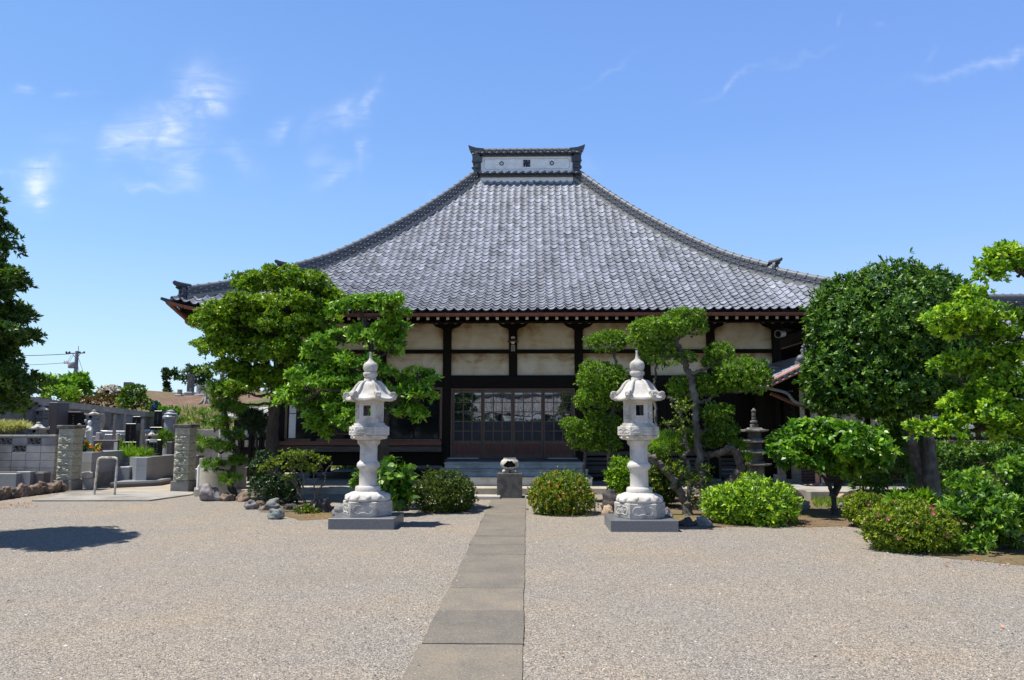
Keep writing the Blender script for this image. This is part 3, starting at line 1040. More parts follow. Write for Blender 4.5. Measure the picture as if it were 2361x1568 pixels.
def gutters():
    gt, hk = MB(), MB()
    n = 72
    rr = .072
    for (L, pl) in ((EX, pl_front), (HL_SIDE, pl_left), (HL_SIDE, pl_right)):
        vs, fs = [], []
        m = 7
        for i in range(n + 1):
            u = L * (2 * i / n - 1)
            zc_ = 4.43 + upturn(u, 0, L) * 1.0
            for k in range(m):
                a = math.pi + math.pi * k / (m - 1)
                vs.append(pl(u, -.02 + rr * math.cos(a), zc_ + rr * 1.15 * math.sin(a)))
            for k in range(m):
                a = 2 * math.pi - math.pi * k / (m - 1)
                vs.append(pl(u, -.02 + (rr - .008) * math.cos(a), zc_ + (rr - .008) * 1.15 * math.sin(a)))
        q = 2 * m
        for i in range(n):
            for k in range(q):
                j = (k + 1) % q
                fs.append((i * q + k, (i + 1) * q + k, (i + 1) * q + j, i * q + j))
        gt.add(vs, fs)
        if pl is pl_front:
            u = -L + .4
            while u < L:
                z_ = 4.43 + upturn(u, 0, L)
                hk.tube([(u, EY - .02 + (rr + .006) * math.cos(a), z_ + (rr + .006) * 1.15 * math.sin(a)) for a in np.linspace(math.pi * .95, 2 * math.pi, 9)], .008, 4)
                hk.tube([(u, EY + .05, z_), (u, EY + .25, z_ + .03)], .007, 4)
                u += .60
    g_ = gt.build('gutter', MATS['copper_gutter'], hall, smooth=True)
    hk.build('gutter_bracket', MATS['tile_dark'], g_)
    dp = MB()
    a = P(437, 745, EY + .3)
    dp.tube(spline([P(405, 715, EY + .05), P(428, 735, EY + .3), P(440, 748, EY + .5), (-HX - 1.15, EY + 1.3, 4.1), (-HX - .12, WY + .1, 3.85)], 4), .045, 8)
    dp.tube([(-HX - .12, WY + .1, 3.85), (-HX - .12, WY + .1, .2)], .04, 8)
    dp.build('downpipe', MATS['copper_gutter'], hall, smooth=True)


gutters()

px_x = lambda px: P(px, 900, WY).x
POST = [px_x(p) for p in (650, 727, 880, 1030.5, 1183, 1335, 1491, 1641, 1793)]


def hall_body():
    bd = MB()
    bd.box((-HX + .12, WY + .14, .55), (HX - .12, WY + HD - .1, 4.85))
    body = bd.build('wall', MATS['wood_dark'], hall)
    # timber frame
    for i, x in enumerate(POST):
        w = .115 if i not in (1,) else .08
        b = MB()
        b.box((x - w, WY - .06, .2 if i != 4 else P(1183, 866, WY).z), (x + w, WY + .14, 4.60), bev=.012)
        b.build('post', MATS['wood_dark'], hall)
    def beam(x0, x1, z0, z1, yo=-.02, mat='wood_dark_x', nm='beam'):
        b = MB()
        b.box((x0, WY + yo, z0), (x1, WY + .13, z1), bev=.008)
        return b.build(nm, MATS[mat], hall)
    zz = lambda py: P(1183, py, WY).z
    beam(-HX - .25, HX + .25, 4.57, 4.80, -.07)
    beam(-HX, HX, zz(815), zz(806), -.03)
    beam(POST[3], POST[5], zz(895.5), zz(865.5), -.045)
    beam(-HX, POST[3], zz(893), zz(866), -.045)
    beam(POST[5], HX, zz(893), zz(866), -.045)
    # plaster panels with curved bracket corners
    def panel(x0, x1, z0, z1, top):
        nx, nz = 28, 12
        V, Fc, S = [], [], []
        for j in range(nz + 1):
            for i in range(nx + 1):
                x = x0 + (x1 - x0) * i / nx
                z = z0 + (z1 - z0) * j / nz
                V.append((x, WY + .02, z))
                ed = min(x - x0, x1 - x)
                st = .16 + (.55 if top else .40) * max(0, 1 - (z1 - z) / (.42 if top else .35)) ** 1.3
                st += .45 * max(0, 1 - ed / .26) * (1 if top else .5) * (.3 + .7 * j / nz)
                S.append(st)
        for j in range(nz):
            for i in range(nx):
                a = j * (nx + 1) + i
                Fc.append((a, a + 1, a + nx + 2, a + nx + 1))
        me = bpy.data.meshes.new('plaster_panel')
        me.from_pydata(V, [], Fc)
        me.materials.append(MATS['plaster'])
        at = me.attributes.new('stain', 'FLOAT', 'POINT')
        at.data.foreach_set('value', S)
        link_mesh('plaster_panel', me, hall)
    spans = [(POST[0], POST[2])] + [(POST[i], POST[i + 1]) for i in range(2, 8)]
    for (a, b) in spans:
        panel(a + .10, b - .10, zz(807), 4.60, True)
        panel(a + .10, b - .10, zz(866), zz(814), False)
    # carved bracket arms on the post heads
    for i, x in enumerate(POST):
        if i == 1:
            continue
        k = MB()
        h = 4.585
        r = [(0, h), (.62, h), (.60, h - .05), (.52, h - .085), (.44, h - .095), (.40, h - .13), (.33, h - .20), (.24, h - .235), (.17, h - .25), (.13, h - .30), (0, h - .30)]
        poly = [(x + a, b) for a, b in r] + [(x - a, b) for a, b in reversed(r)]
        k.prism(poly, 'y', WY - .085, WY + .10)
        k.build('bracket', MATS['wood_dark_x'], hall)
    # bays left of the doors: dark sliding windows, red-brown sill, open underfloor
    def window_bay(x0, x1, pale=False):
        z0, z1 = zz(1016), zz(893)
        f = MB()
        f.box((x0, WY - .05, z1 - .07), (x1, WY + .05, z1), bev=.005)
        for xx in (x0, x1 - .07):
            f.box((xx, WY - .05, z0), (xx + .07, WY + .05, z1 - .072), bev=.005)
        f.box((x0, WY - .05, z0 - .02), (x1, WY + .05, z0 + .05), bev=.005)
        fw = f.build('window', MATS['wood_brown'], hall)
        mid = (x0 + x1) / 2
        gl = MB()
        gl.box((x0 + .07, WY - .005, z0 + .05), (x1 - .07, WY + .02, z1 - .07))
        gl.build('pane', MATS['window_glass'], fw)
        sh = MB()
        for xx in (x0 + .07, mid - .025, x1 - .115):
            sh.box((xx, WY - .035, z0 + .05), (xx + .045, WY - .006, z1 - .07))
        for q in (z0 + .05, (z0 + z1) / 2, z1 - .11):
            sh.box((x0 + .12, WY - .03, q), (mid - .03, WY - .008, q + .02))
            sh.box((mid + .03, WY - .03, q), (x1 - .12, WY - .008, q + .02))
        sh.build('sash', MATS['wood_dark'], fw)
    for a, b in ((POST[0], POST[2]), (POST[2], POST[3])):
        window_bay(a + .12, b - .12)
    cu = MB()
    for k in range(9):
        x = px_x(662) + k * .032
        cu.tube([(x, WY - .012, zz(1012)), (x + .004, WY - .012, zz(925))], .02, 6)
    cu.build('curtain', MATS['white_wall'], hall, smooth=True)
    s = MB()
    s.box((POST[0] - .1, WY - .14, zz(1027)), (POST[3] - .12, WY + .1, zz(1017)), bev=.006)
    s.build('sill', MATS['wood_redx'], hall)
    s = MB()
    s.box((POST[0] - .1, WY - .10, zz(1042)), (POST[3] - .12, WY + .12, zz(1028.5)), bev=.01)
    s.build('floor_beam', MATS['wood_grey'], hall)
    # right of the doors: dark boards above, slatted vents below
    for a, b in zip(POST[5:-1], POST[6:]):
        q = MB()
        n = 7
        for k in range(n):
            x0 = a + .12 + (b - a - .24) * k / n
            q.box((x0 + .004, WY - .015 + .006 * (k % 2), zz(1040)), (x0 + (b - a - .24) / n - .004, WY + .1, zz(893) - .002))
        q.build('board_wall', MATS['wood_dark'], hall)
        q = MB()
        q.box((a + .12, WY - .05, zz(1050)), (b - .12, WY + .1, zz(1041)), bev=.006)
        for xx in (a + .12, (a + b) / 2 - .035, b - .19):
            q.box((xx, WY - .045, .22), (xx + .07, WY + .05, zz(1050) - .002))
        k = 0
        z = .26
        while z < zz(1050) - .1:
            q.box((a + .12, WY - .03, z), (b - .12, WY - .005, z + .075))
            z += .11
        q.build('vent_slats', MATS['wood_grey'], hall)
    # stone stubs under the posts
    for x in POST:
        b = MB()
        if x == POST[4]:
            continue
        b.box((x - .17, WY - .14, .14), (x + .17, WY + .2, .215), bev=.02)
        b.build('post_stone', MATS['concrete'], hall)
    # underfloor: deep dark space closed at the back
    # doors: four sliding leaves
    x0, x1 = POST[3] + .115, POST[5] - .115
    zt, zb = zz(896), zz(1056)
    fr = MB()
    fr.box((x0 - .0, WY - .055, zt - .045), (x1, WY + .1, zt + .002), bev=.005)
    fr.box((x0, WY - .055, zb - .05), (x1, WY + .1, zb), bev=.005)
    fr.box((x0, WY - .055, zb + .001), (x0 + .05, WY + .1, zt - .046), bev=.005)
    fr.box((x1 - .05, WY - .055, zb + .001), (x1, WY + .1, zt - .046), bev=.005)
    fr.build('door_frame', MATS['wood_brown'], hall)
    a0, a1 = x0 + .05, x1 - .05
    w = (a1 - a0) / 4
    for k in range(4):
        d = MB()
        l, r_ = a0 + k * w + .003, a0 + (k + 1) * w - .003
        yo = WY - .04 if k in (1, 2) else WY - .012
        yb = yo + .035
        top, bot = zt - .048, zb + .003
        st = .05
        zk = zz(1020)
        d.box((l, yo, bot), (l + st, yb, top), bev=.004)
        d.box((r_ - st, yo, bot), (r_, yb, top), bev=.004)
        d.box((l + st, yo + .002, top - .07), (r_ - st, yb, top))
        d.box((l + st, yo + .002, zk - .045), (r_ - st, yb, zk + .045))
        d.box((l + st, yo + .002, bot), (r_ - st, yb, bot + .10))
        leaf = d.build('door', MATS['wood_brown'], hall)
        kp = MB()
        nb = 12
        for q in range(nb):
            xa = l + st + (r_ - l - 2 * st) * q / nb
            kp.box((xa + .002, yo + .012, bot + .10), (xa + (r_ - l - 2 * st) / nb - .002, yb - .004, zk - .045))
        kp.build('kick_panel', MATS['wood_red'], leaf)
        g0, g1 = zk + .045, top - .07
        m2 = MB()
        for q in (1, 2):
            xx = l + st + (r_ - l - 2 * st) * q / 3
            m2.box((xx - .016, yo + .004, g0), (xx + .016, yb, g1))
        for q in range(1, 5):
            z_ = g0 + (g1 - g0) * q / 5
            for s_ in range(3):
                xa = l + st + (r_ - l - 2 * st) * s_ / 3 + (.013 if s_ else 0)
                xb = l + st + (r_ - l - 2 * st) * (s_ + 1) / 3 - (.013 if s_ < 2 else 0)
                m2.box((xa, yo + .004, z_ - .012), (xb, yb, z_ + .012))
        m2.build('lattice', MATS['wood_brown_x'], leaf)
        gl = MB()
        gl.box((l + st, yo + .016, g0), (r_ - st, yb - .006, g1))
        gl.build('glass', MATS['glass'], leaf)
        gl = MB()
        gl.box((l + st, yo + .013, g0), (r_ - st, yo + .0155, g0 + (g1 - g0) * .4))
        gl.build('frosted_pane', MATS['frosted'], leaf)
    # door rails catching light
    rl = MB()
    for (p0, p1) in ((1034, 1104), (1262, 1330)):
        rl.box((px_x(p0), WY - .075, zz(1057.5)), (px_x(p1), WY - .056, zz(1055.5)))
    rl.build('door_rail', MATS['steel'], hall)
    # doorstep beam and three concrete steps
    b = MB()
    b.box((POST[3] + .0, WY - .42, .69), (POST[5] - .0, WY - .06, zz(1057.5)), bev=.015)
    b.build('threshold', MATS['wood_grey'], hall)
    xl, xr = P(1018, 1075, WY - 1.1).x, P(1347, 1075, WY - 1.1).x
    for k, (z0, z1, f) in enumerate(((.15, .365, 1.85), (.365, .53, 1.45), (.53, .69, 1.08))):
        s = MB()
        e = .16 - .08 * k
        s.box((xl - e + .08, WY - f, z0 + .002), (xr + e - .02, WY - .05, z1 - .035), bev=.01)
        s.box((xl - e + .06, WY - f - .03, z1 - .034), (xr + e, WY - .05, z1), bev=.012)
        s.build('step', MATS['concrete_step'], hall)
    # raised concrete apron round the hall
    ap = MB()
    ap.box((-HX - 1.2, 18.68, -.1), (HX - .9, WY + 4, .15), bev=.012)
    ap.build('apron', MATS['concrete_warm'], hall)
    # enamel lamp with a name slip on the middle post
    x = POST[4]
    lp = MB()
    zl = zz(790)
    lp.lathe([(.02, .10), (.04, .095), (.07, .07), (.155, .005), (.16, -.01), (.15, -.005), (.05, .03)], (x, WY - .22, zl), 20)
    lp.tube([(x, WY - .22, zl + .09), (x, WY - .2, zl + .16), (x, WY - .07, zl + .16)], .014, 6)
    l_ = lp.build('lamp', MATS['wood_redx'], hall, smooth=True)
    bb = MB()
    bb.ball((x, WY - .22, zl + .0), (.06, .06, .07), 12)
    bb.lathe([(.05, .07), (.06, .13), (.03, .15)], (x, WY - .22, zl), 14)
    bb.build('lamp_glass', MATS['white_paint'], l_, smooth=True)
    sl = MB()
    sl.box((x - .055, WY - .08, zz(810.5)), (x + .055, WY - .062, zz(796)))
    s_ = sl.build('name_slip', MATS['wood_pale'], hall)
    w_ = MB()
    for k in range(4):
        zq = zz(798.5) - k * .03
        w_.box((x - .018, WY - .083, zq - .009), (x + .018, WY - .081, zq - .004))
        w_.box((x - .004, WY - .0845, zq - .015), (x + .004, WY - .081, zq + .002))
    w_.build('lettering', MATS['black'], s_)
    # loudspeaker horn at the right corner
    sp = MB()
    c = P(1797, 770, WY - .25)
    ax = Vector((-.75, -.6, -.12)).normalized()
    prof = [(-.20, .085), (-.06, .095), (.06, .105), (.08, .112), (.078, .098), (.02, .06)]
    e1 = ax.cross(Vector((0, 0, 1))).normalized()
    e2 = ax.cross(e1)
    vs, fs, n = [], [], 20
    for (t, r) in prof:
        for i in range(n):
            a = 2 * math.pi * i / n
            vs.append(c + ax * t + (e1 * math.cos(a) + e2 * math.sin(a)) * r)
    for k in range(len(prof) - 1):
        for i in range(n):
            fs.append((k * n + i, k * n + (i + 1) % n, (k + 1) * n + (i + 1) % n, (k + 1) * n + i))
    fs.append(tuple(range(n)))
    sp.add(vs, fs)
    sp.tube([c - ax * .1, c - ax * .12 + Vector((.02, .2, .1))], .02, 6)
    h = sp.build('loudspeaker', MATS['horn_grey'], hall, smooth=True)
    d = MB()
    d.add([c + ax * .062 + (e1 * math.cos(2 * math.pi * i / 16) + e2 * math.sin(2 * math.pi * i / 16)) * .085 for i in range(16)], [tuple(range(16))])
    d.build('horn_throat', MATS['black'], h)


hall_body()


# ---------------------------------------------------------------- stone lanterns
def hexring(r, z, rot=0.0):
    return [(r * math.cos(math.pi / 3 * i + rot), r * math.sin(math.pi / 3 * i + rot), z) for i in range(6)]


def hexloft(mb, prof):
    vs, fs = [], []
    for r, z in prof:
        vs += hexring(r, z)
    for k in range(len(prof) - 1):
        for i in range(6):
            j = (i + 1) % 6
            fs.append((k * 6 + i, k * 6 + j, (k + 1) * 6 + j, (k + 1) * 6 + i))
    fs.append(tuple(range(5, -1, -1)))
    fs.append(tuple((len(prof) - 1) * 6 + i for i in range(6)))
    mb.add(vs, fs)


def face_frame(k, r):
    """frame of hexagon side k: origin at the middle of the face, x along the face, y outward"""
    a = math.pi / 3 * k + math.pi / 6
    ap = r * math.cos(math.pi / 6)
    m = Matrix.Rotation(a - math.pi / 2, 4, 'Z')
    return Matrix.Translation((ap * math.cos(a), ap * math.sin(a), 0)) @ m


def cloud_shape(w, h, n=64):
    """kozama cartouche: long rounded panel with scalloped upper edge and notched lower edge"""
    pts = []
    for i in range(n):
        t = 2 * math.pi * i / n
        x = math.copysign(abs(math.cos(t)) ** .7, math.cos(t)) * w
        y = math.copysign(abs(math.sin(t)) ** .75, math.sin(t)) * h
        if math.sin(t) > 0:
            y *= .86 + .14 * abs(math.cos(3.0 * math.pi * x / w / 2)) + (.22 if abs(x) < .08 * w else 0)
        else:
            y *= .92 - .28 * math.exp(-(x / (.30 * w)) ** 2)
        pts.append((x, y))
    return pts


def cartouche(mb, k, r, zc, w, h, depth=.012):
    fm = face_frame(k, r)
    c = cloud_shape(w, h)
    tube = [fm @ Vector((x, .001, zc + y)) for x, y in c]
    mb.tube(tube + [tube[0], tube[1]], depth * .7, 6, cap=False)
    # rippled carving inside
    for q in range(int(12 * w / .15)):
        x, y = random.uniform(-.8, .8) * w, random.uniform(-.62, .62) * h
        p = fm @ Vector((x, .0, zc + y))
        mb.ball(p, (.022, .007, .012), 6)


def build_lantern(loc):
    t = thing('stone_lantern', '', 'stone lantern', loc, 0, 'pair of tall white granite lanterns beside the path')
    m, mw = MATS['granite_white'], MATS['granite_weathered']
    b = MB()
    b.box((-.52, -.49, -.05), (.52, .49, .172), bev=.006)
    b.build('plinth', MATS['granite_slab'], t, local=True)
    b = MB()
    hexloft(b, [(.395, .174), (.407, .20), (.407, .40), (.395, .412)])
    for k in range(6):
        cartouche(b, k, .407, .292, .155, .072)
    b.build('pedestal', mw, t, local=True, smooth=True)
    b = MB()
    petal = lambda a, k, z: 1 + (.055 * (abs(math.cos(6 * a)) ** .6 - .5) if 1 <= k <= 6 else 0)
    b.lathe([(.345, .413), (.362, .425), (.368, .45), (.352, .485), (.315, .52), (.265, .545), (.215, .558), (.19, .565)], n=96, mod=petal)
    for i in range(12):
        a = 2 * math.pi * (i + .5) / 12
        b.ball((.318 * math.cos(a), .318 * math.sin(a), .475), (.055, .055, .05), 10)
    b.lathe([(.205, .56), (.208, .575), (.205, .625), (.19, .642), (.16, .646)], n=40)
    b.build('lotus_base', m, t, local=True, smooth=True)
    b = MB()
    b.lathe([(.150, .64), (.147, .66), (.145, .90), (.155, .915), (.158, .925), (.172, .93), (.186, .955), (.189, .98), (.183, 1.01), (.168, 1.03), (.155, 1.035),
             (.150, 1.05), (.143, 1.06), (.141, 1.285), (.150, 1.295), (.152, 1.31), (.178, 1.325), (.184, 1.35), (.186, 1.385), (.17, 1.392)], n=48)
    b.build('shaft', m, t, local=True, smooth=True)
    b = MB()
    pet2 = lambda a, k, z: 1 + (.05 * (abs(math.cos(6 * a)) ** .6 - .5) if 1 <= k <= 4 else 0)
    b.lathe([(.17, 1.388), (.205, 1.395), (.25, 1.415), (.29, 1.445), (.30, 1.462), (.27, 1.47)], n=96, mod=pet2)
    for i in range(12):
        a = 2 * math.pi * (i + .5) / 12
        b.ball((.255 * math.cos(a), .255 * math.sin(a), 1.432), (.05, .05, .03), 8)
    hexloft(b, [(.315, 1.466), (.335, 1.475), (.335, 1.60), (.325, 1.61)])
    for k in range(6):
        fm = face_frame(k, .335)
        for q in (-1, 1):
            c = cloud_shape(.062, .032, 40)
            tb = [fm @ Vector((x + q * .075, .001, 1.54 + y)) for x, y in c]
            b.tube(tb + [tb[0], tb[1]], .007, 5, cap=False)
    hexloft(b, [(.29, 1.608), (.29, 1.633), (.285, 1.636)])
    hexloft(b, [(.258, 1.634), (.258, 1.662), (.25, 1.665)])
    b.build('platform', m, t, local=True, smooth=True)
    # light chamber with open windows front and back and carved sides
    b = MB()
    r = .236
    hexloft(b, [(r, 1.663), (r, 1.715), (r - .004, 1.718)])
    hexloft(b, [(r - .004, 1.985), (r, 1.988), (r + .004, 2.035)])
    for k in range(6):
        fm = face_frame(k, r)
        add = lambda a0, a1: b.add([fm @ Vector(v) for v in MB().box(a0, a1).v], MB().box(a0, a1).f)
        w = r / 2
        if k in (1, 4):
            for q in (-1, 1):
                add((q * .066, -.05, 1.718), (q * w, 0, 1.985))
            add((-.066, -.05, 1.718), (.066, -.004, 1.775))
            add((-.066, -.05, 1.955), (.066, -.004, 1.985))
            for q in (-1, 1):
                add((q * .062, -.02, 1.775), (q * .082, .009, 1.965))
            add((-.082, -.02, 1.958), (.082, .008, 1.975))
            add((-.082, -.02, 1.768), (.082, .008, 1.785))
        else:
            add((-w, -.05, 1.718), (w, -.012, 1.985))
            for q in (-1, 1):
                add((q * (w - .03), -.02, 1.718), (q * w, 0, 1.985))
            add((-w + .03, -.02, 1.718), (w - .03, -.001, 1.735))
            add((-w + .03, -.02, 1.965), (w - .03, -.001, 1.985))
            # low-relief deer under a tree
            g = lambda x, z, rx, rz, ry=.014: b.ball(fm @ Vector((x, -.008, z)), (rx, max(rx * .5, ry), rz), 8)
            if k in (0, 2, 3, 5):
                s_ = 1 if k in (2, 5) else -1
                g(0, 1.83, .042, .026); g(s_ * .034, 1.87, .014, .035); g(s_ * .045, 1.905, .024, .012); g(s_ * .03, 1.935, .008, .025)
                for q in (-.032, -.018, .022, .034):
                    b.tube([fm @ Vector((q, -.004, 1.82)), fm @ Vector((q * 1.1, -.004, 1.775)), fm @ Vector((q * 1.05, -.004, 1.745))], .0075, 5)
                g(-s_ * .04, 1.92, .022, .03); g(-s_ * .045, 1.76, .028, .018)
    b.build('light_chamber', m, t, local=True, smooth=True)
    # roof: six concave sides sweeping up to the corners
    b = MB()
    n = 6
    rows = [(.11, 2.357, 0), (.168, 2.335, 0), (.212, 2.285, 0), (.255, 2.21, .002), (.31, 2.14, .008), (.37, 2.098, .022), (.415, 2.08, .034), (.42, 2.055, .034), (.40, 2.035, .03), (.30, 2.035, .006), (.2, 2.034, 0)]
    vs, fs = [], []
    for (rr, z, lift) in rows:
        for i in range(6):
            a0 = Vector((rr * math.cos(math.pi / 3 * i), rr * math.sin(math.pi / 3 * i), z))
            a1 = Vector((rr * math.cos(math.pi / 3 * (i + 1)), rr * math.sin(math.pi / 3 * (i + 1)), z))
            for j in range(n):
                f = j / n
                p = a0.lerp(a1, f)
                e = abs(2 * f - 1) ** 2.2
                p.z += lift * (e - .35)
                vs.append(p)
    c = 6 * n
    for k in range(len(rows) - 1):
        for i in range(c):
            j = (i + 1) % c
            fs.append((k * c + i, k * c + j, (k + 1) * c + j, (k + 1) * c + i))
    fs.append(tuple(range(c - 1, -1, -1)))
    b.add(vs, fs)
    for i in range(6):
        a = math.pi / 3 * i
        e = Vector((math.cos(a), math.sin(a), 0))
        b.tube([e * rr + Vector((0, 0, z)) for rr, z in ((.12, 2.358), (.178, 2.336), (.222, 2.287), (.265, 2.215), (.32, 2.15), (.37, 2.125))], [.018, .022, .026, .03, .034, .036], 8)
    rf = b.build('roof', m, t, local=True, smooth=True)
    for i in range(6):
        a = math.pi / 3 * i
        e = Vector((math.cos(a), math.sin(a), 0))
        s_ = Vector((-e.y, e.x, 0))
        b = MB()
        ctr = e * .388 + Vector((0, 0, 2.135))
        n2 = 18
        vs, fs = [], []
        for q, off in ((-1, .04), (1, .04)):
            for j in range(n2):
                an = 2 * math.pi * j / n2
                vs.append(ctr + s_ * q * off + (e * math.cos(an) + Vector((0, 0, 1)) * math.sin(an)) * .052)
        for j in range(n2):
            fs.append((j, (j + 1) % n2, n2 + (j + 1) % n2, n2 + j))
        fs += [tuple(range(n2 - 1, -1, -1)), tuple(range(n2, 2 * n2))]
        b.add(vs, fs)
        for q in (-1, 1):
            sp = [ctr + s_ * q * .041 + (e * math.cos(an) + Vector((0, 0, 1)) * math.sin(an)) * (.044 - .0055 * an / 1.6) for an in np.linspace(0, 10, 28)]
            b.tube(sp, .006, 4)
        b.tube([e * .30 + Vector((0, 0, 2.075)), e * .36 + Vector((0, 0, 2.065)), e * .41 + Vector((0, 0, 2.085)), e * .435 + Vector((0, 0, 2.125))], [.038, .042, .04, .03], 8)
        b.build('scroll', mw, rf, local=True, smooth=True)
    b = MB()
    b.lathe([(.108, 2.35), (.106, 2.365), (.10, 2.40), (.088, 2.418), (.098, 2.43), (.116, 2.455), (.118, 2.49), (.11, 2.508), (.09, 2.514), (.10, 2.525), (.115, 2.555), (.12, 2.60), (.118, 2.63),
             (.10, 2.662), (.06, 2.69), (.035, 2.715), (.022, 2.76), (.017, 2.82), (.022, 2.845), (.02, 2.85)], n=32,
            mod=lambda a, k, z: 1 + (.05 * (abs(math.cos(4 * a)) - .5) if 4 <= k <= 7 else 0))
    b.build('finial', mw, t, local=True, smooth=True)
    return t


ln = build_lantern((-2.62, 12.77, 0))
ln['label'] = 'tall white granite lantern on a grey slab left of the path'
l2 = copy_tree(ln)
l2.location = (1.80, 12.58, 0)
l2['label'] = 'tall white granite lantern on a grey slab right of the path'


# ---------------------------------------------------------------- incense stand at the end of the path
def censer():
    Y = 17.6
    xa, xb = P(1145.5, 1148, Y).x, P(1204, 1148, Y).x
    zt = P(1175, 1092, Y).z
    b = MB()
    b.box((xa, Y, -.02), (xb, Y + .58, zt), bev=.008)
    setp(b.build('incense_stand', MATS['stone_block'], origin=((xa + xb) / 2, Y + .3, 0)), 'square block of blotched dark stone under the incense burner', 'stone block')
    cx, cy = (xa + xb) / 2 + .0, Y + .27
    t = thing('incense_burner', 'round grey stone incense burner with a cloud-shaped opening on the dark block', 'incense burner', (cx, cy, zt))
    for k in range(3):
        a = -math.pi / 2 + (k - 1) * 2 * math.pi / 3 + math.pi / 3
    fb = MB()
    body = MB()
    z0 = .075
    prof = [(.09, z0), (.15, z0 + .02), (.197, z0 + .065), (.216, z0 + .12), (.212, z0 + .16), (.19, z0 + .205), (.155, z0 + .232), (.143, z0 + .238), (.146, z0 + .245), (.146, z0 + .262), (.12, z0 + .262),
            (.12, z0 + .235), (.165, z0 + .2), (.185, z0 + .15), (.185, z0 + .11), (.16, z0 + .06), (.08, z0 + .045)]
    body.lathe(prof, n=48)
    bo = body.build('bowl', MATS['granite_white'], t, local=True, smooth=True)
    cut = MB()
    lobes = [(-.055, .125, .052), (.0 - .028, .168, .045), (.03, .168, .045), (.055, .125, .052), (0, .11, .045), (-.085, .112, .035), (.085, .112, .035), (-.03, .1, .04), (.03, .1, .04)]
    pts = []
    for i in range(80):
        a = 2 * math.pi * i / 80
        d = Vector((math.cos(a), math.sin(a)))
        best = .02
        for (lx, lz, lr) in lobes:
            c = Vector((lx * 1.15, (lz - .13) * 1.05))
            bb = d.dot(c)
            disc = bb * bb - c.length_squared + lr * lr
            if disc > 0:
                best = max(best, bb + math.sqrt(disc))
        pts.append((d.x * best, z0 + .122 + d.y * best))
    cut.prism(pts, 'y', -.4, -.05)
    ln_ = MB()
    ln_.lathe([(.06, z0 + .055), (.155, z0 + .066), (.178, z0 + .11), (.178, z0 + .15), (.158, z0 + .196), (.115, z0 + .23), (.114, z0 + .25)], n=40, cap=False)
    ln_.build('shade_lining', MATS['black'], t, local=True)  # black shell added so the bowl looks shaded inside
    co = cut.build('cutter', MATS['black'], t, local=True)
    md = bo.modifiers.new('cut', 'BOOLEAN')
    md.object = co
    md.operation = 'DIFFERENCE'
    md.solver = 'EXACT'
    bpy.context.view_layer.update()
    ev = bo.evaluated_get(bpy.context.evaluated_depsgraph_get())
    nm = bpy.data.meshes.new_from_object(ev)
    bo.modifiers.clear()
    if len(nm.polygons) > 100:
        nm.materials.clear()
        nm.materials.append(MATS['granite_white'])
        bo.data = nm
    bpy.data.objects.remove(co)
    for x, y in ((-.13, -.13), (.13, -.13), (0, .16)):
        f = MB()
        f.ball((x, y, .042), (.044, .044, .042), 14)
        f.build('foot', MATS['granite_white'], t, local=True, smooth=True)


censer()
# flat stepping slabs beside the stand
for (px, py, w, d, lab) in ((1117, 1152, .70, .45, 'pale flat slab lying left of the incense stand'), (1228, 1150, .34, .4, 'small pale flat slab lying right of the incense stand')):
    c = G(px, py)
    b = MB()
    b.box((c.x - w / 2, c.y, -.02), (c.x + w / 2, c.y + d, .075), bev=.012)
    setp(b.build('flat_slab', MATS['concrete_pale'], origin=(c.x, c.y + d / 2, 0)), lab, 'slab')


# ---------------------------------------------------------------- planting
def lumps(d, k=5, amp=.12, seed=0):
    r = np.random.default_rng(seed)
    out = np.ones(len(d))
    for i in range(k):
        w = r.normal(size=3) * (2.0 + 1.3 * i)
        out += amp / (1 + .35 * i) * np.sin(d @ w + r.uniform(0, 6.28))
    return out


def pad_shoots(c, rad, n, seed, inner=.22, under=.45, amp=.10, updir=.45, flat_under=0.0):
    """shoot tips over one foliage pad: positions and growing directions"""
    r = np.random.default_rng(seed)
    d = r.normal(size=(int(n * 1.7), 3))
    d /= np.linalg.norm(d, axis=1)[:, None]
    keep = (d[:, 2] > -.25) | (r.random(len(d)) < under)
    d = d[keep][:n]
    m = lumps(d, amp=amp, seed=seed + 5)
    q = np.where(r.random(len(d)) < inner, r.uniform(.35, .9, len(d)), r.uniform(.90, 1.05, len(d)))
    q = np.where(r.random(len(d)) < .05, r.uniform(1.05, 1.17, len(d)), q)
    rad = np.array(rad)
    dd = d.copy()
    if flat_under:
        dd[:, 2] = np.where(dd[:, 2] < 0, dd[:, 2] * (1 - flat_under), dd[:, 2])
    p = np.array(c) + dd * rad * (m * q)[:, None]
    g = d / rad
    g /= np.linalg.norm(g, axis=1)[:, None]
    g = g + np.array([0, 0, updir]) + r.normal(size=g.shape) * .28
    g /= np.linalg.norm(g, axis=1)[:, None]
    return p, g


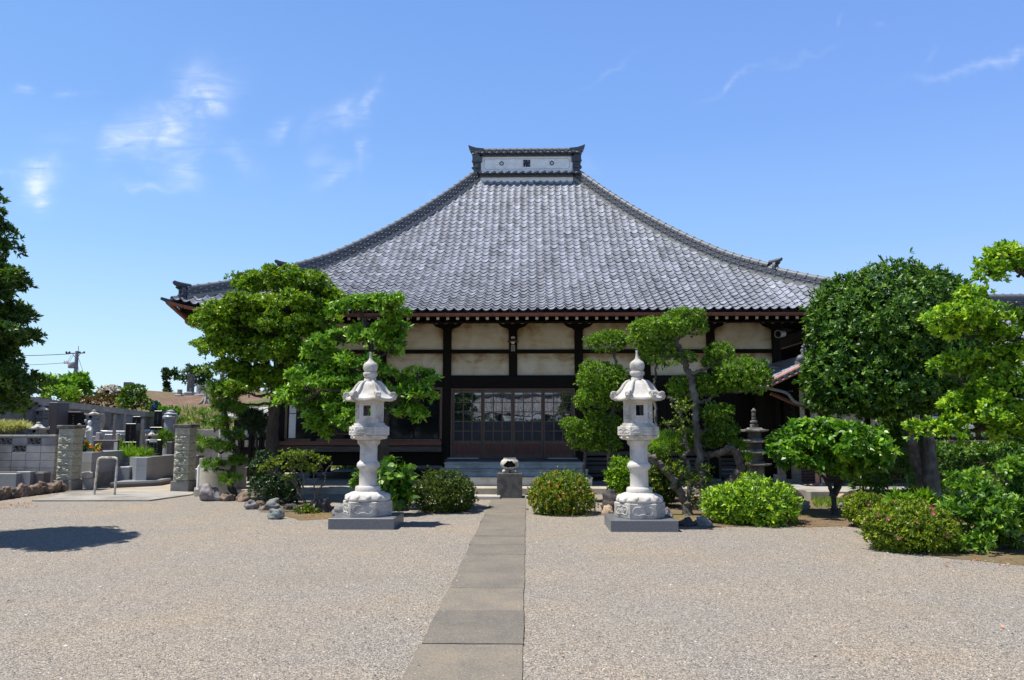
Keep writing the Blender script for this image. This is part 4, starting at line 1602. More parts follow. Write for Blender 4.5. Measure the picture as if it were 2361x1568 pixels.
def leaf_mesh(p, g, nleaf, ln, wd, spread, seed, base=.5, tint_sd=.22, droop=.0, lensd=.22, along=.5, six=False):
    """a tuft of leaves at every shoot: folded lozenges. returns verts, quads, tints"""
    r = np.random.default_rng(seed)
    n = len(p)
    P_ = np.repeat(p, nleaf, 0)
    D_ = np.repeat(g, nleaf, 0)
    N_ = n * nleaf
    a = np.cross(D_, r.normal(size=D_.shape))
    a /= np.linalg.norm(a, axis=1)[:, None] + 1e-9
    th = np.radians(np.clip(r.normal(spread[0], spread[1], N_), 3, 140))[:, None]
    ax = D_ * np.cos(th) + a * np.sin(th)
    ax[:, 2] -= droop * r.random(N_)
    ax /= np.linalg.norm(ax, axis=1)[:, None]
    L = ln * np.clip(r.normal(1, lensd, N_), .5, 1.6)[:, None]
    W = wd * np.clip(r.normal(1, .18, N_), .5, 1.5)[:, None]
    P_ = P_ - D_ * (r.random(N_)[:, None] * along * ln)
    side = np.cross(ax, D_ + r.normal(size=D_.shape) * .35)
    side /= np.linalg.norm(side, axis=1)[:, None] + 1e-9
    nrm = np.cross(side, ax)
    fold = .16 * W
    if six:
        v = np.stack([P_, P_ + ax * L * .3 + side * W * .46 + nrm * fold, P_ + ax * L * .68 + side * W * .40 + nrm * fold, P_ + ax * L,
                      P_ + ax * L * .68 - side * W * .40 + nrm * fold, P_ + ax * L * .3 - side * W * .46 + nrm * fold], 1)
        k = 6
    else:
        v = np.stack([P_, P_ + ax * L * .52 + side * W * .5 + nrm * fold, P_ + ax * L, P_ + ax * L * .52 - side * W * .5 + nrm * fold], 1)
        k = 4
    t = np.clip(np.repeat(r.normal(base, tint_sd, n), nleaf) + r.normal(0, .1, N_), 0, 1)
    return v.reshape(-1, 3), k, t


def leaves_object(name, chunks, mat, parent=None, kind=None, origin=None):
    vs = np.concatenate([c[0] for c in chunks])
    k = chunks[0][1]
    t = np.concatenate([c[2] for c in chunks])
    nf = len(vs) // k
    me = bpy.data.meshes.new(name)
    me.vertices.add(len(vs))
    me.vertices.foreach_set('co', vs.astype(np.float32).ravel())
    me.loops.add(nf * k)
    me.loops.foreach_set('vertex_index', np.arange(nf * k, dtype=np.int32))
    me.polygons.add(nf)
    me.polygons.foreach_set('loop_start', np.arange(0, nf * k, k, dtype=np.int32))
    me.polygons.foreach_set('loop_total', np.full(nf, k, dtype=np.int32))
    me.update(calc_edges=True)
    me.materials.append(mat)
    at = me.attributes.new('tint', 'FLOAT', 'FACE')
    at.data.foreach_set('value', t.astype(np.float32))
    o = link_mesh(name, me, parent, origin=origin)
    if kind: o['kind'] = kind
    return o


def wobble_path(pts, k=6, amp=.0, seed=0):
    r = np.random.default_rng(seed)
    out = spline(pts, k)
    if amp:
        out = [p + r.normal(size=3) * amp * (0 < i < len(out) - 1) for i, p in enumerate(out)]
    return out


SEED = [100]


def plant(name, label, cat, Y, pads, stems, leaf, bark='bark_dark', conv=None, group=None, dens=1.0, ln=.07, wd=.035, nleaf=7, spread=(55, 18), inner=.22,
          under=.45, amp=.10, updir=.45, depth=1.0, limbs=True, base=.5, six=False, droop=0.0, yj=.18, flat_under=0.0, wob=.012, twig=.012, tint_sd=.27, clump=None, base_origin=None):
    """pads: (px, py, rx, ry[, dy]) photograph pixels at distance Y; stems: list of ([(px, py, dy)...], r0, r1) in metres radius"""
    conv = conv or (lambda x, y: (x, y))
    SEED[0] += 17
    sd = SEED[0]
    r = np.random.default_rng(sd)
    sx = conv(1, 0)[0] - conv(0, 0)[0]
    ms = mpp(Y)
    trs = []
    stempts = []
    first = None
    for (pts, r0, r1) in stems:
        w3 = [P(*conv(q[0], q[1]), Y + (q[2] if len(q) > 2 else 0)) for q in pts]
        sp = wobble_path([tuple(v) for v in w3], 7, wob, sd)
        n = len(sp)
        rr = [r0 + (r1 - r0) * (i / (n - 1)) ** .8 for i in range(n)]
        rr = [a * (1 + .10 * math.sin(i * 1.9 + sd)) * (1.0 + (.45 * max(0, 1 - i / 5) if pts is stems[0][0] else 0)) for i, a in enumerate(rr)]
        tr = MB()
        tr.tube(sp, rr, 10)
        trs.append(tr)
        stempts += [(a, b, tr) for a, b in zip(sp, rr)]
        if first is None:
            first = sp[0]
    chunks = []
    P3 = []
    for i, pd in enumerate(pads):
        dy = pd[4] if len(pd) > 4 else r.uniform(-yj, yj) * pd[2] * sx * ms * 3
        c = P(*conv(pd[0], pd[1]), Y + dy)
        rx, rz = pd[2] * sx * ms, pd[3] * sx * ms
        ry = rx * depth
        P3.append((c, rx, ry, rz))
    for i, (c, rx, ry, rz) in enumerate(P3):
        area = 4 * math.pi * (((rx * ry) ** 1.6 + (rx * rz) ** 1.6 + (ry * rz) ** 1.6) / 3) ** (1 / 1.6)
        n = int(max(30, area * dens))
        if clump:      # pads built of smaller tufts
            cn, cr = clump
            m = max(4, int(area * cn))
            cp, cg = pad_shoots(c, (rx, ry, rz), m, sd + i * 31, inner, under, amp, updir, flat_under)
            for j in range(len(cp)):
                s = cr * r.uniform(.7, 1.3)
                p, g = pad_shoots(cp[j] - cg[j] * s * .5, (s, s, s * .62), max(6, int(n / m)), sd + i * 31 + j * 7 + 3, .15, .25, .05, updir)
                chunks.append(leaf_mesh(p, g, nleaf, ln, wd, spread, sd + i * 13 + j, base + r.normal(0, .1), tint_sd, droop, six=six))
        else:
            p, g = pad_shoots(c, (rx, ry, rz), n, sd + i * 31, inner, under, amp, updir, flat_under)
            chunks.append(leaf_mesh(p, g, nleaf, ln, wd, spread, sd + i * 13, base + r.normal(0, .04), tint_sd, droop, six=six))
        if limbs and stempts:
            # a limb from the nearest lower point of the stem, then twigs out to the pad
            cand = [(np.linalg.norm(np.array(c) - q[0]) + 2.2 * max(0, q[0][2] - (c.z - .1 * rz)), q) for q in stempts]
            q = min(cand, key=lambda e: e[0])[1]
            a, tr = q[0], q[2]
            e = np.array(c) - np.array([0, 0, .45 * rz])
            mid = (a + e) / 2 + np.array([0, 0, -.08]) + r.normal(size=3) * .05
            r0 = min(q[1] * .75, .02 + .05 * rx)
            sp = wobble_path([a, mid, e], 5, wob, sd + i)
            tr.tube(sp, [r0 * (1 - .65 * k / (len(sp) - 1)) for k in range(len(sp))], 7)
            for k in range(5 if rx > .25 else 3):
                d = r.normal(size=3)
                d[2] = abs(d[2]) * .6
                d /= np.linalg.norm(d)
                e2 = np.array(c) + d * np.array([rx, ry, rz]) * .75
                s0 = sp[-1 - int(r.integers(0, 4))]
                tr.tube(wobble_path([s0, (s0 + e2) / 2 + r.normal(size=3) * .04, e2], 4, wob * .6, sd + k), [twig * 1.3 * (1 - .14 * j) for j in range(9)][:9], 5)
    if first is None:
        c0 = P3[0][0]
        gx = G(*conv(pads[0][0], pads[0][1] + pads[0][3]))
        first = (c0.x, c0.y, 0)
    t = thing(name, label, cat, (first[0], first[1], max(0.0, 0 if first[2] < .6 else first[2])), 0, group)
    leaves_object('crown' if stems else 'foliage', chunks, MATS[leaf], t)
    for tr in trs:
        tr.build('trunk', MATS[bark], t, smooth=True)
    return t, P3


def blossoms(parent, P3, n, mat, size, seed, front=True, name='blossoms', upper=-.3):
    r = np.random.default_rng(seed)
    ch = []
    for (c, rx, ry, rz) in P3:
        d = r.normal(size=(n * 6, 3))
        d /= np.linalg.norm(d, axis=1)[:, None]
        d = d[(d[:, 1] < .35) & (d[:, 2] > upper)][:n]
        p = np.array(c) + d * np.array([rx, ry, rz]) * 1.03
        g = d + np.array([0, -.2, .2])
        g /= np.linalg.norm(g, axis=1)[:, None]
        ch.append(leaf_mesh(p, g, 6, size, size * .75, (65, 12), seed + 3, .5, .25, along=.1))
    return leaves_object(name, ch, MATS[mat], parent)


C5 = lambda x, y: ((850 + x * .36) * .57642, (1650 + y * .36) * .57642)
C4 = lambda x, y: ((2200 + x * .63776) * .57642, (1150 + y * .63776) * .57642)
CR = lambda x, y: ((3000 + x * .92489) * .57642, (900 + y * .92489) * .57642)
C3 = lambda x, y: ((3000 + x * .4642) * .57642, (1700 + y * .4642) * .57642)

# left edge: tall dark evergreen standing mostly outside the picture
plant('evergreen_tree', 'tall dark evergreen tree cut off by the left edge of the photo', 'tree', 10.9,
      [(-66, 545, 92, 88, .1), (-78, 450, 62, 46, 0), (-58, 640, 104, 64, -.2), (-52, 715, 112, 52, .1), (-28, 765, 100, 36, -.4), (-62, 868, 118, 62, .0), (-70, 925, 120, 46, .3), (-60, 820, 110, 60, .4), (-90, 700, 112, 190, .5)],
      [([(-95, 1262, 0), (-95, 1050, 0), (-90, 900, 0), (-80, 700, 0), (-72, 520, 0)], .17, .06)],
      'leaf_deep', dens=330, ln=.075, wd=.03, nleaf=8, clump=(9, .17), inner=.35, amp=.10, depth=1.15, yj=0, under=.7)

# layered tree beside the hall's left corner
plant('layered_tree', 'large bright green tree clipped into layered pads, hiding the left roof corner', 'tree', 17.4,
      [(632, 645, 88, 36), (700, 655, 60, 34), (575, 655, 30, 28), (560, 718, 92, 32), (655, 700, 110, 30), (748, 692, 48, 34), (505, 740, 50, 32), (600, 755, 112, 38), (700, 752, 78, 38),
       (492, 787, 54, 26), (560, 805, 88, 34), (650, 815, 88, 44), (722, 805, 55, 45), (525, 850, 52, 20), (580, 862, 60, 30), (560, 893, 52, 22), (508, 905, 36, 20), (620, 880, 50, 30), (690, 860, 50, 35)],
      [([(636, 1150, .1), (630, 1080, .1), (628, 1010, .05), (632, 930, 0), (642, 850, 0), (640, 760, 0), (650, 670, 0)], .20, .07)],
      'leaf_mokkoku', dens=270, ln=.070, wd=.034, nleaf=8, clump=(5, .23), inner=.18, updir=.8, amp=.12, depth=.9, base=.66, flat_under=.35, under=.4)

# loose tree behind the left lantern
plant('loose_tree', 'loose open tree with soft green leaves reaching out behind the left lantern', 'tree', 15.4,
      [(830, 700, 60, 34), (655, 905, 28, 18), (735, 800, 52, 32), (700, 850, 40, 26), (765, 850, 44, 28), (885, 850, 36, 26), (905, 700, 46, 28), (782, 770, 52, 32), (868, 765, 70, 38), (905, 735, 40, 30), (705, 880, 52, 32), (745, 925, 62, 40), (682, 925, 36, 28), (800, 880, 66, 50), (835, 955, 52, 38), (735, 985, 36, 20),
       (720, 960, 30, 24), (935, 905, 56, 28), (978, 900, 30, 24), (950, 945, 46, 20), (962, 858, 36, 26), (800, 830, 40, 34), (840, 830, 40, 30), (905, 800, 25, 22), (880, 905, 46, 34), (780, 950, 46, 34)],
      [([(876, 1165, .1), (880, 1080, .1), (888, 1010, 0), (886, 930, 0), (866, 850, 0), (850, 780, 0), (835, 720, 0)], .13, .035),
       ([(886, 960, 0), (920, 920, -.1), (960, 890, -.2)], .05, .02), ([(880, 920, 0), (820, 900, -.2), (740, 900, -.3)], .06, .02)],
      'leaf_loose', bark='bark_dark', dens=92, ln=.108, wd=.045, nleaf=7, inner=.5, amp=.25, depth=.95, clump=(4.2, .18), base=.70, under=.8, six=True, spread=(62, 22))

# small pine by the gate
plant('pine_tree', 'small tiered pine with spiky needle tufts in front of the concrete well ring', 'pine', 17.2,
      [(515, 932, 24, 11), (500, 972, 28, 12), (540, 1000, 23, 10), (484, 1024, 24, 13), (490, 1070, 25, 11), (545, 1060, 21, 10), (530, 1104, 24, 14), (498, 893, 25, 12), (520, 1030, 18, 9), (548, 940, 20, 10), (535, 905, 22, 10)],
      [([(546, 1153, 0), (532, 1118, 0), (538, 1075, .05), (546, 1040, .05), (528, 1000, 0), (520, 950, 0), (518, 885, 0)], .075, .03)],
      'leaf_needle', bark='bark_dark', dens=62, ln=.115, wd=.012, nleaf=46, spread=(58, 26), inner=.3, updir=.7, amp=.12, depth=.95, base=.62, under=.45)
plant('clipped_conifer', 'dark clipped conifer tuft between the pine and the layered tree trunk', 'shrub', 18.2,
      [(586, 968, 34, 19), (600, 985, 24, 16), (570, 955, 24, 14)], [([(592, 1140, 0), (594, 1050, 0), (588, 975, 0)], .05, .025)],
      'leaf_dark', dens=220, ln=.10, wd=.012, nleaf=12, spread=(40, 18))

# crooked open azalea and the dark shrub behind it
plant('crooked_azalea', 'sparse old azalea with bare crooked stems left of the stone lantern', 'shrub', 14.75,
      [(880, 465, 135, 56), (1040, 470, 120, 56), (575, 620, 76, 50), (720, 560, 105, 56), (820, 725, 62, 40), (1070, 620, 110, 66), (880, 610, 85, 48), (1200, 520, 90, 50), (950, 535, 90, 45)],
      [([(1060, 1085), (1000, 960), (945, 850), (925, 740), (900, 640), (860, 520)], .035, .012), ([(1075, 1085), (1150, 930), (1245, 790), (1250, 660), (1330, 555)], .030, .01),
       ([(960, 880), (880, 760), (740, 700), (620, 640)], .02, .008), ([(1000, 900), (1015, 720), (980, 600), (1040, 500)], .02, .008), ([(1140, 940), (1125, 740), (1140, 620)], .018, .008)],
      'leaf_azalea', bark='bark_grey', conv=C5, dens=280, ln=.042, wd=.020, nleaf=6, inner=.35, amp=.2, base=.48, twig=.006, wob=.012, depth=.8, under=.3)
plant('ground_shrub', 'low tuft of green leaves around the foot of the crooked azalea', 'shrub', 14.5,
      [(980, 1085, 70, 42, 0), (1130, 1095, 80, 36, .1), (1050, 1060, 60, 50, .1)], [], 'leaf_azalea', conv=C5, dens=420, ln=.045, wd=.02, nleaf=6, base=.35)
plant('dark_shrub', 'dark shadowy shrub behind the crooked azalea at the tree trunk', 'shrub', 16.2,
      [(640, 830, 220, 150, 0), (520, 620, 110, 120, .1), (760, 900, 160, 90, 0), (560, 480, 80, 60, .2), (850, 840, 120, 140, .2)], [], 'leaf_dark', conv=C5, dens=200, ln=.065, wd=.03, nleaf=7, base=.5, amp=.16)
plant('hydrangea', 'large-leaved green hydrangea just right of the left lantern shaft', 'shrub', 14.3,
      [(2000, 720, 170, 190, 0), (2060, 960, 140, 130, -.1), (1900, 960, 130, 130, 0), (2130, 760, 80, 120, .1), (1640, 780, 70, 130, .4)], [], 'leaf_big', conv=C5, dens=62, ln=.16, wd=.095, nleaf=6, base=.32, spread=(75, 18), amp=.16, inner=.4, six=True, droop=.35)

# clipped azaleas
def bush(label, Y, px, py, rx, ry, leaf, flowers=0, fm='petal_pink', name='azalea', cat='azalea', **kw):
    a = dict(dens=560, ln=.042, wd=.019, nleaf=7, inner=.18, amp=.10, base=.5, under=.8, depth=.95, spread=(48, 18), updir=.35, yj=0)
    a.update(kw)
    a.setdefault('group', 'clipped bushes along the yard')
    t, P3 = plant(name, label, cat, Y, [(px, py, rx, ry, 0), (px - rx * .26, py + ry * .08, rx * .70, ry * .74, -.05), (px + rx * .26, py + ry * .08, rx * .70, ry * .74, .02)], [], leaf, **a)
    if flowers:
        blossoms(t, P3[:1], flowers, fm, .034, 31)
    return t


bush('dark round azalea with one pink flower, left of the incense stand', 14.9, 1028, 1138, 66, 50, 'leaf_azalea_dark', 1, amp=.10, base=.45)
bush('round azalea flecked with orange leaves, right of the incense stand', 14.65, 1295, 1141, 73, 51, 'leaf_azalea_orange', 0, amp=.05)
bush('fresh light green mounded shrub right of the cloud-pruned trees', 13.35, 1729, 1162, 94, 56, 'leaf_fresh', name='mounded_shrub', cat='shrub', ln=.075, wd=.028, dens=250, amp=.10, base=.5, spread=(55, 20))
bush('small light green shrub half hidden behind the right lantern', 15.6, 1440, 1102, 40, 40, 'leaf_fresh', name='mounded_shrub', cat='shrub', ln=.07, wd=.027, dens=280, base=.45)
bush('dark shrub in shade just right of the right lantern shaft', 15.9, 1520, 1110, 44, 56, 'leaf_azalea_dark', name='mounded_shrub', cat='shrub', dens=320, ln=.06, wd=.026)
bush('large azalea dotted with pink flowers at the right front', 10.45, 2102, 1224, 96, 66, 'leaf_azalea', 20, amp=.09, base=.52, dens=620, ln=.042)
bush('small round azalea with few pink flowers under the twin-trunked tree', 12.8, 1998, 1176, 49, 36, 'leaf_azalea', 10, amp=.06, base=.5, dens=620, ln=.042)

# cloud-pruned group right of the doors
plant('cloud_pruned_tree', 'domed cloud-pruned tree between the doors and the right lantern', 'tree', 16.9,
      [(330, 585, 150, 120, 0), (270, 700, 100, 95, -.1), (430, 640, 90, 120, .1), (250, 500, 50, 42, .1), (345, 340, 112, 66, 0), (430, 320, 60, 46, 0), (130, 855, 62, 38, -.1), (190, 930, 88, 88, 0), (330, 880, 120, 92, .1), (380, 985, 70, 42, 0), (270, 985, 70, 40, 0)],
      [([(372, 1310), (370, 1180), (372, 1050), (380, 900), (400, 720), (420, 520), (400, 400)], .05, .03), ([(214, 1250), (215, 1120), (222, 1010)], .035, .025)],
      'leaf_pruned', bark='bark_grey', conv=C4, dens=480, ln=.050, wd=.021, nleaf=7, inner=.15, amp=.07, base=.5, under=.6, spread=(46, 16))
plant('cloud_pruned_tree', 'tall cloud-pruned tree with a leaning grey trunk and broad flat top', 'tree', 15.0,
      [(640, 265, 150, 72, 0), (760, 250, 110, 66, -.1), (840, 180, 120, 48, .15), (910, 240, 84, 54, .1), (560, 330, 80, 44, 0), (670, 385, 120, 70, .1), (1062, 405, 88, 60, 0), (1010, 470, 60, 40, .1), (1200, 540, 165, 92, -.1), (1290, 590, 100, 70, 0), (1120, 590, 90, 64, 0),
       (1000, 640, 80, 48, .1), (855, 440, 66, 34, 0), (1050, 785, 92, 58, 0), (1075, 900, 95, 76, .2), (1000, 945, 80, 60, .3), (820, 640, 84, 78, .4), (950, 570, 60, 40, .1)],
      [([(975, 1420), (955, 1250), (935, 1050), (915, 850), (908, 690), (882, 570), (850, 490), (818, 400), (780, 320)], .085, .05), ([(870, 540), (960, 520), (1060, 470), (1150, 560)], .04, .02), ([(912, 720), (1000, 720), (1050, 800)], .04, .02)],
      'leaf_pruned', bark='bark_grey', conv=C4, dens=400, ln=.052, wd=.022, nleaf=7, inner=.22, amp=.08, base=.45, under=.6, spread=(48, 18))
plant('slender_tree', 'slender bare-stemmed tree rising beside the right lantern roof', 'tree', 15.8,
      [(640, 440, 60, 46), (720, 470, 70, 40), (600, 400, 50, 40)], [([(700, 1120), (672, 960), (660, 780), (655, 640), (660, 560), (672, 470)], .045, .02)],
      'leaf_pruned', bark='bark_grey', conv=C4, dens=200, ln=.05, wd=.022, nleaf=6, inner=.4, amp=.2, base=.35)
plant('leaning_tree', 'old gnarled tree with pale mottled trunk leaning behind the right lantern', 'tree', 14.4,
      [(735, 855, 50, 34), (825, 750, 66, 44), (830, 830, 54, 60), (850, 930, 50, 60), (830, 1150, 60, 44), (900, 1210, 55, 60), (760, 1130, 44, 30), (900, 1330, 44, 40), (990, 1200, 48, 90), (1000, 1320, 55, 70)],
      [([(862, 1445), (850, 1370), (815, 1285), (760, 1195), (705, 1125), (650, 1085), (590, 1045)], .085, .05), ([(850, 1380), (880, 1230), (862, 1110), (850, 1000), (835, 880), (770, 730), (745, 690)], .045, .018)],
      'leaf_azalea', bark='bark_grey', conv=C4, dens=130, ln=.055, wd=.024, nleaf=6, inner=.5, amp=.25, base=.3, wob=.02)
plant('arching_pine', 'pine with a thick bark trunk bent over in an arch behind the mounded shrub', 'pine', 14.9,
      [(760, 985, 125, 72, .5), (860, 960, 70, 62, .5), (1222, 1070, 42, 34, .1), (1170, 990, 46, 32, .2), (680, 1010, 66, 50, .5)],
      [([(1110, 1330), (1125, 1235), (1165, 1185), (1200, 1125), (1182, 1060), (1130, 1008), (1075, 1035), (1000, 1050, .2), (880, 1010, .4), (760, 1000, .5)], .105, .045)],
      'leaf_pine', bark='bark_pine', conv=C4, dens=110, ln=.12, wd=.010, nleaf=22, spread=(45, 20), base=.6, wob=.015)

# right side of the yard
plant('round_tree', 'small umbrella-shaped tree with glossy leaves left of the twin-trunked tree', 'tree', 14.6,
      [(1915, 1022, 122, 58, 0), (1852, 1036, 64, 52, -.1), (1990, 1040, 66, 52, .1), (1905, 992, 84, 32, 0), (1880, 1058, 80, 34, .1), (1965, 1058, 74, 34, -.1)],
      [([(1925, 1192, -.2), (1922, 1150, -.2), (1912, 1120, -.1), (1885, 1085), (1868, 1050)], .055, .022), ([(1922, 1150, -.2), (1928, 1110), (1930, 1050)], .05, .025), ([(1926, 1140, -.2), (1948, 1100), (1975, 1050)], .045, .02), ([(1912, 1120, -.1), (1905, 1075), (1902, 1030)], .03, .02)],
      'leaf_round', dens=120, ln=.105, wd=.055, nleaf=6, inner=.35, amp=.16, clump=(6, .17), base=.52, spread=(72, 20), droop=.5, six=True, limbs=True, twig=.01)
plant('twin_trunked_tree', 'huge dark green domed tree on two thick trunks at the right', 'tree', 15.8,
      [(2045, 745, 150, 122, 0), (1985, 845, 112, 104, -.2), (2130, 718, 118, 92, .2), (2110, 850, 140, 112, .0), (1925, 800, 60, 130, .1), (2215, 760, 72, 112, .3), (2205, 860, 74, 84, .2), (1895, 880, 44, 70, .1), (2005, 900, 110, 48, .1), (1960, 700, 74, 66, .1), (2075, 895, 115, 58, -.4)],
      [([(2144, 1172, 0), (2126, 1100, 0), (2104, 1030, 0), (2092, 960, 0), (2080, 860, 0)], .165, .09), ([(2152, 1174, -.2), (2146, 1100, -.2), (2140, 1020, -.1), (2136, 940, 0), (2140, 840, 0)], .17, .10)],
      'leaf_osmanthus', bark='bark_grey', dens=150, ln=.095, wd=.036, nleaf=8, inner=.2, amp=.07, base=.5, spread=(58, 18), under=.7, depth=.95, six=True, twig=.015)
plant('yellow_green_tree', 'yellow-green layered tree reaching in from the right edge of the photo', 'tree', 11.6,
      [(1120, 115, 100, 44), (1030, 190, 56, 34), (1195, 160, 80, 55), (930, 395, 135, 52), (870, 440, 62, 32), (1080, 455, 80, 40), (960, 300, 54, 30), (880, 590, 92, 44), (1010, 615, 80, 42), (1160, 540, 84, 60), (1090, 690, 100, 44), (960, 735, 82, 42),
       (1170, 790, 110, 52), (890, 785, 80, 36), (1020, 830, 125, 40), (755, 868, 62, 28), (840, 885, 64, 28), (1140, 880, 100, 44), (1200, 400, 60, 60), (1110, 570, 90, 46), (1060, 765, 84, 42), (1180, 690, 70, 50)],
      [([(1310, 1330, .4), (1300, 1100, .4), (1290, 850, .3), (1280, 600, .2), (1260, 380, .1), (1210, 220, 0)], .14, .05), ([(1290, 520, .2), (1180, 500, 0), (1050, 490, 0), (930, 480, 0)], .06, .02), ([(1240, 250, 0), (1150, 195, 0), (1040, 200, 0)], .04, .015), ([(1290, 900, .3), (1100, 880, .1), (930, 890, 0), (890, 925, 0), (850, 900, 0)], .05, .015), ([(1285, 760, .3), (1150, 740, 0), (980, 770, 0)], .05, .015)],
      'leaf_yellow', bark='bark_dark', conv=CR, dens=250, ln=.080, wd=.036, nleaf=7, inner=.25, amp=.2, base=.55, updir=.75, under=.35, clump=(8.0, .19), six=True, flat_under=.3)
plant('tall_shrub', 'big glossy green shrub behind the flowering azalea at the right edge', 'shrub', 10.6,
      [(1060, 1235, 190, 130, .1), (1130, 1120, 120, 90, .3), (965, 1200, 110, 120, -.1), (1180, 1050, 80, 70, .6), (935, 1080, 70, 62, .3), (1010, 1320, 150, 90, -.2), (1150, 1330, 150, 100, -.2), (1240, 1200, 100, 180, .1)], [],
      'leaf_big', conv=CR, dens=150, ln=.082, wd=.036, nleaf=7, inner=.3, amp=.14, base=.5, six=True, clump=(6, .15))
plant('yellow_shrub', 'pale yellow-green clipped shrub behind the foot of the twin trunks', 'shrub', 16.6,
      [(735, 1160, 56, 46, 0), (835, 1150, 46, 40, .2), (700, 1180, 36, 36, 0)], [], 'leaf_fresh', conv=CR, dens=320, ln=.05, wd=.02, nleaf=6, base=.7)
plant('oleander', 'dark shrub with long narrow leaves between the round tree and twin trunks', 'shrub', 17.2,
      [(560, 1010, 110, 130, 0), (630, 900, 70, 90, .2), (690, 980, 60, 110, .1), (490, 1060, 60, 90, 0)], [], 'leaf_osmanthus', conv=CR, dens=60, ln=.22, wd=.04, nleaf=8, spread=(55, 22), base=.62, inner=.4, amp=.2)
plant('dark_hedge', 'shaded dark hedge behind the yellow-green tree, in front of the white wall', 'hedge', 17.6,
      [(1080, 1010, 130, 70, 0), (1190, 980, 90, 100, 0), (850, 1040, 110, 100, .4), (950, 1000, 60, 50, .6), (1150, 880, 100, 100, .4)], [], 'leaf_osmanthus', conv=CR, dens=130, ln=.10, wd=.04, nleaf=7, base=.55, amp=.16)
plant('sprouting_shrub', 'bright feathery sprig growing out of the flowering azalea', 'shrub', 11.1,
      [(690, 1215, 62, 34, 0), (760, 1190, 34, 30, .1), (640, 1190, 40, 20, 0)], [], 'leaf_fresh', conv=CR, dens=110, ln=.15, wd=.035, nleaf=7, spread=(50, 20), base=.3, amp=.2, inner=.5)


# ---------------------------------------------------------------- rocks
def rock_mesh(w, d, h, seed, rough=.16, facets=7):
    r = np.random.default_rng(seed)
    import bmesh
    bm = bmesh.new()
    bmesh.ops.create_icosphere(bm, subdivisions=4, radius=1.0)
    v = np.array([tuple(q.co) for q in bm.verts])
    for _ in range(facets):
        n = r.normal(size=3)
        n /= np.linalg.norm(n)
        lim = r.uniform(.55, .88)
        ex = np.clip(v @ n - lim, 0, None)
        v -= n * ex[:, None] * .85
    m = lumps(v, 7, rough, seed) 
    v *= m[:, None]
    v += .02 * np.sin(v[:, [1, 2, 0]] * 17 + seed) + .012 * np.sin(v[:, [2, 0, 1]] * 37 + seed)
    v[:, 2] = np.where(v[:, 2] < -.5, -.5 + (v[:, 2] + .5) * .2, v[:, 2])
    lo, hi = v.min(0), v.max(0)
    v = (v - (lo + hi) / 2) / (hi - lo) * np.array([w, d, h * 1.18])
    v[:, 2] += h * 1.18 / 2 - h * .18
    fs = [tuple(q.index for q in f.verts) for f in bm.faces]
    bm.free()
    return v, fs


stone('rock_purple', (.13, .11, .12), (.30, .27, .27), scale=6, rough=.85, bump=.6, c=(.36, .34, .33), cscale=3)
stone('rock_brown', (.14, .10, .075), (.30, .22, .16), scale=5, rough=.9, bump=.6, c=(.10, .08, .07), cscale=3)
stone('rock_grey', (.15, .155, .15), (.34, .34, .325), scale=7, rough=.85, bump=.6, c=(.11, .11, .11), cscale=3.5)
stone('rock_green', (.15, .185, .18), (.27, .31, .30), scale=6, rough=.8, bump=.5, c=(.18, .19, .18), cscale=3)
stone('rock_dark', (.045, .042, .043), (.12, .11, .108), scale=6, rough=.85, bump=.7, c=(.07, .05, .045), cscale=3)
stone('rock_tan', (.32, .22, .14), (.48, .36, .25), scale=5, rough=.9, bump=.5)
ROCKS = [
    (477, 1156, 62, 39, 'rock_purple', 'large purple-grey boulder beside the right gate pillar'), (521, 1156, 36, 20, 'rock_brown', 'brown rock between the big boulder and the small pine'),
    (554, 1157, 40, 25, 'rock_brown', 'reddish brown rock just right of the small pine trunk'), (577, 1175, 38, 22, 'rock_purple', 'low purplish rock left of the grey mottled rock'),
    (619, 1177, 50, 27, 'rock_grey', 'grey mottled rock behind the round greenish stone'), (631, 1198, 41, 24, 'rock_green', 'smooth round greenish stone out on the gravel'),
    (668, 1176, 40, 14, 'rock_dark', 'flat dark rock in shade left of the crooked azalea'), (745, 1182, 46, 34, 'rock_dark', 'dark pointed rock between crooked azalea and left lantern'),
    (776, 1195, 34, 30, 'rock_grey', 'pale grey rock touching the left lantern slab'), (925, 1178, 30, 22, 'rock_dark', 'dark rock behind the left lantern slab, under the hydrangea'),
    (1409, 1180, 46, 50, 'rock_dark', 'dark upright rock left of the right lantern'), (1402, 1187, 30, 22, 'rock_tan', 'tan rock at the foot of the dark upright rock'),
    (1541, 1196, 26, 26, 'rock_purple', 'reddish rock close behind the right lantern slab'), (1585, 1214, 48, 20, 'rock_dark', 'low dark rock right of the right lantern slab'),
    (1626, 1214, 42, 23, 'rock_grey', 'pale rock with folds left of the mounded shrub'), (1852, 1177, 44, 22, 'rock_grey', 'smooth grey oval stone below the concrete corner'),
    (1822, 1166, 34, 20, 'rock_tan', 'tan stone behind the mounded shrub'), (1840, 1158, 38, 27, 'rock_dark', 'rugged dark rock leaning on the concrete apron'),
    (1803, 1146, 30, 34, 'rock_dark', 'dark rock half hidden behind the mounded shrub'), (1935, 1156, 32, 20, 'rock_tan', 'tan boulder behind the round tree trunk'),
    (1946, 1172, 22, 18, 'rock_grey', 'small grey stone right of the round tree trunk')]
for i, (px, py, w, h, m_, lab) in enumerate(ROCKS):
    g = G(px, py)
    k = mpp(g.y)
    d = w * k * .8
    v, fs = rock_mesh(w * k, d, h * k, 40 + i)
    mb = MB()
    mb.add(v + np.array([g.x, g.y + d * .35, 0]), fs)
    setp(mb.build('rock', MATS[m_], smooth='all', origin=(g.x, g.y + d * .35, 0)), lab, 'rock', 'garden rocks edging the beds')

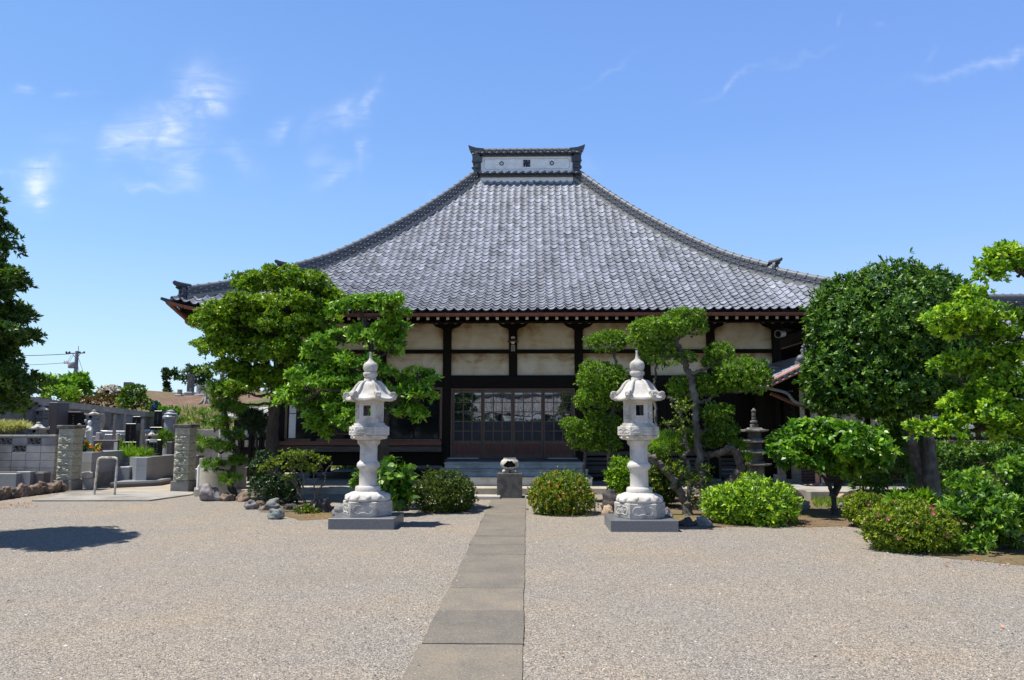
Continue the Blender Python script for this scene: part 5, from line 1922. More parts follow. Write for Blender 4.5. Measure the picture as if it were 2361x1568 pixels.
# fallen leaves, grass and pebbles lying about: nobody could count them
def scatter_ground(name, areas, n, ln, wd, mat, seed, up=.9, nleaf=1, spread=(70, 20), z=.012):
    r = np.random.default_rng(seed)
    ps = []
    for (x0, y0, x1, y1, w) in areas:
        k = int(n * w)
        px, py = r.uniform(x0, x1, k), r.uniform(y0, y1, k)
        ps += [tuple(G(a, b, z)) for a, b in zip(px, py)]
    p = np.array(ps)
    g = np.tile([0, 0, 1.0], (len(p), 1)) + r.normal(size=(len(p), 3)) * .15
    g /= np.linalg.norm(g, axis=1)[:, None]
    return leaves_object(name, [leaf_mesh(p, g, nleaf, ln, wd, spread, seed + 1, along=0)], MATS[mat], kind='stuff')


scatter_ground('fallen_leaves', [(1570, 1195, 1700, 1225, .25), (1830, 1185, 1990, 1220, .35), (700, 1180, 800, 1200, .15), (2180, 1285, 2361, 1305, .1), (0, 1158, 90, 1172, .15), (0, 1200, 2361, 1560, .05)], 480, .036, .022, 'dead_leaf', 5, spread=(84, 6))
scatter_ground('grass', [(1875, 1150, 1985, 1172, 1.0)], 520, .11, .008, 'grass_green', 8, nleaf=5, spread=(22, 14), z=.0)


def pebbles():
    """loose gravel stones lying proud of the raked surface nearest the viewer"""
    r = np.random.default_rng(3)
    n = 36000
    yy = 4.2 + 9.5 * r.random(n) ** 1.6
    xx = r.uniform(-1, 1, n) * (yy * .70 + .3)
    ok = (xx < -.79) | (xx > -.03) | ((r.random(n) < .30) & ((xx < -.72) | (xx > -.09))) | ((r.random(n) < .06) & ((xx < -.6) | (xx > -.2))) | (r.random(n) < .002)
    xx, yy = xx[ok], yy[ok]
    n = len(xx)
    s = .0044 * np.clip(r.lognormal(0, .45, n), .4, 3.4)
    base = np.array([(1, 0, 0), (0, 1, 0), (-1, 0, 0), (0, -1, 0), (0, 0, .75), (.5, .5, .45), (-.5, .5, .45)][:5], float)
    a = r.uniform(0, 6.28, n)
    ca, sa = np.cos(a), np.sin(a)
    st = r.uniform(.6, 1.4, n)
    v = np.zeros((n, 5, 3))
    for k in range(5):
        bx, by, bz = base[k]
        bx = bx * st
        v[:, k, 0] = xx + s * (bx * ca - by * sa)
        v[:, k, 1] = yy + s * (bx * sa + by * ca)
        v[:, k, 2] = .001 + s * bz + np.where((xx > -.79) & (xx < -.03), .013, 0)
    f = np.array([(0, 1, 4), (1, 2, 4), (2, 3, 4), (3, 0, 4)])
    F_ = (np.arange(n)[:, None, None] * 5 + f[None]).reshape(-1, 3)
    me = bpy.data.meshes.new('loose_gravel')
    me.vertices.add(n * 5)
    me.vertices.foreach_set('co', v.astype(np.float32).ravel())
    me.loops.add(len(F_) * 3)
    me.loops.foreach_set('vertex_index', F_.astype(np.int32).ravel())
    me.polygons.add(len(F_))
    me.polygons.foreach_set('loop_start', np.arange(0, len(F_) * 3, 3, dtype=np.int32))
    me.polygons.foreach_set('loop_total', np.full(len(F_), 3, dtype=np.int32))
    me.update(calc_edges=True)
    me.materials.append(MATS['pebble'])
    at = me.attributes.new('tint', 'FLOAT', 'FACE')
    at.data.foreach_set('value', np.repeat(r.random(n), 4).astype(np.float32))
    link_mesh('loose_gravel', me)['kind'] = 'stuff'


attr_mat('pebble', [(0, (.09, .09, .092)), (.3, (.20, .195, .185)), (.6, (.32, .285, .235)), (.85, (.42, .385, .33)), (1, (.58, .55, .50))], .85, .2, noise=.1)
pebbles()


# ---------------------------------------------------------------- entrance wing and house on the right
def right_buildings():
    t = thing('entrance_wing', 'low entrance wing with tiled gable and white walls, partly hidden by the big trees', 'building', (8, 20, 0))
    Y = 19.9
    mb = MB()
    mb.box((6.78, Y + .05, .1), (16, Y + 4, 2.75))
    mb.build('wall', MATS['white_wall'], t)
    fr = MB()
    for px in (1795, 1838, 1862, 1905, 2000, 2090, 2170, 2253, 2330):
        x = P(px, 950, Y).x
        fr.box((x - .06, Y - .03, .3), (x + .06, Y + .1, 2.70), bev=.01)
    fr.box((5.95, Y + .2, .2), (6.775, Y + .4, 2.72))
    fr.box((6.0, Y - .025, 2.55), (16, Y + .1, 2.72))
    fr.box((6.0, Y - .02, 1.28), (16, Y + .08, 1.36))
    fr.build('timber_frame', MATS['wood_dark'], t)
    # brick dado: dark bricks, pale joints
    jt = MB()
    xb0 = P(1845, 1080, Y).x
    jt.box((xb0, Y - .045, .15), (16, Y + .04, 1.27))
    d_ = jt.build('brick_dado', MATS['mortar'], t)
    br = MB()
    z, k = .165, 0
    while z < 1.2:
        x = xb0 + .01 - (.115 if k % 2 else 0)
        while x < 13.5:
            br.box((max(x, xb0 + .005), Y - .055, z), (x + .215, Y - .046, z + .058))
            x += .23
        z += .073
        k += 1
    br.build('brick', MATS['brick_dark'], d_)
    pk = MB()
    x0 = P(1792, 1080, Y).x
    n = 9
    for k in range(n):
        xa = x0 + (xb0 - x0) * k / n
        pk.box((xa + .003, Y - .05, .42), (xa + (xb0 - x0) / n - .003, Y + .03, 1.27))
    pk.build('board_panel', MATS['wood_pale'], t)
    fb = MB()
    fb.box((x0 - .1, Y - .07, .15), (xb0, Y + .03, .415), bev=.01)
    fb.build('footing', MATS['concrete'], t)
    wd = MB()
    x1, x2 = P(1808, 930, Y).x, P(1834, 930, Y).x
    wd.box((x1, Y - .02, 1.4), (x2, Y + .04, 2.5))
    wd.build('window', MATS['glass'], t)
    # tiled gable roof, gable towards the yard
    ax, zr, y0, y1 = 6.72, 3.13, 18.55, 23.0
    run = .92
    zfun = lambda q: 2.70 + q * (zr - 2.70) / run
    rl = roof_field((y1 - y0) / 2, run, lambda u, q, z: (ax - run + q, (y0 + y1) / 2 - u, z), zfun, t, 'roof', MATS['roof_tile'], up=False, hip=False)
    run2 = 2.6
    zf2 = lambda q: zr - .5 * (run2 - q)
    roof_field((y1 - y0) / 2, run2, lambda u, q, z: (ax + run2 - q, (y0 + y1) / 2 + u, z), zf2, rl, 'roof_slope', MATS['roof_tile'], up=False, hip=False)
    vg = MB()
    vg.tube([(ax - run - .05, y0 - .03, 2.66), (ax, y0 - .03, zr - .0)], .05, 8)
    vg.tube([(ax - run - .05, y0 - .05, 2.56), (ax, y0 - .05, zr - .12)], .03, 8)
    vg.tube([(ax, y0 - .05, zr - .12), (ax + run2, y0 - .05, zr - 1.40)], .04, 8)
    vg.build('verge', MATS['copper_pink'], rl, smooth=True)
    et = MB()
    for k in range(6):
        f = (k + .5) / 6
        et.tube([(ax - run + run * f, y0 - .09, 2.63 + (zr - 2.70) * f), (ax - run + run * f, y0 + .1, 2.66 + (zr - 2.70) * f)], .055, 10)
    et.build('tile_end', MATS['pvc_grey'], rl, smooth=True)
    on = MB()
    onigawara(on, (ax, y0 + .02, zr + .0), (0, -1, 0), .62)
    on.tube([(ax, y0, zr + .12), (ax, y1, zr + .12)], .09, 10)
    on.box((ax - .12, y0 + .05, zr - .05), (ax + .12, y1, zr + .09))
    on.tube(spline([(ax - .1, y0 - .06, zr + .36), (ax + .02, y0 - .06, zr + .47), (ax + .2, y0 - .06, zr + .50), (ax + .38, y0 - .06, zr + .42)], 5), .05, 8)
    on.ball((ax - .16, y0 - .06, zr + .1), .1, 12)
    on.build('ridge_end_tile', MATS['tile_ridge'], rl, smooth=True)
    gt = MB()
    gt.tube([(ax - run - .07, y0, 2.58), (ax - run - .07, y1, 2.56)], .06, 10)
    gt.tube(spline([(ax - run - .07, y0 + .1, 2.55), (ax - .5, y0 + .05, 2.42), (ax - .3, y0 + .1, 2.22), (ax + .1, y0 + .3, 2.15), (ax + .9, y0 + .3, 2.08)], 4), .034, 8)
    gt.build('gutter', MATS['pvc_grey'], rl, smooth=True)
    gp_ = MB()
    gp_.tube(spline([(5.95, 18.9, 2.42), (6.5, 18.9, 2.18), (7.0, 18.9, 2.05), (7.2, 19.0, 1.95), (7.22, 19.1, 1.6), (7.22, 19.4, .3)], 4), .045, 8)
    gp_.build('copper_pipe', MATS['wood_redx'], rl, smooth=True)
    # porch roof of grey sheet metal against the hall
    pr = MB()
    pr.add([(6.55, 19.75, 3.10), (8.9, 19.75, 2.92), (8.9, 22.4, 3.35), (6.55, 22.4, 3.50), (6.55, 19.75, 3.04), (8.9, 19.75, 2.86), (8.9, 22.4, 3.29), (6.55, 22.4, 3.44)],
           [(0, 1, 2, 3), (7, 6, 5, 4), (4, 5, 1, 0), (5, 6, 2, 1), (6, 7, 3, 2), (7, 4, 0, 3)])
    pr.build('sheet_roof', MATS['metal_sheet'], t)
    pb = MB()
    pb.box((6.5, 19.85, 2.62), (8.8, 22.4, 2.84))
    pb.box((6.55, 19.8, .3), (6.67, 19.9, 2.61))
    pb.build('porch_beam', MATS['wood_dark'], t)
    # drain pipes standing on the apron corner
    for (px, m_, r_) in ((1888, 'copper_pink', .055), (1907, 'copper_pink', .06), (1901, 'pipe_white', .05)):
        q = MB()
        x = P(px, 1090, 18.9).x
        q.tube([(x, 19.0, .20), (x, 19.0, 1.4)], r_, 10)
        if m_ == 'copper_pink':
            q.tube([(x, 19.0, .24), (x - .08, 18.95, .20), (x - (.35 if px == 1888 else .05), 18.85, .17)], r_ * .95, 10)
        else:
            q.tube([(x, 19.0, .22), (x - .12, 18.9, .18)], r_ * 1.1, 10)
        q.build('drain_pipe', MATS[m_], t, smooth=True)
    # concrete platform whose corner shows under the round tree
    c = G(1869, 1154)
    cp = MB()
    cp.box((c.x, c.y, -.05), (16, 19.95, .20), bev=.015)
    cp.box((c.x - .9, c.y + .75, -.05), (c.x + .02, 19.0, .185), bev=.015)
    setp(cp.build('concrete_platform', MATS['concrete'], origin=(c.x, c.y, 0)), 'raised concrete platform with a sharp corner behind the round tree', 'platform')
    # house behind, of which the roof shows between the trees
    h = thing('house', 'tile-roofed house behind the trees at the right edge of the photo', 'house', (15, 25, 0))
    w = MB()
    w.box((9.6, 23.4, 0), (22, 31, 3.2))
    w.build('wall', MATS['white_wall'], h)
    zf3 = lambda q: 2.95 + q * .58
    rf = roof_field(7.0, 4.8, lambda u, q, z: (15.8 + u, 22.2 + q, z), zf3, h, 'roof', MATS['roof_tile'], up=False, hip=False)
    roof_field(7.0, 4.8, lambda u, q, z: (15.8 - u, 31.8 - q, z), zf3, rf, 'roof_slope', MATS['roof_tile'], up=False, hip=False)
    rg, rc = MB(), MB()
    zt = zf3(4.8)
    for k in range(5):
        hw = .22 - .025 * k
        rg.box((8.9, 27 - hw, zt - .05 + .085 * k), (22.7, 27 + hw, zt + .015 + .085 * k))
    for k in range(46):
        rg.ball((9 + k * .3, 26.78, zt + .18), (.09, .05, .06), 8)
    rc.tube([(8.85, 27, zt + .42), (22.75, 27, zt + .42)], .10, 10)
    for k in range(46):
        rc.tube([(8.9 + k * .3, 27, zt + .42), (8.95 + k * .3, 27, zt + .42)], .12, 10)
    rg.build('ridge', MATS['tile_dark'], rf)
    rc.build('ridge_cap', MATS['tile_ridge'], rf, smooth=True)


stone('brick_dark', (.06, .03, .026), (.12, .055, .045), scale=8, rough=.7, bump=.2)
right_buildings()


# ---------------------------------------------------------------- five-storey stone pagoda
def pagoda():
    Y = 17.6
    sx = lambda x: P(*C4(x, 1000), Y)
    cx = P(*C4(1285, 1000), Y).x
    k = mpp(Y) * .63776 * .57642
    zz = lambda y: P(*C4(1285, y), Y).z
    t = thing('stone_pagoda', 'slim dark five-tiered stone pagoda standing in the hall shade', 'pagoda', (cx, Y, 0))
    m = MATS['stone_dark']
    levels = [1200, 1110, 1035, 967, 900]
    b = MB()
    b.box((cx - .30, Y - .30, 0), (cx + .30, Y + .30, .12), bev=.02)
    b.box((cx - .24, Y - .24, .12), (cx + .24, Y + .24, .24), bev=.02)
    b.build('base', m, t)
    prev = .24
    for i, y in enumerate(levels):
        z = zz(y)
        hw = (78 - 2.5 * i) * k
        bw = (44 - 3 * i) * k
        b = MB()
        b.box((cx - bw, Y - bw, prev), (cx + bw, Y + bw, z - .02), bev=.008)
        b.box((cx - bw * .6, Y - bw - .006, prev + .05), (cx + bw * .6, Y - bw + .01, z - .10))
        b.build('storey', m, t)
        b = MB()
        n = 6
        rows = [(bw * 1.05, z + .075, 0), (hw * .62, z + .045, 0), (hw * .86, z + .02, .01), (hw, z + .012, .03), (hw, z - .018, .03), (hw * .75, z - .024, .006), (bw * .9, z - .026, 0)]
        vs, fs = [], []
        for (r, q, l) in rows:
            for s in range(4):
                c0 = [(-1, -1), (1, -1), (1, 1), (-1, 1)][s]
                c1 = [(1, -1), (1, 1), (-1, 1), (-1, -1)][s]
                for j in range(n):
                    f = j / n
                    vs.append((cx + r * (c0[0] + (c1[0] - c0[0]) * f), Y + r * (c0[1] + (c1[1] - c0[1]) * f), q + l * abs(2 * f - 1) ** 2))
        c = 4 * n
        for a in range(len(rows) - 1):
            for s in range(c):
                fs.append((a * c + s, a * c + (s + 1) % c, (a + 1) * c + (s + 1) % c, (a + 1) * c + s))
        fs.append(tuple(range(c - 1, -1, -1)))
        b.add(vs, fs)
        b.build('roof', MATS['stone_pagoda'], t)
        prev = z + .06
    b = MB()
    s = zz(900) + .06
    top = zz(757)
    H = top - s
    b.box((cx - .075, Y - .075, s), (cx + .075, Y + .075, s + H * .20), bev=.01)
    b.lathe([(.05, H * .20), (.085, H * .30), (.075, H * .38), (.04, H * .42), (.055, H * .46), (.055, H * .52), (.04, H * .54), (.05, H * .57), (.05, H * .63), (.036, H * .65), (.048, H * .68), (.046, H * .74), (.034, H * .76), (.05, H * .82), (.055, H * .88), (.03, H * .95), (.008, H)], (cx, Y, s), 20)
    b.build('spire', MATS['stone_pagoda'], t, smooth=True)


stone('stone_pagoda', (.07, .066, .062), (.17, .16, .15), scale=8, rough=.95, bump=.5, c=(.32, .31, .29), cscale=6)
pagoda()


# ---------------------------------------------------------------- graveyard on the left
def terrain():
    A, B = P(*C1(480, 598), 26), P(*C1(1275, 697), 38)
    # hill: burial mound and the grassy bank in front of it
    nx, ny = 60, 50
    r = np.random.default_rng(4)
    V, Fc = [], []
    for j in range(ny + 1):
        for i in range(nx + 1):
            x = -46 + 44 * i / nx
            y = 29 + 50 * j / ny
            f1 = min(1, max(0, (y - 30) / 8.0))
            f1 = f1 * f1 * (3 - 2 * f1)
            crest = math.exp(-((y - 50) / 8.5) ** 2) * (1 if x > -24 else math.exp(-((x + 24) / 7) ** 2))
            fade = 1 if x < -9 else max(0, 1 - (x + 9) / 6)
            h = (2.25 * f1 + 1.65 * crest) * fade + .10 * math.sin(x * .9 + y * .5) * f1 + .06 * math.sin(x * 2.3 - y * 1.7) * f1
            side = min(1, max(0, (x - (B.x - (38 - y) * (B.x - A.x) / 12.0)) / 1.5)) if y < 38 else 1
            V.append((x, y, h * side - .03))
    for j in range(ny):
        for i in range(nx):
            a = j * (nx + 1) + i
            Fc.append((a, a + 1, a + nx + 2, a + nx + 1))
    mb = MB()
    mb.add(V, Fc)
    setp(mb.build('hill', MATS['hill_soil'], smooth='all'), kind='structure')
    zt = B.z - .12
    tb = MB()
    tb.add([(A.x - .2, A.y + .25, A.z - .12), (B.x - .2, B.y + .2, zt), (B.x, 78, zt + .5), (-75, 78, zt + .5), (-75, 26.2, A.z - .12)], [(0, 1, 2, 3, 4)])
    setp(tb.build('terrace', MATS['hill_soil']), kind='structure')
    # retaining wall
    w = thing('retaining_wall', 'long grey concrete retaining wall with coping behind the graves', 'wall', (A.x, A.y, 0))
    ext = (A - B).normalized()
    A2 = A + ext * 9
    A2.z = A.z + .25
    n = Vector((-(B - A).y, (B - A).x, 0)).normalized()
    pts = [A2, A, B]
    body, cop = MB(), MB()
    for (a, b) in zip(pts, pts[1:]):
        body.add([(a.x, a.y, 0), (b.x, b.y, 0), (b.x, b.y, b.z - .22), (a.x, a.y, a.z - .22), (a.x + n.x * .25, a.y + n.y * .25, 0), (b.x + n.x * .25, b.y + n.y * .25, 0), (b.x + n.x * .25, b.y + n.y * .25, b.z - .22), (a.x + n.x * .25, a.y + n.y * .25, a.z - .22)],
                 [(0, 1, 2, 3), (1, 5, 6, 2), (4, 7, 6, 5), (0, 3, 7, 4), (3, 2, 6, 7)])
        o = -.07
        cop.add([(a.x + n.x * o, a.y + n.y * o, a.z - .22), (b.x + n.x * o, b.y + n.y * o, b.z - .22), (b.x + n.x * o, b.y + n.y * o, b.z), (a.x + n.x * o, a.y + n.y * o, a.z), (a.x + n.x * .3, a.y + n.y * .3, a.z - .22), (b.x + n.x * .3, b.y + n.y * .3, b.z - .22), (b.x + n.x * .3, b.y + n.y * .3, b.z), (a.x + n.x * .3, a.y + n.y * .3, a.z)],
                [(0, 1, 2, 3), (1, 5, 6, 2), (4, 7, 6, 5), (0, 3, 7, 4), (3, 2, 6, 7), (0, 4, 5, 1)])
    body.build('wall_face', MATS['concrete_wall'], w)
    cop.build('coping', MATS['concrete'], w)
    return zt


ZT = terrain()


def gate_pillar(x0, x1, ytop, ybot, Y, lab):
    a, b = P(*C1(x0, ybot), Y), P(*C1(x1, ybot), Y)
    zt = P(*C1(x0, ytop), Y).z
    d = .44
    t = thing('gate_pillar', lab, 'pillar', ((a.x + b.x) / 2, Y + d / 2, 0), 0, 'rough stone gate pillars')
    bb = MB()
    bb.box((a.x - .045, Y - .04, -.05), (b.x + .045, Y + d + .04, .27), bev=.012)
    bb.build('base', MATS['pillar_base'], t)
    sh = MB()
    n = 7
    h = (zt - .09 - .27) / n
    r = np.random.default_rng(int(x0))
    core = MB()
    core.box((a.x + .03, Y + .03, .27), (b.x - .03, Y + d - .03, zt - .09))
    for k in range(n):
        z0, z1 = .27 + h * k + .004, .27 + h * (k + 1) - .004
        m = 12
        for (face, w) in (('f', b.x - a.x), ('r', d), ('l', d)):
            vs, fs = [], []
            ph = r.uniform(0, 6.28, 6)
            for j in range(m + 1):
                for i in range(m + 1):
                    u, v = i / m, j / m
                    e = min(1, 5 * min(u, 1 - u)) * min(1, 4 * min(v, 1 - v))
                    amt = 1 if face == 'f' else .25
                    if k == n - 1: amt *= .35
                    bump = amt * e * (.030 + .024 * math.sin((5 + ph[4]) * u + ph[0]) * math.sin((4 + ph[5] * .6) * v + ph[1]) + .016 * math.sin((11 + ph[1] * 2) * u + ph[2] + ph[0] * 2 * v) + .010 * math.sin((17 + ph[2]) * v + ph[3] - 3 * ph[5] * u) + r.normal() * .010)
                    z = z0 + (z1 - z0) * v
                    if face == 'f': vs.append((a.x + w * u, Y - bump, z))
                    elif face == 'r': vs.append((b.x + bump, Y + w * u, z))
                    else: vs.append((a.x - bump, Y + w * (1 - u), z))
            for j in range(m):
                for i in range(m):
                    q = j * (m + 1) + i
                    fs.append((q, q + 1, q + m + 2, q + m + 1))
            sh.add(vs, fs)
        sh.box((a.x + .004, Y + .004, z0), (b.x - .004, Y + d, z1))
    s_ = sh.build('shaft', MATS['rough_ashlar'], t)
    core.build('mortar_core', MATS['pillar_base'], s_)
    cp = MB()
    cp.box((a.x - .05, Y - .05, zt - .09), (b.x + .05, Y + d + .05, zt), bev=.02)
    cp.build('cap', MATS['stone_dark'], t)


gate_pillar(432, 548, 785, 1300, 19.4, 'rough-faced stone pillar left of the graveyard gateway, joined to the block wall')
gate_pillar(1352, 1466, 776, 1308, 19.2, 'rough-faced stone pillar right of the graveyard gateway, beside the small pine')


def block_wall():
    Y = 19.7
    xr = P(*C1(440, 900), Y).x
    zt = P(*C1(200, 862), Y).z
    t = thing('block_wall', 'grey concrete block wall with three pierced vent blocks left of the gateway', 'wall', (xr - 2, Y, 0))
    bw, bh = .376, .196
    b, v = MB(), MB()
    xj = P(*C1(325, 900), Y).x
    top = zt - .06
    nrow = 7
    for row in range(nrow):
        z1 = top - row * bh
        z0 = max(z1 - bh, -.03)
        for c in range(-14, 3):
            x0 = xj + c * bw
            x1 = min(x0 + bw, xr)
            if x1 - x0 < .02: continue
            if (row, c) in ((0, -3), (0, -1), (1, -2)):
                # pierced block: rim and interlocking bars
                for (p, q, s, u) in ((0, 0, 1, .14), (0, .86, 1, 1), (0, .14, .07, .86), (.93, .14, 1, .86), (.07, .44, .26, .56), (.42, .44, .58, .56), (.74, .44, .93, .56), (.2, .14, .26, .34), (.74, .66, .8, .86), (.38, .66, .44, .86), (.56, .14, .62, .34), (.2, .28, .62, .36), (.38, .64, .8, .72)):
                    v.box((x0 + bw * p + .003, Y + .01, z0 + bh * q + .003), (x0 + bw * s - .003, Y + .11, z0 + bh * u - .003))
                continue
            b.box((x0 + .004, Y + random.uniform(0, .002), z0 + .004), (x1 - .004, Y + .12, z1 - .004), bev=.004)
    b.build('blocks', MATS['block_wall'], t)
    vb = v.build('vent_block', MATS['concrete'], t)
    bk = MB()
    bk.box((xj - 14 * bw, Y + .115, 0), (xr, Y + .14, top - .01))
    bk.build('backing', MATS['stone_dark'], t)
    c = MB()
    x = xj - 14 * bw
    while x < xr:
        c.box((x + .003, Y - .02, top + .003), (min(x + bw, xr) - .003, Y + .14, zt), bev=.012)
        x += bw
    c.build('coping', MATS['concrete'], t)


block_wall()


def rail():
    Y = 18.05
    a, b = P(*C1(738, 1340), Y), P(*C1(897, 1340), Y)
    zt = P(*C1(830, 1040), Y).z
    r = .07
    pts = [(a.x, Y, 0), (a.x, Y, zt - r), (a.x + .02, Y, zt - .02), (a.x + r, Y, zt), (b.x - r, Y, zt), (b.x - .02, Y, zt - .02), (b.x, Y, zt - r), (b.x, Y, 0)]
    pts = [Vector(p) + Vector((.05 * p[2], 0, 0)) * (1 if p[0] < (a.x + b.x) / 2 else .6) for p in pts]
    m = MB()
    m.tube(pts, .025, 10)
    setp(m.build('pipe_barrier', MATS['painted_pipe'], smooth=True, origin=((a.x + b.x) / 2, Y, 0)), 'off-white bent pipe barrier standing on the concrete before the graveyard gateway', 'barrier')


rail()


def edging():
    # mortared row of rough stones under the left wall
    mb = MB()
    a, b = G(-120, 1168), G(128, 1135)
    n = 13
    for k in range(n):
        p = a.lerp(b, (k + .5) / n)
        s = (b - a).length / n
        v, fs = rock_mesh(s * 1.15, .42, .26 + .04 * math.sin(k * 2.3), 300 + k, rough=.09, facets=9)
        mb.add(v + np.array([p.x, p.y + .42, .02]), fs)
    setp(mb.build('stone_edging', MATS['rock_brown'], smooth='all', origin=tuple(a.lerp(b, .5))), 'mortared row of rough brown stones along the kerb at the left edge', 'stone edging')
    kb = thing('grave_kerb', 'low dark granite plot kerb in front of the block wall', 'grave kerb', (-13.5, 19, 0))
    for (x0, x1, y0, y1, Y, m_) in ((-150, 130, 1165, 1280, 18.75, 'granite_grey'), (130, 240, 1150, 1270, 18.95, 'granite_grey'), (-150, 345, 1152, 1200, 19.25, 'granite_brown'), (240, 345, 1160, 1260, 19.1, 'granite_brown')):
        p, q = P(*C1(x0, y0), Y), P(*C1(x1, y0), Y)
        c = MB()
        c.box((p.x, Y, 0), (q.x, Y + .28, p.z), bev=.008)
        c.build('kerb_stone', MATS[m_], kb)


edging()


def stack_to_ground(mb, x0, x1, y0, y1, z, tiers=2, grow=.09):
    h = z / tiers
    for k in range(tiers):
        e = grow * (k + 1)
        mb.box((x0 - e, y0 - e, max(0, z - h * (k + 1))), (x1 + e, y1 + e, z - h * k - .003), bev=.01)


def grave(lab, x0, x1, yt, yb, Y, mat, d=.3, bm='granite_grey', name='gravestone', lean=0, tiers=2, text=0, cat='gravestone'):
    a, b = P(*C1(x0, yb), Y), P(*C1(x1, yb), Y)
    zt = P(*C1(x0, yt), Y).z
    t = thing(name, lab, cat, ((a.x + b.x) / 2, Y + d / 2, 0), 0, 'gravestones and memorial stones')
    m = MB()
    m.box((a.x, Y, a.z), (b.x, Y + d, zt), bev=.012)
    s = m.build('headstone', MATS[mat], t)
    if text:      # incised columns of characters, a few pixels in the picture
        g = MB()
        r = random.Random(int(x0))
        zc = zt - .10
        w = min(.05, (b.x - a.x) * .2)
        while zc > a.z + .12:
            for q in range(text):
                cx = (a.x + b.x) / 2 + (q - (text - 1) / 2) * w * 2.0
                for _ in range(3):
                    g.box((cx - w * r.uniform(.2, .5), Y - .004, zc - w * r.uniform(0, .8)), (cx + w * r.uniform(.2, .5), Y + .001, zc - w * .05 - w * r.uniform(0, .75) + .006))
            zc -= w * 1.35
        g.build('inscription', MATS['concrete_wall'], s)
    if a.z > .12:
        k = MB()
        stack_to_ground(k, a.x, b.x, Y, Y + d, a.z, tiers)
        k.build('base', MATS[bm], t)
    return t


grave('tall square pillar of brown-grey stone rising behind the block wall', 368, 438, 606, 860, 24.0, 'granite_brown', .6, tiers=1)
grave('polished black headstone behind the left gate pillar', 512, 628, 680, 800, 24.8, 'granite_black', .3, text=1)
grave('wide black gravestone low under the left dark tree', 135, 250, 690, 775, 26.0, 'granite_black', .3)
grave('rough grey stone post beside the wide black gravestone', 100, 138, 692, 775, 26.2, 'rough_ashlar', .25)
grave('black headstone with grey cap, second from the big black one', 240, 330, 628, 690, 29, 'granite_black', .3)
grave('tall pale capped gravestone peeping over the brown pillar', 330, 400, 590, 640, 28.0, 'granite_black', .35)
grave('broad shiny black headstone in the middle of the graves', 978, 1058, 772, 915, 24.0, 'granite_black', .35, bm='granite_black', text=1)
grave('black headstone standing just behind the broad shiny one', 1032, 1095, 716, 840, 26.5, 'granite_black', .3, text=1)
grave('tallest black headstone on a carved lotus seat by the retaining wall', 1203, 1263, 672, 800, 27.5, 'granite_black', .35, bm='granite_black', text=1)
grave('black inscribed stele beside the right gate pillar, with a small white plate', 1146, 1256, 899, 1035, 22.6, 'granite_black', .12, tiers=1, text=3)
grave('wide dark inscribed stele behind the granite plot with flowers', 722, 915, 902, 1062, 22.2, 'granite_brown', .12, tiers=1, text=5)
grave('squat dark stone partly hidden by the right gate pillar', 1303, 1345, 916, 1022, 23.6, 'granite_brown', .3, tiers=1)
grave('weathered upright monument alone on top of the mound', 1462, 1498, 392, 526, 47, 'stone_dark', .45, tiers=1)
grave('small grey stone post on the mound, left of the pair', 1537, 1557, 470, 542, 46.5, 'granite_weathered', .3, tiers=1)
grave('small brownish stone post on the mound beside the big stump', 1577, 1603, 472, 542, 46, 'rough_ashlar', .3, tiers=1)
grave('low rounded stone at the left foot of the monument on the mound', 1388, 1412, 505, 546, 46, 'stump', .3, tiers=1)
grave('gravestone top showing above the white flowering bush', 885, 910, 475, 530, 44, 'stone_dark', .5, tiers=1)
grave('dark gravestone top showing beside the round dark bush', 962, 1010, 447, 560, 43, 'granite_brown', .5, tiers=1)
grave('grey granite wall block at the right end of the graves', 1500, 1552, 1022, 1125, 22.8, 'granite_brown', .4, tiers=1)
lt = MB()
c = P(*C1(1215, 825), 27.5)
lt.lathe([(.22, -.10), (.50, -.02), (.62, .06), (.50, .12), (.40, .14)], (c.x, 27.7, c.z - .12), 24, mod=lambda a, k, z: 1 + .05 * math.cos(12 * a))
lt.lathe([(.3, -.75), (.34, -.1)], (c.x, 27.7, c.z - .12), 8)
setp(lt.build('lotus_seat', MATS['granite_black'], smooth=True, origin=(c.x, 27.7, c.z)), 'black carved lotus seat under the tallest black headstone', 'lotus seat')
pl = MB()
for (x, y, w, h, Y) in ((1200, 908, .11, .045, 22.55), (905, 955, .05, .13, 22.15)):
    c = P(*C1(x, y), Y)
    pl.box((c.x - w, Y, c.z - h), (c.x + w, Y + .04, c.z + h), bev=.005)
    o = pl.build('name_plate', MATS['granite_white'], origin=(c.x, Y, c.z))
    setp(o, 'small pale plate on the black stele' if x == 1200 else 'small pale upright plate on the wide dark stele', 'plate')
    pl = MB()


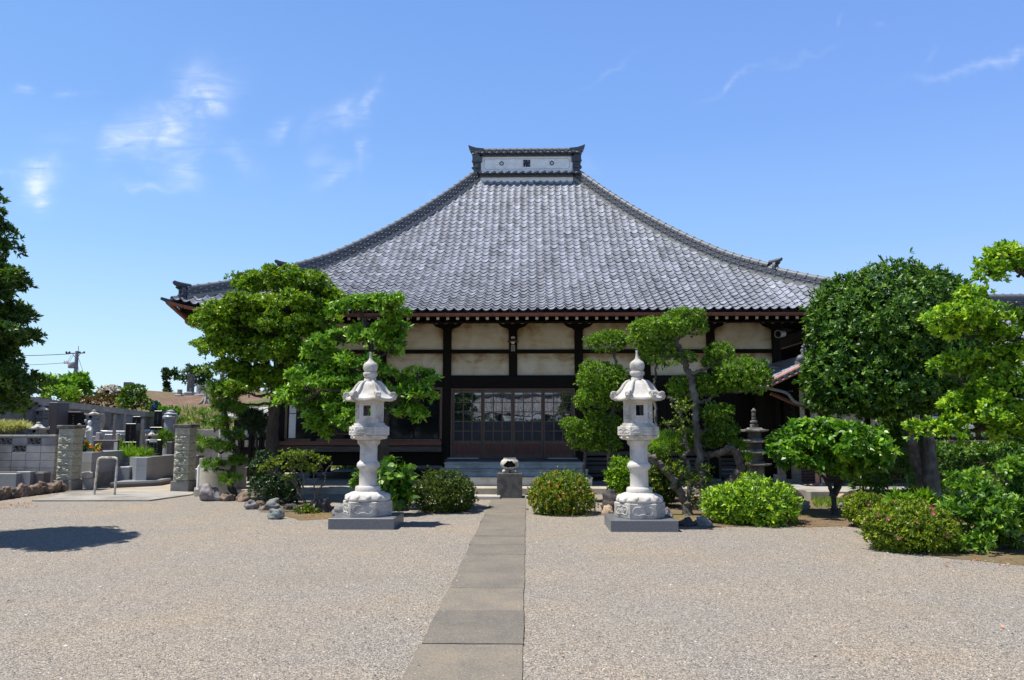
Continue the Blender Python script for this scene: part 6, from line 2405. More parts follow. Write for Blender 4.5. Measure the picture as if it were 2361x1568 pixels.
def grave_lantern(lab, cx, yt, yroof, yeave, ych, ybase, rw, Y, mat='granite_blue'):
    """garden-type lantern: finial, four-cornered swept roof, chamber with a round light, flared body"""
    c = P(*C1(cx, yeave), Y)
    zz = lambda y: P(*C1(cx, y), Y).z
    s = .29409 * mpp(Y)
    R_ = rw * s
    t = thing('grave_lantern', lab, 'stone lantern', (c.x, Y, 0), 0, 'small lanterns among the graves')
    m = MATS[mat]
    b = MB()
    n = 6
    ze, zr, zt = zz(yeave), zz(yroof), zz(yt)
    rows = [(R_ * .20, zr, 0), (R_ * .30, zr - .01, 0), (R_ * .48, ze + (zr - ze) * .42, 0), (R_ * .75, ze + (zr - ze) * .14, .0), (R_, ze + .02, .05), (R_, ze - .02, .05), (R_ * .8, ze - .03, .01), (R_ * .5, ze - .03, 0)]
    vs, fs = [], []
    K = 6
    for (r, q, l) in rows:
        for s_ in range(K):
            a0, a1 = math.pi / 3 * s_, math.pi / 3 * (s_ + 1)
            for j in range(n):
                f = j / n
                vs.append((c.x + r * (math.cos(a0) + (math.cos(a1) - math.cos(a0)) * f), Y + r * (math.sin(a0) + (math.sin(a1) - math.sin(a0)) * f), q + l * (R_ / .4) * abs(2 * f - 1) ** 2))
    cc = K * n
    for a in range(len(rows) - 1):
        for s_ in range(cc):
            fs.append((a * cc + s_, a * cc + (s_ + 1) % cc, (a + 1) * cc + (s_ + 1) % cc, (a + 1) * cc + s_))
    fs.append(tuple(range(cc - 1, -1, -1)))
    b.add(vs, fs)
    b.build('roof', MATS['granite_white'] if mat != 'stone_dark' else m, t)
    f = MB()
    h = zt - zr
    f.lathe([(R_ * .2, 0), (R_ * .22, h * .15), (R_ * .14, h * .25), (R_ * .2, h * .45), (R_ * .19, h * .65), (R_ * .06, h * .85), (R_ * .02, h)], (c.x, Y, zr - .005), 16)
    f.build('finial', m, t, smooth=True)
    zc = zz(ych)
    b = MB()
    w = R_ * .46
    b.box((c.x - w, Y - w, zc), (c.x + w, Y + w, ze - .03), bev=.01)
    ch = b.build('light_chamber', m, t)
    d = MB()
    rr = min(w * .45, (ze - zc) * .32)
    d.tube([(c.x - w * .15, Y - w - .012, (zc + ze) / 2), (c.x - w * .15, Y - w + .02, (zc + ze) / 2)], rr, 16)
    d.build('light_hole', MATS['black'], ch)
    b = MB()
    zb = max(.0, zz(ybase))
    b.box((c.x - R_ * .62, Y - R_ * .62, zc - .09), (c.x + R_ * .62, Y + R_ * .62, zc - .003), bev=.01)
    vs = []
    for (e, z) in ((.40, zc - .092), (.56, zb)):
        for x, y in ((-1, -1), (1, -1), (1, 1), (-1, 1)):
            vs.append((c.x + R_ * e * x, Y + R_ * e * y, z))
    b.add(vs, [(3, 2, 1, 0), (4, 5, 6, 7), (4, 7, 3, 0), (0, 1, 5, 4), (1, 2, 6, 5), (2, 3, 7, 6)])
    if zb > .05:
        b.box((c.x - R_ * .7, Y - R_ * .7, 0), (c.x + R_ * .7, Y + R_ * .7, zb - .002), bev=.01)
    b.build('body', m, t)


grave_lantern('large pale grave lantern left of the tall brown pillar', 325, 620, 643, 668, 708, 850, 92, 24.4)
grave_lantern('pale grave lantern in front of the round natural stone slab', 737, 660, 682, 702, 742, 870, 78, 23.6)
grave_lantern('weathered lantern roof showing just over the block wall', 300, 757, 778, 812, 850, 960, 85, 20.6, 'rough_ashlar')
grave_lantern('slim lantern standing on the granite plot right of the left gate pillar', 620, 770, 787, 820, 878, 1000, 70, 20.75, 'granite_weathered')
grave_lantern('low lantern with white roof above the black inscribed stele', 1190, 828, 842, 864, 898, 990, 52, 23.4)
grave_lantern('lantern with white roof half hidden behind the broad black headstone', 1075, 838, 848, 862, 885, 960, 42, 25.2)
grave_lantern('dark lantern roof high under the left dark tree', 335, 532, 545, 570, 600, 690, 50, 31, 'stone_dark')


def stupa_post():
    Y = 25.6
    c = P(*C1(1331, 850), Y)
    zz = lambda y: P(*C1(1331, y), Y).z
    t = thing('stone_post_lantern', 'slim bluish stone column with a knobbed top left of the right gate pillar', 'stone column', (c.x, Y, 0))
    m = MB()
    m.lathe([(.22, 0), (.20, .3), (.19, zz(740)), (.24, zz(735)), (.25, zz(720)), (.20, zz(705)), (.22, zz(698)), (.15, zz(690)), (.12, zz(682)), (.13, zz(676)), (.05, zz(668)), (.01, zz(663))], (c.x, Y, 0), 12)
    m.build('column', MATS['granite_blue'], t, smooth=True)


stupa_post()


def natural_slab():
    Y = 25.2
    out = [(640, 850), (633, 790), (645, 735), (668, 705), (720, 690), (790, 682), (815, 672), (826, 720), (822, 770), (800, 830), (790, 860)]
    pts = [P(*C1(x, y), Y) for x, y in out]
    sp = spline([(p.x, p.z) for p in pts] + [(pts[0].x, pts[0].z)], 3)[:-1]
    t = thing('natural_stone_slab', 'big rounded natural stone slab behind a pale lantern', 'memorial stone', (sum(p.x for p in pts) / len(pts), Y, 0))
    m = MB()
    m.prism([tuple(q) for q in sp], 'y', Y, Y + .35)
    m.build('slab', MATS['stone_brownish'], t)
    b = MB()
    x0, x1, z = pts[0].x - .1, pts[-1].x + .3, pts[0].z + .1
    b.box((x0, Y - .15, 0), (x1, Y + .6, z), bev=.02)
    b.build('base', MATS['granite_blue'], t)


stone('stone_brownish', (.17, .15, .13), (.27, .245, .215), scale=3, rough=.9, bump=.4)
natural_slab()


def jizo():
    Y = 21.4
    c = P(*C1(692, 940), Y)
    zz = lambda y: P(*C1(692, y), Y).z
    z0, z1 = zz(945), zz(747)
    H = z1 - z0
    t = thing('monk_statue', 'pale stone statue of a standing monk with bald head, facing right', 'statue', (c.x, Y, z0))
    m = MB()
    fold = lambda a, k, z: 1 + (.05 * math.sin(9 * a) if k < 6 else 0)
    m.lathe([(.125 * H, 0), (.135 * H, .03 * H), (.125 * H, .2 * H), (.13 * H, .38 * H), (.135 * H, .5 * H), (.14 * H, .6 * H), (.135 * H, .68 * H), (.11 * H, .75 * H), (.055 * H, .79 * H), (.045 * H, .82 * H)], (c.x, Y, z0), 28, mod=fold)
    m.ball((c.x + .012 * H, Y - .01, z0 + .895 * H), (.075 * H, .08 * H, .105 * H), 18)
    m.ball((c.x + .06 * H, Y - .035, z0 + .885 * H), (.018 * H, .014 * H, .02 * H), 8)
    m.tube([(c.x - .09 * H, Y - .04, z0 + .70 * H), (c.x - .10 * H, Y - .10, z0 + .58 * H), (c.x + .06 * H, Y - .15, z0 + .56 * H)], [.05 * H, .055 * H, .045 * H], 10)
    m.tube([(c.x + .10 * H, Y - .04, z0 + .70 * H), (c.x + .13 * H, Y - .09, z0 + .58 * H), (c.x + .05 * H, Y - .16, z0 + .57 * H)], [.05 * H, .05 * H, .04 * H], 10)
    for k in range(4):
        m.tube([(c.x - .12 * H, Y - .09, z0 + (.46 - .09 * k) * H), (c.x, Y - .135, z0 + (.41 - .09 * k) * H), (c.x + .11 * H, Y - .10, z0 + (.46 - .09 * k) * H)], .014 * H, 6)
    m.build('figure', MATS['granite_pale'], t, smooth=True)
    p = MB()
    p.lathe([(.14 * H, 0), (.15 * H, -.03), (.10 * H, -.09), (.15 * H, -.16), (.16 * H, -z0)], (c.x, Y, z0), 20)
    p.build('pedestal', MATS['granite_blue'], t)


stone('granite_pale', (.60, .60, .57), (.72, .72, .69), scale=8, rough=.8, bump=.15)
jizo()


def plan_wall(name, lab, pts, ztop, mat, cat, courses=(), back=1.2, capm=None):
    """granite plot wall seen at a corner: pts = [(C1 x, Y)...] left to right"""
    fr = [P(*C1(x, 1100), Y) for x, Y in pts]
    poly = [(p.x, p.y) for p in fr] + [(fr[-1].x - .1, fr[-1].y + back), (fr[0].x - .1, fr[0].y + back)]
    t = thing(name, lab, cat, (fr[0].x, fr[0].y, 0))
    zs = [0] + list(courses) + [ztop]
    for k in range(len(zs) - 1):
        m = MB()
        m.prism(poly, 'z', zs[k] + (.004 if k else 0), zs[k + 1])
        m.build('course', MATS[mat[min(k, len(mat) - 1)]], t)
    return t


zE = P(*C1(715, 1000), 20.1).z
plan_wall('grave_plot', 'tall grey granite plot wall carrying lantern and flowers inside the gateway', [(582, 20.5), (716, 20.1), (852, 21.0)], zE, ('pillar_base', 'granite_grey', 'granite_blue'), 'grave plot', (zE * .42, zE * .72), 1.6)
zG = P(*C1(1100, 1042), 21.0).z
plan_wall('grave_plot', 'light granite plot wall with angled corner in the middle of the graves', [(1015, 21.7), (1068, 21.0), (1150, 21.0), (1190, 21.7)], zG, ('granite_blue', 'granite_blue'), 'grave plot', (zG * .72,), 2.0)
zH = P(*C1(1250, 1037), 23.2).z
plan_wall('grave_plot', 'light granite plot wall beside the right gate pillar', [(1192, 23.2), (1292, 23.0), (1312, 23.6)], zH, ('granite_blue',), 'grave plot', (), 1.6)
plan_wall('grave_platform', 'low dark kerb platform on the lane in front of the plots', [(872, 20.2), (1200, 20.9), (1258, 21.1)], .16, ('granite_brown', 'granite_blue'), 'platform', (.10,), .9)
plan_wall('grave_platform', 'low dark kerb further back by the right gate pillar', [(1200, 22.3), (1345, 22.6), (1500, 23.2)], .14, ('granite_brown',), 'platform', (), .8)
st = thing('grave_steps', 'three grey granite steps between the two plot walls', 'steps', (P(*C1(930, 1150), 21.4).x, 21.4, 0))
for k, (x0, x1, y, Y) in enumerate(((860, 1015, 1112, 21.3), (858, 1000, 1078, 21.8), (856, 960, 1045, 22.2))):
    a, b = P(*C1(x0, y), Y), P(*C1(x1, y), Y)
    m = MB()
    m.box((a.x, Y, 0), (b.x, Y + .55, a.z), bev=.008)
    m.build('step', MATS['granite_grey' if k == 1 else 'granite_blue'], st)
m = MB()
a, b = P(*C1(922, 1008), 22.8), P(*C1(1040, 1040), 21.9)
m.prism([(a.y, a.z), (b.y, b.z), (b.y, b.z - .12), (a.y, a.z - .5)], 'x', a.x, b.x)
m.box((a.x, 22.0, 0), (b.x, 22.9, b.z - .13))
setp(m.build('sloping_slab', MATS['granite_grey'], origin=(a.x, a.y, 0)), 'sloping grey granite slab edging the green plants among the graves', 'slab')
m = MB()
a, b = P(*C1(640, 1152), 20.0), P(*C1(712, 1205), 20.0)
m.box((a.x, 19.95, 0), (b.x, 20.2, b.z - .0), bev=.01)
m.box((a.x + .03, 19.9, b.z + .002), (b.x - .02, 20.15, a.z), bev=.03)
setp(m.build('broken_block', MATS['concrete_pale'], origin=(a.x, 20, 0)), 'broken pale concrete block at the foot of the tall granite plot', 'concrete block')
for i, (x0, x1, y0, y1, Y, lab) in enumerate(((750, 780, 842, 905, 22.9, 'short square granite post in front of the round stone slab'), (908, 930, 848, 910, 23.0, 'short square granite post left of the broad black headstone'))):
    a, b = P(*C1(x0, y0), Y), P(*C1(x1, y1), Y)
    m = MB()
    m.box((a.x, Y, 0), (b.x, Y + (b.x - a.x), a.z), bev=.02)
    setp(m.build('stone_post', MATS['granite_weathered'], origin=(a.x, Y, 0)), lab, 'post')
m = MB()
a, b = P(*C1(800, 830), 25), P(*C1(975, 905), 25)
m.box((a.x, 25, 0), (b.x, 25.6, a.z), bev=.015)
m.box((a.x + .25, 24.7, 0), (b.x + .05, 24.99, (a.z + b.z) / 2 + .05), bev=.015)
setp(m.build('grave_plot', MATS['granite_blue'], origin=(a.x, 25, 0)), 'pale blue-grey granite plot block left of the broad black headstone', 'grave plot')
m = MB()
a, b = P(*C1(1510, 820), 26), P(*C1(1700, 875), 26)
m.box((a.x, 26, 0), (b.x + 1.5, 26.2, a.z), bev=.01)
setp(m.build('low_wall', MATS['block_wall'], origin=(a.x, 26, 0)), 'low grey block wall behind the right gate pillar', 'wall')
m = MB()
a, b = P(*C1(-120, 828), 20.4), P(*C1(245, 870), 20.4)
m.box((a.x, 20.4, 0), (b.x, 20.6, a.z), bev=.01)
setp(m.build('planter_wall', MATS['concrete_wall'], origin=(a.x, 20.4, 0)), 'pale concrete planter wall just behind the block wall', 'wall')


def sotoba(x, y0, y1, Y, w, lab):
    a, b = P(*C1(x, y0), Y), P(*C1(x, y1), Y)
    m = MB()
    h = a.z
    out = [(-w, 0), (-w, h - .45)]
    for k in range(3):
        out += [(-w * .7, h - .42 + k * .13), (-w, h - .36 + k * .13)]
    out += [(-w * .6, h - .03), (0, h), (w * .6, h - .03)]
    out += [(-p, q) for p, q in reversed(out[1:-3])] + [(w, 0)]
    m.prism([(a.x + p, q) for p, q in out], 'y', Y, Y + .02)
    setp(m.build('memorial_tablet', MATS['wood_pale_grey'], origin=(a.x, Y, 0)), lab, 'wooden tablet', 'wooden memorial tablets')


wood('wood_pale_grey', (.14, .125, .11), (.26, .235, .21))
sotoba(902, 700, 950, 23.6, .05, 'thin weathered wooden memorial tablet left of the broad black headstone')
sotoba(982, 690, 800, 25.8, .05, 'thin wooden memorial tablet behind the broad black headstone')
sotoba(1120, 735, 960, 23.2, .06, 'notched wooden memorial tablet right of the broad black headstone')


def bouquet(x, y, Y, lab, n=15, s=.13):
    c = P(*C1(x, y), Y)
    t = thing('bouquet', lab, 'flowers', (c.x, Y, c.z - .2))
    v = MB()
    v.lathe([(.04, -.28), (.05, -.1), (.065, -.06)], (c.x, Y, c.z), 12)
    v.build('vase', MATS['granite_black'], t, smooth=True)
    r = np.random.default_rng(int(x))
    p = np.array([c.x, Y, c.z]) + r.normal(size=(n, 3)) * np.array([s * .55, s * .3, s * .4])
    g = r.normal(size=(n, 3)) * .5 + np.array([0, -.5, .6])
    g /= np.linalg.norm(g, axis=1)[:, None]
    leaves_object('flowers', [leaf_mesh(p, g, 8, .05, .045, (65, 15), int(x), .5, .35, along=.1)], MATS['petal_mixed'], t)
    p2 = np.array([c.x, Y, c.z - .05]) + r.normal(size=(n * 2, 3)) * np.array([s * .5, s * .3, s * .45])
    g2 = np.tile([0, 0, 1.0], (n * 2, 1)) + r.normal(size=(n * 2, 3)) * .4
    g2 /= np.linalg.norm(g2, axis=1)[:, None]
    leaves_object('leaves', [leaf_mesh(p2, g2, 5, .08, .022, (40, 15), int(y), .5)], MATS['leaf_mokkoku'], t)


bouquet(668, 930, 20.7, 'upright bouquet of yellow and red flowers beside the monk statue')
bouquet(755, 972, 20.75, 'spread bouquet of yellow, red and blue flowers on the tall granite plot', 22, .2)


def on_terrace(*a, **k):
    return plant(*a, conv=C1, limbs=False, yj=.05, **k)


big = dict(dens=26, ln=.24, wd=.11, nleaf=7, inner=.15, amp=.12, under=.6)
on_terrace('bush', 'yellow-green rounded bush on the terrace under the power pole', 'bush', 30, [(480, 540, 120, 58), (410, 530, 70, 45), (560, 560, 60, 48)], [], 'leaf_yellow', base=.55, **{**big, 'dens': 60, 'ln': .13, 'wd': .055})
on_terrace('leafy_tree', 'broad green leafy tree below the power pole', 'tree', 36, [(590, 470, 105, 78), (650, 510, 70, 70), (530, 440, 60, 45), (600, 420, 60, 34)], [([(610, 640), (600, 560), (590, 480)], .12, .05)], 'leaf_loose', base=.6, **big)
on_terrace('bush', 'light green leafy bush between the dark left tree and power pole', 'bush', 34, [(355, 440, 72, 46), (310, 420, 40, 36), (400, 470, 50, 36)], [], 'leaf_loose', base=.7, **big)
on_terrace('bush', 'flat russet clipped bush on the retaining wall, left of the others', 'bush', 33, [(745, 596, 58, 34), (640, 590, 50, 40)], [], 'leaf_rust', **{**big, 'dens': 80, 'ln': .10, 'wd': .05})
on_terrace('bush', 'russet rounded bush in the middle below the white flowers', 'bush', 36, [(880, 592, 52, 48), (805, 560, 30, 32), (925, 575, 36, 34)], [], 'leaf_rust', base=.6, **{**big, 'dens': 70, 'ln': .11, 'wd': .05})
t, P3 = on_terrace('rhododendron', 'white flowering rhododendron on the terrace', 'bush', 38, [(860, 525, 72, 42), (810, 540, 36, 28)], [], 'leaf_dark', base=.5, **{**big, 'dens': 30})
blossoms(t, P3, 60, 'petal_white', .15, 3)
on_terrace('bush', 'large dark green ball-shaped bush on the terrace', 'bush', 36, [(1052, 558, 92, 96)], [], 'leaf_mokkoku', base=.3, **{**big, 'dens': 55, 'ln': .15, 'wd': .07})
on_terrace('bush', 'small green bush tucked left of the dark ball-shaped bush', 'bush', 35.6, [(965, 598, 48, 46)], [], 'leaf_mokkoku', base=.45, **{**big, 'dens': 55, 'ln': .14, 'wd': .06})
t, P3 = on_terrace('hydrangea', 'blue flowering hydrangea above the tallest black headstone', 'shrub', 36, [(1180, 640, 38, 34), (1225, 645, 28, 40)], [], 'leaf_loose', base=.4, **{**big, 'dens': 45, 'ln': .16})
blossoms(t, P3[1:], 12, 'petal_blue', .13, 5)
on_terrace('bush', 'low bright green plants at the end of the retaining wall', 'bush', 36, [(1330, 682, 62, 36), (1290, 672, 40, 28)], [], 'leaf_loose', base=.55, **{**big, 'dens': 45, 'ln': .16})
on_terrace('sapling', 'thin dark sapling on the left shoulder of the mound', 'tree', 50, [(1325, 372, 52, 40), (1300, 400, 30, 34), (1365, 380, 26, 18), (1302, 470, 18, 30), (1306, 520, 26, 22)], [([(1304, 552), (1300, 470), (1312, 400)], .10, .04)], 'leaf_dark', base=.8, **{**big, 'dens': 14, 'inner': .5, 'amp': .3})
on_terrace('open_tree', 'open light-leaved tree behind the monument on the mound', 'tree', 56, [(1530, 390, 85, 52), (1600, 380, 66, 50), (1450, 420, 60, 30), (1500, 350, 50, 34), (1630, 430, 50, 60), (1560, 450, 80, 40)], [([(1590, 560), (1580, 470), (1560, 400)], .14, .05)], 'leaf_dark', base=1.0, **{**big, 'dens': 7, 'inner': .6, 'amp': .3, 'ln': .3})
on_terrace('conifer_bush', 'feathery round green bush left of the right gate pillar', 'bush', 24.6, [(1300, 892, 56, 58)], [], 'leaf_pine', base=.5, **{**big, 'dens': 260, 'ln': .13, 'wd': .014, 'nleaf': 10, 'spread': (28, 14)})
on_terrace('conifer_bush', 'feathery dark green bush right of the right gate pillar', 'bush', 23.6, [(1545, 935, 44, 62)], [], 'leaf_pine', base=.35, **{**big, 'dens': 260, 'ln': .13, 'wd': .014, 'nleaf': 10, 'spread': (28, 14)})
on_terrace('ground_cover', 'pale yellow cushion of feathery leaves on the planter wall', 'plant', 20.5, [(60, 800, 130, 32), (170, 805, 60, 26), (-60, 800, 120, 34)], [], 'leaf_pale', base=.5, **{**big, 'dens': 210, 'ln': .14, 'wd': .016, 'nleaf': 9, 'spread': (40, 20)})
on_terrace('tall_weed', 'tall feathery green weed in front of the broad black headstone', 'plant', 22.9, [(945, 960, 22, 46)], [], 'leaf_fresh', base=.35, **{**big, 'dens': 150, 'ln': .12, 'wd': .03})
on_terrace('lily_clump', 'clump of yellow-green strap leaves among the graves', 'plant', 22.0, [(1080, 1015, 60, 24), (1140, 1018, 40, 18), (1010, 1000, 40, 24)], [], 'leaf_yellow', base=.6, **{**big, 'dens': 60, 'ln': .26, 'wd': .025, 'nleaf': 6, 'spread': (26, 14)})


def hill_grass():
    r = np.random.default_rng(9)
    dg = bpy.data.objects['hill'].data
    v = np.empty(len(dg.vertices) * 3)
    dg.vertices.foreach_get('co', v)
    v = v.reshape(-1, 3)
    v = v[(v[:, 1] > 29.5) & (v[:, 1] < 39.5) & (v[:, 0] > -26) & (v[:, 0] < -6)]
    p = v[r.integers(0, len(v), 5200)] + np.c_[r.uniform(-.5, .5, 5200), r.uniform(-.6, .6, 5200), np.zeros(5200)]
    keep = (np.sin(p[:, 0] * .8 + 1) + np.sin(p[:, 1] * 1.1) + r.normal(0, .8, len(p))) > -.7
    p = p[keep]
    p[:, 2] -= .05
    g = np.tile([0, 0, 1.0], (len(p), 1)) + r.normal(size=(len(p), 3)) * .3
    g /= np.linalg.norm(g, axis=1)[:, None]
    leaves_object('hill_grass', [leaf_mesh(p, g, 5, .34, .05, (32, 14), 77, .45)], MATS['grass_green'], kind='stuff')


hill_grass()


def stump(cx, yt, yb, w, Y, lab, roots):
    c, tp = P(*C1(cx, yb), Y), P(*C1(cx, yt), Y)
    s = .29409 * mpp(Y)
    R_ = w * s
    h = tp.z - c.z
    m = MB()
    m.lathe([(R_ * 1.5, -.1), (R_ * 1.05, h * .12), (R_ * .75, h * .3), (R_ * .6, h * .6), (R_ * .55, h * .9), (R_ * .3, h)], (c.x, Y, c.z), 24, mod=lambda a, k, z: 1 + .16 * math.sin(5 * a + k * .4) + .07 * math.sin(11 * a))
    for k in range(roots):
        a = 2 * math.pi * k / roots + .4
        e = Vector((math.cos(a), math.sin(a), 0))
        b0 = Vector((c.x, Y, c.z))
        m.tube([b0 + e * R_ * .5 + Vector((0, 0, h * .4)), b0 + e * R_ * 1.1 + Vector((0, 0, h * .14)), b0 + e * R_ * 2.2 + Vector((0, 0, .02)), b0 + e * R_ * 3.4 + Vector((0, 0, -.15))], [R_ * .3, R_ * .28, R_ * .18, R_ * .06], 8)
    setp(m.build('tree_stump', MATS['stump'], smooth='all', origin=(c.x, Y, c.z)), lab, 'stump')


stump(1612, 478, 628, 30, 43, 'big pale tree stump with spreading roots on the slope of the mound', 7)
stump(1258, 536, 572, 20, 47, 'small dark tree stump on the left shoulder of the mound', 4)


def pole():
    Y = 72
    c = P(*C1(597, 390), Y)
    q = lambda x, y, dy=0: P(*C1(x, y), Y + dy)
    t = thing('utility_pole', 'concrete utility pole with crossarms and a transformer beyond the graves', 'utility pole', (c.x, Y, 0))
    m = MB()
    m.tube([(c.x - .02, Y, 0), q(604, 205)], [.24, .15], 12)
    m.tube([q(615, 205), q(615, 165)], .03, 6)
    m.build('pole', MATS['concrete_wall'], t, smooth=True)
    m = MB()
    m.tube([q(518, 224), q(665, 219)], .06, 6)
    m.tube([q(500, 299), q(612, 297)], .05, 6)
    for x in (520, 545, 625, 660):
        m.ball(q(x, 214), .10, 8)
    m.tube([q(528, 222), q(545, 212)], .04, 6)
    m.tube([q(600, 262), q(630, 226)], .03, 5)
    m.tube([q(596, 262), q(570, 228)], .03, 5)
    m.build('crossarm', MATS['tile_dark'], t)
    m = MB()
    a, b = q(567, 340), q(567, 292)
    m.lathe([(.30, 0), (.34, .1), (.34, b.z - a.z - .15), (.22, b.z - a.z)], (a.x, Y - .1, a.z), 14)
    m.ball(q(548, 296), .09, 8)
    m.build('transformer', MATS['pvc_grey'], t, smooth=True)
    m = MB()
    for x in (505, 518, 530):
        m.ball(q(x, 296), .11, 8)
        m.tube([q(x, 296), q(x, 282)], .05, 6)
    m.build('insulator', MATS['concrete_pale'], t, smooth=True)
    w = MB()
    for (x0, y0, x1, y1, dy) in ((520, 228, -320, 212, 10), (545, 228, -320, 216, 8), (600, 290, -320, 302, 6), (597, 402, -320, 412, 4), (597, 408, 200, 406, 4)):
        a, b = q(x0, y0), q(x1, y1, dy)
        w.tube([a.lerp(b, f) - Vector((0, 0, .5 * math.sin(math.pi * f) * .5)) for f in np.linspace(0, 1, 10)], .022, 4)
    for (x0, y0, x1, y1) in ((612, 250, 672, 425), (606, 300, 630, 412), (545, 292, 575, 235), (530, 292, 560, 235)):
        w.tube([q(x0, y0), q(x1, y1)], .018, 4)
    w.build('wire', MATS['tile_dark'], t)


pole()


# ---------------------------------------------------------------- between gate and hall
def near_gate():
    Y = 18.45
    a, b = P(465, 1060, Y), P(568, 1060, Y)
    cx, r = (a.x + b.x) / 2, (b.x - a.x) / 2
    zt = P(516, 1058, Y - r).z
    t = thing('well_ring', 'round concrete well ring with a darker lip behind the small pine', 'well', (cx, Y, 0))
    m = MB()
    m.lathe([(r * .98, 0), (r * .98, zt - .16)], (cx, Y, 0), 40)
    m.build('ring', MATS['concrete_warm'], t, smooth=True)
    m = MB()
    m.lathe([(r, zt - .158), (r * 1.02, zt - .15), (r * 1.02, zt - .01), (r, zt), (r * .86, zt), (r * .85, zt - .12)], (cx, Y, 0), 40)
    m.build('lip', MATS['pillar_base'], t, smooth=True)
    kb = thing('garden_kerb', 'low pale concrete kerb between gate pillar and layered tree', 'kerb', (-7.6, 17.9, 0))
    for (p0, p1, Y0, h) in ((447, 545, 18.0, .17), (546, 640, 18.05, .16)):
        m = MB()
        m.box((P(p0, 1130, Y0).x, Y0, 0), (P(p1, 1130, Y0).x - .012, Y0 + .2, h), bev=.012)
        m.build('kerb_length', MATS['concrete_warm'], kb)
    Y = 18.55
    q = lambda x, y: P(*C1(x, y), Y)
    m = MB()
    a, b = q(1556, 1248), q(1562, 1110)
    m.tube([(a.x, Y, 0), (a.x, Y, .1), (b.x, Y, b.z - .02), (b.x + .03, Y, b.z + .03), (b.x + .12, Y, b.z + .06), (b.x + .2, Y, b.z + .06)], .045, 12)
    m.tube([(a.x, Y, 0), (a.x, Y, .09)], .07, 12)
    setp(m.build('drain_pipe', MATS['pipe_white'], smooth=True, origin=(a.x, Y, 0)), 'white bent plastic pipe beside the right gate pillar', 'pipe')
    # shed and memorial rack between pine and big trunk
    s = thing('shed', 'small dark shed with a pale sheet metal roof behind the big tree trunk', 'shed', (-9.3, 25, 0))
    a, b = P(540, 960, 25), P(660, 960, 25)
    m = MB()
    m.box((a.x, 25, 0), (b.x + 1, 27, a.z - .1))
    m.build('wall', MATS['wood_dark'], s)
    m = MB()
    zt2 = P(560, 938, 27).z
    m.add([(a.x - .3, 24.7, a.z), (b.x + 1.2, 24.7, a.z), (b.x + 1.2, 27.2, zt2), (a.x - .3, 27.2, zt2), (a.x - .3, 24.7, a.z - .06), (b.x + 1.2, 24.7, a.z - .06), (b.x + 1.2, 27.2, zt2 - .06), (a.x - .3, 27.2, zt2 - .06)],
          [(0, 1, 2, 3), (7, 6, 5, 4), (4, 5, 1, 0), (5, 6, 2, 1), (6, 7, 3, 2), (7, 4, 0, 3)])
    for k in range(9):
        f = k / 8
        m.tube([(a.x - .3 + (b.x + 1.5 - a.x) * f, 24.7, a.z + .015), (a.x - .3 + (b.x + 1.5 - a.x) * f, 27.2, zt2 + .015)], .02, 5)
    m.build('roof', MATS['metal_roof'], s)
    Yf = 20.8
    f = thing('memorial_rack', 'dark rack of posts with white caps holding small white stone figures', 'rack', (-8.4, Yf, 0))
    xs = [P(p, 1020, Yf).x for p in (565, 589, 612, 541)]
    m, cap, fig = MB(), MB(), MB()
    z0, z1, z2 = P(589, 1050, Yf).z, P(589, 1012, Yf).z, P(589, 1000, Yf).z
    for x in xs:
        m.box((x + .09, Yf, 0), (x + .17, Yf + .08, z1 + .12))
    for z in (z1, (z0 + z1) / 2 - .05, .5):
        m.box((min(xs) - .1, Yf + .08, z - .03), (max(xs) + .3, Yf + .14, z + .03))
    m.build('frame', MATS['wood_dark'], f)
    for x in xs:
        for (zb, h) in (((z0 + z1) / 2, .34), (z0 - .35, .36)):
            g = MB()
            g.lathe([(.075, 0), (.085, h * .1), (.08, h * .6), (.05, h * .68), (.05, h * .72)], (x, Yf + .2, zb), 12)
            g.ball((x, Yf + .2, zb + h * .85), (.055, .055, .065), 10)
            g.build('stone_figure', MATS['granite_pale'], f, smooth=True)
        g = MB()
        g.ball((x, Yf + .05, z2 + .04), (.05, .05, .075), 10)
        g.build('white_cap', MATS['white_paint'], f, smooth=True)


near_gate()
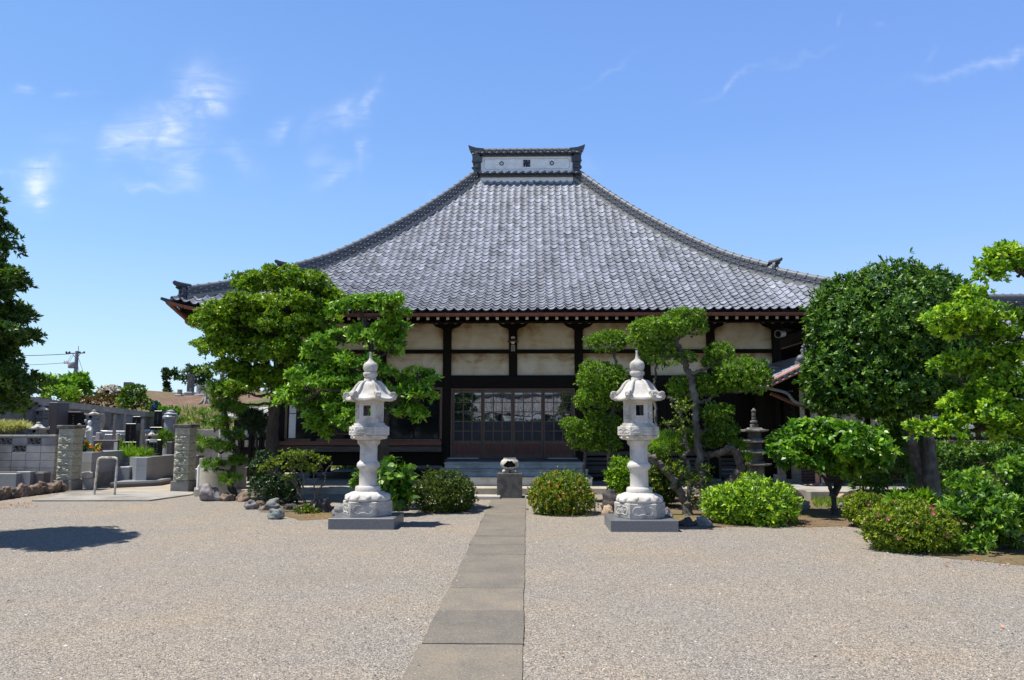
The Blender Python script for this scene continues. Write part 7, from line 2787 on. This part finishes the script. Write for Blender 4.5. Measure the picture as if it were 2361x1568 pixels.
# leaf litter along the kerb at the left
scatter_ground('leaf_litter', [(-20, 1160, 70, 1172, 1.0)], 40, .05, .028, 'dead_leaf', 15, spread=(80, 8))


# ---------------------------------------------------------------- across the yard, behind the viewer: the gate that the door panes mirror
def gate_behind():
    Y = -11.5
    t = thing('temple_gate', 'tiled roof gate facing the hall across the yard', 'gate', (-.4, Y - 1.6, 0))
    zf4 = lambda q: 2.5 + q * .66
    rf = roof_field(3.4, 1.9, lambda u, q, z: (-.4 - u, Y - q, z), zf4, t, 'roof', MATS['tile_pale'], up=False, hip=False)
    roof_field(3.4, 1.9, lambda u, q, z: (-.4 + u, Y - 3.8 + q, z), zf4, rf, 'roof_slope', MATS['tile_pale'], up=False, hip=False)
    m = MB()
    for x in (-2.0, 1.2):
        m.box((x - .13, Y - 1.9, 0), (x + .13, Y - 1.6, 2.95))
    m.box((-2.6, Y - 1.85, 2.5), (1.8, Y - 1.65, 2.75))
    m.build('frame', MATS['wood_dark'], t)
    m = MB()
    m.tube([(-3.9, Y - 1.9, zf4(1.9) + .12), (3.1, Y - 1.9, zf4(1.9) + .12)], .14, 10)
    m.build('ridge', MATS['tile_ridge'], rf)
    ch = []
    r = np.random.default_rng(6)
    for k in range(16):
        x = -19 + 2.5 * k
        h = 2.7 + .8 * r.random()
        if -3.5 < x < 2.8: h = 2.0
        p, g = pad_shoots((x, -17 - 2 * r.random(), h * .5), (2.1, 1.6, h * .62), 420, 900 + k)
        ch.append(leaf_mesh(p, g, 6, .22, .12, (60, 20), 950 + k))
    leaves_object('unseen_trees', ch, MATS['leaf_dark'], kind='stuff')  # unseen trees, added to darken what the door panes mirror


attr_mat('tile_pale', [(0, (.30, .31, .33)), (.5, (.45, .46, .48)), (1, (.62, .62, .62))], .4, .5, noise=.3)
gate_behind()


m = MB()
a, b = P(516, 806, 19.6), P(514, 900, 19.6)
m.tube([(a.x, 19.6, a.z), (b.x, 19.6, 0)], .045, 10)
setp(m.build('pipe_post', MATS['painted_pipe'], smooth=True, origin=(b.x, 19.6, 0)), 'thin pale post showing through the left side of the layered tree', 'post')
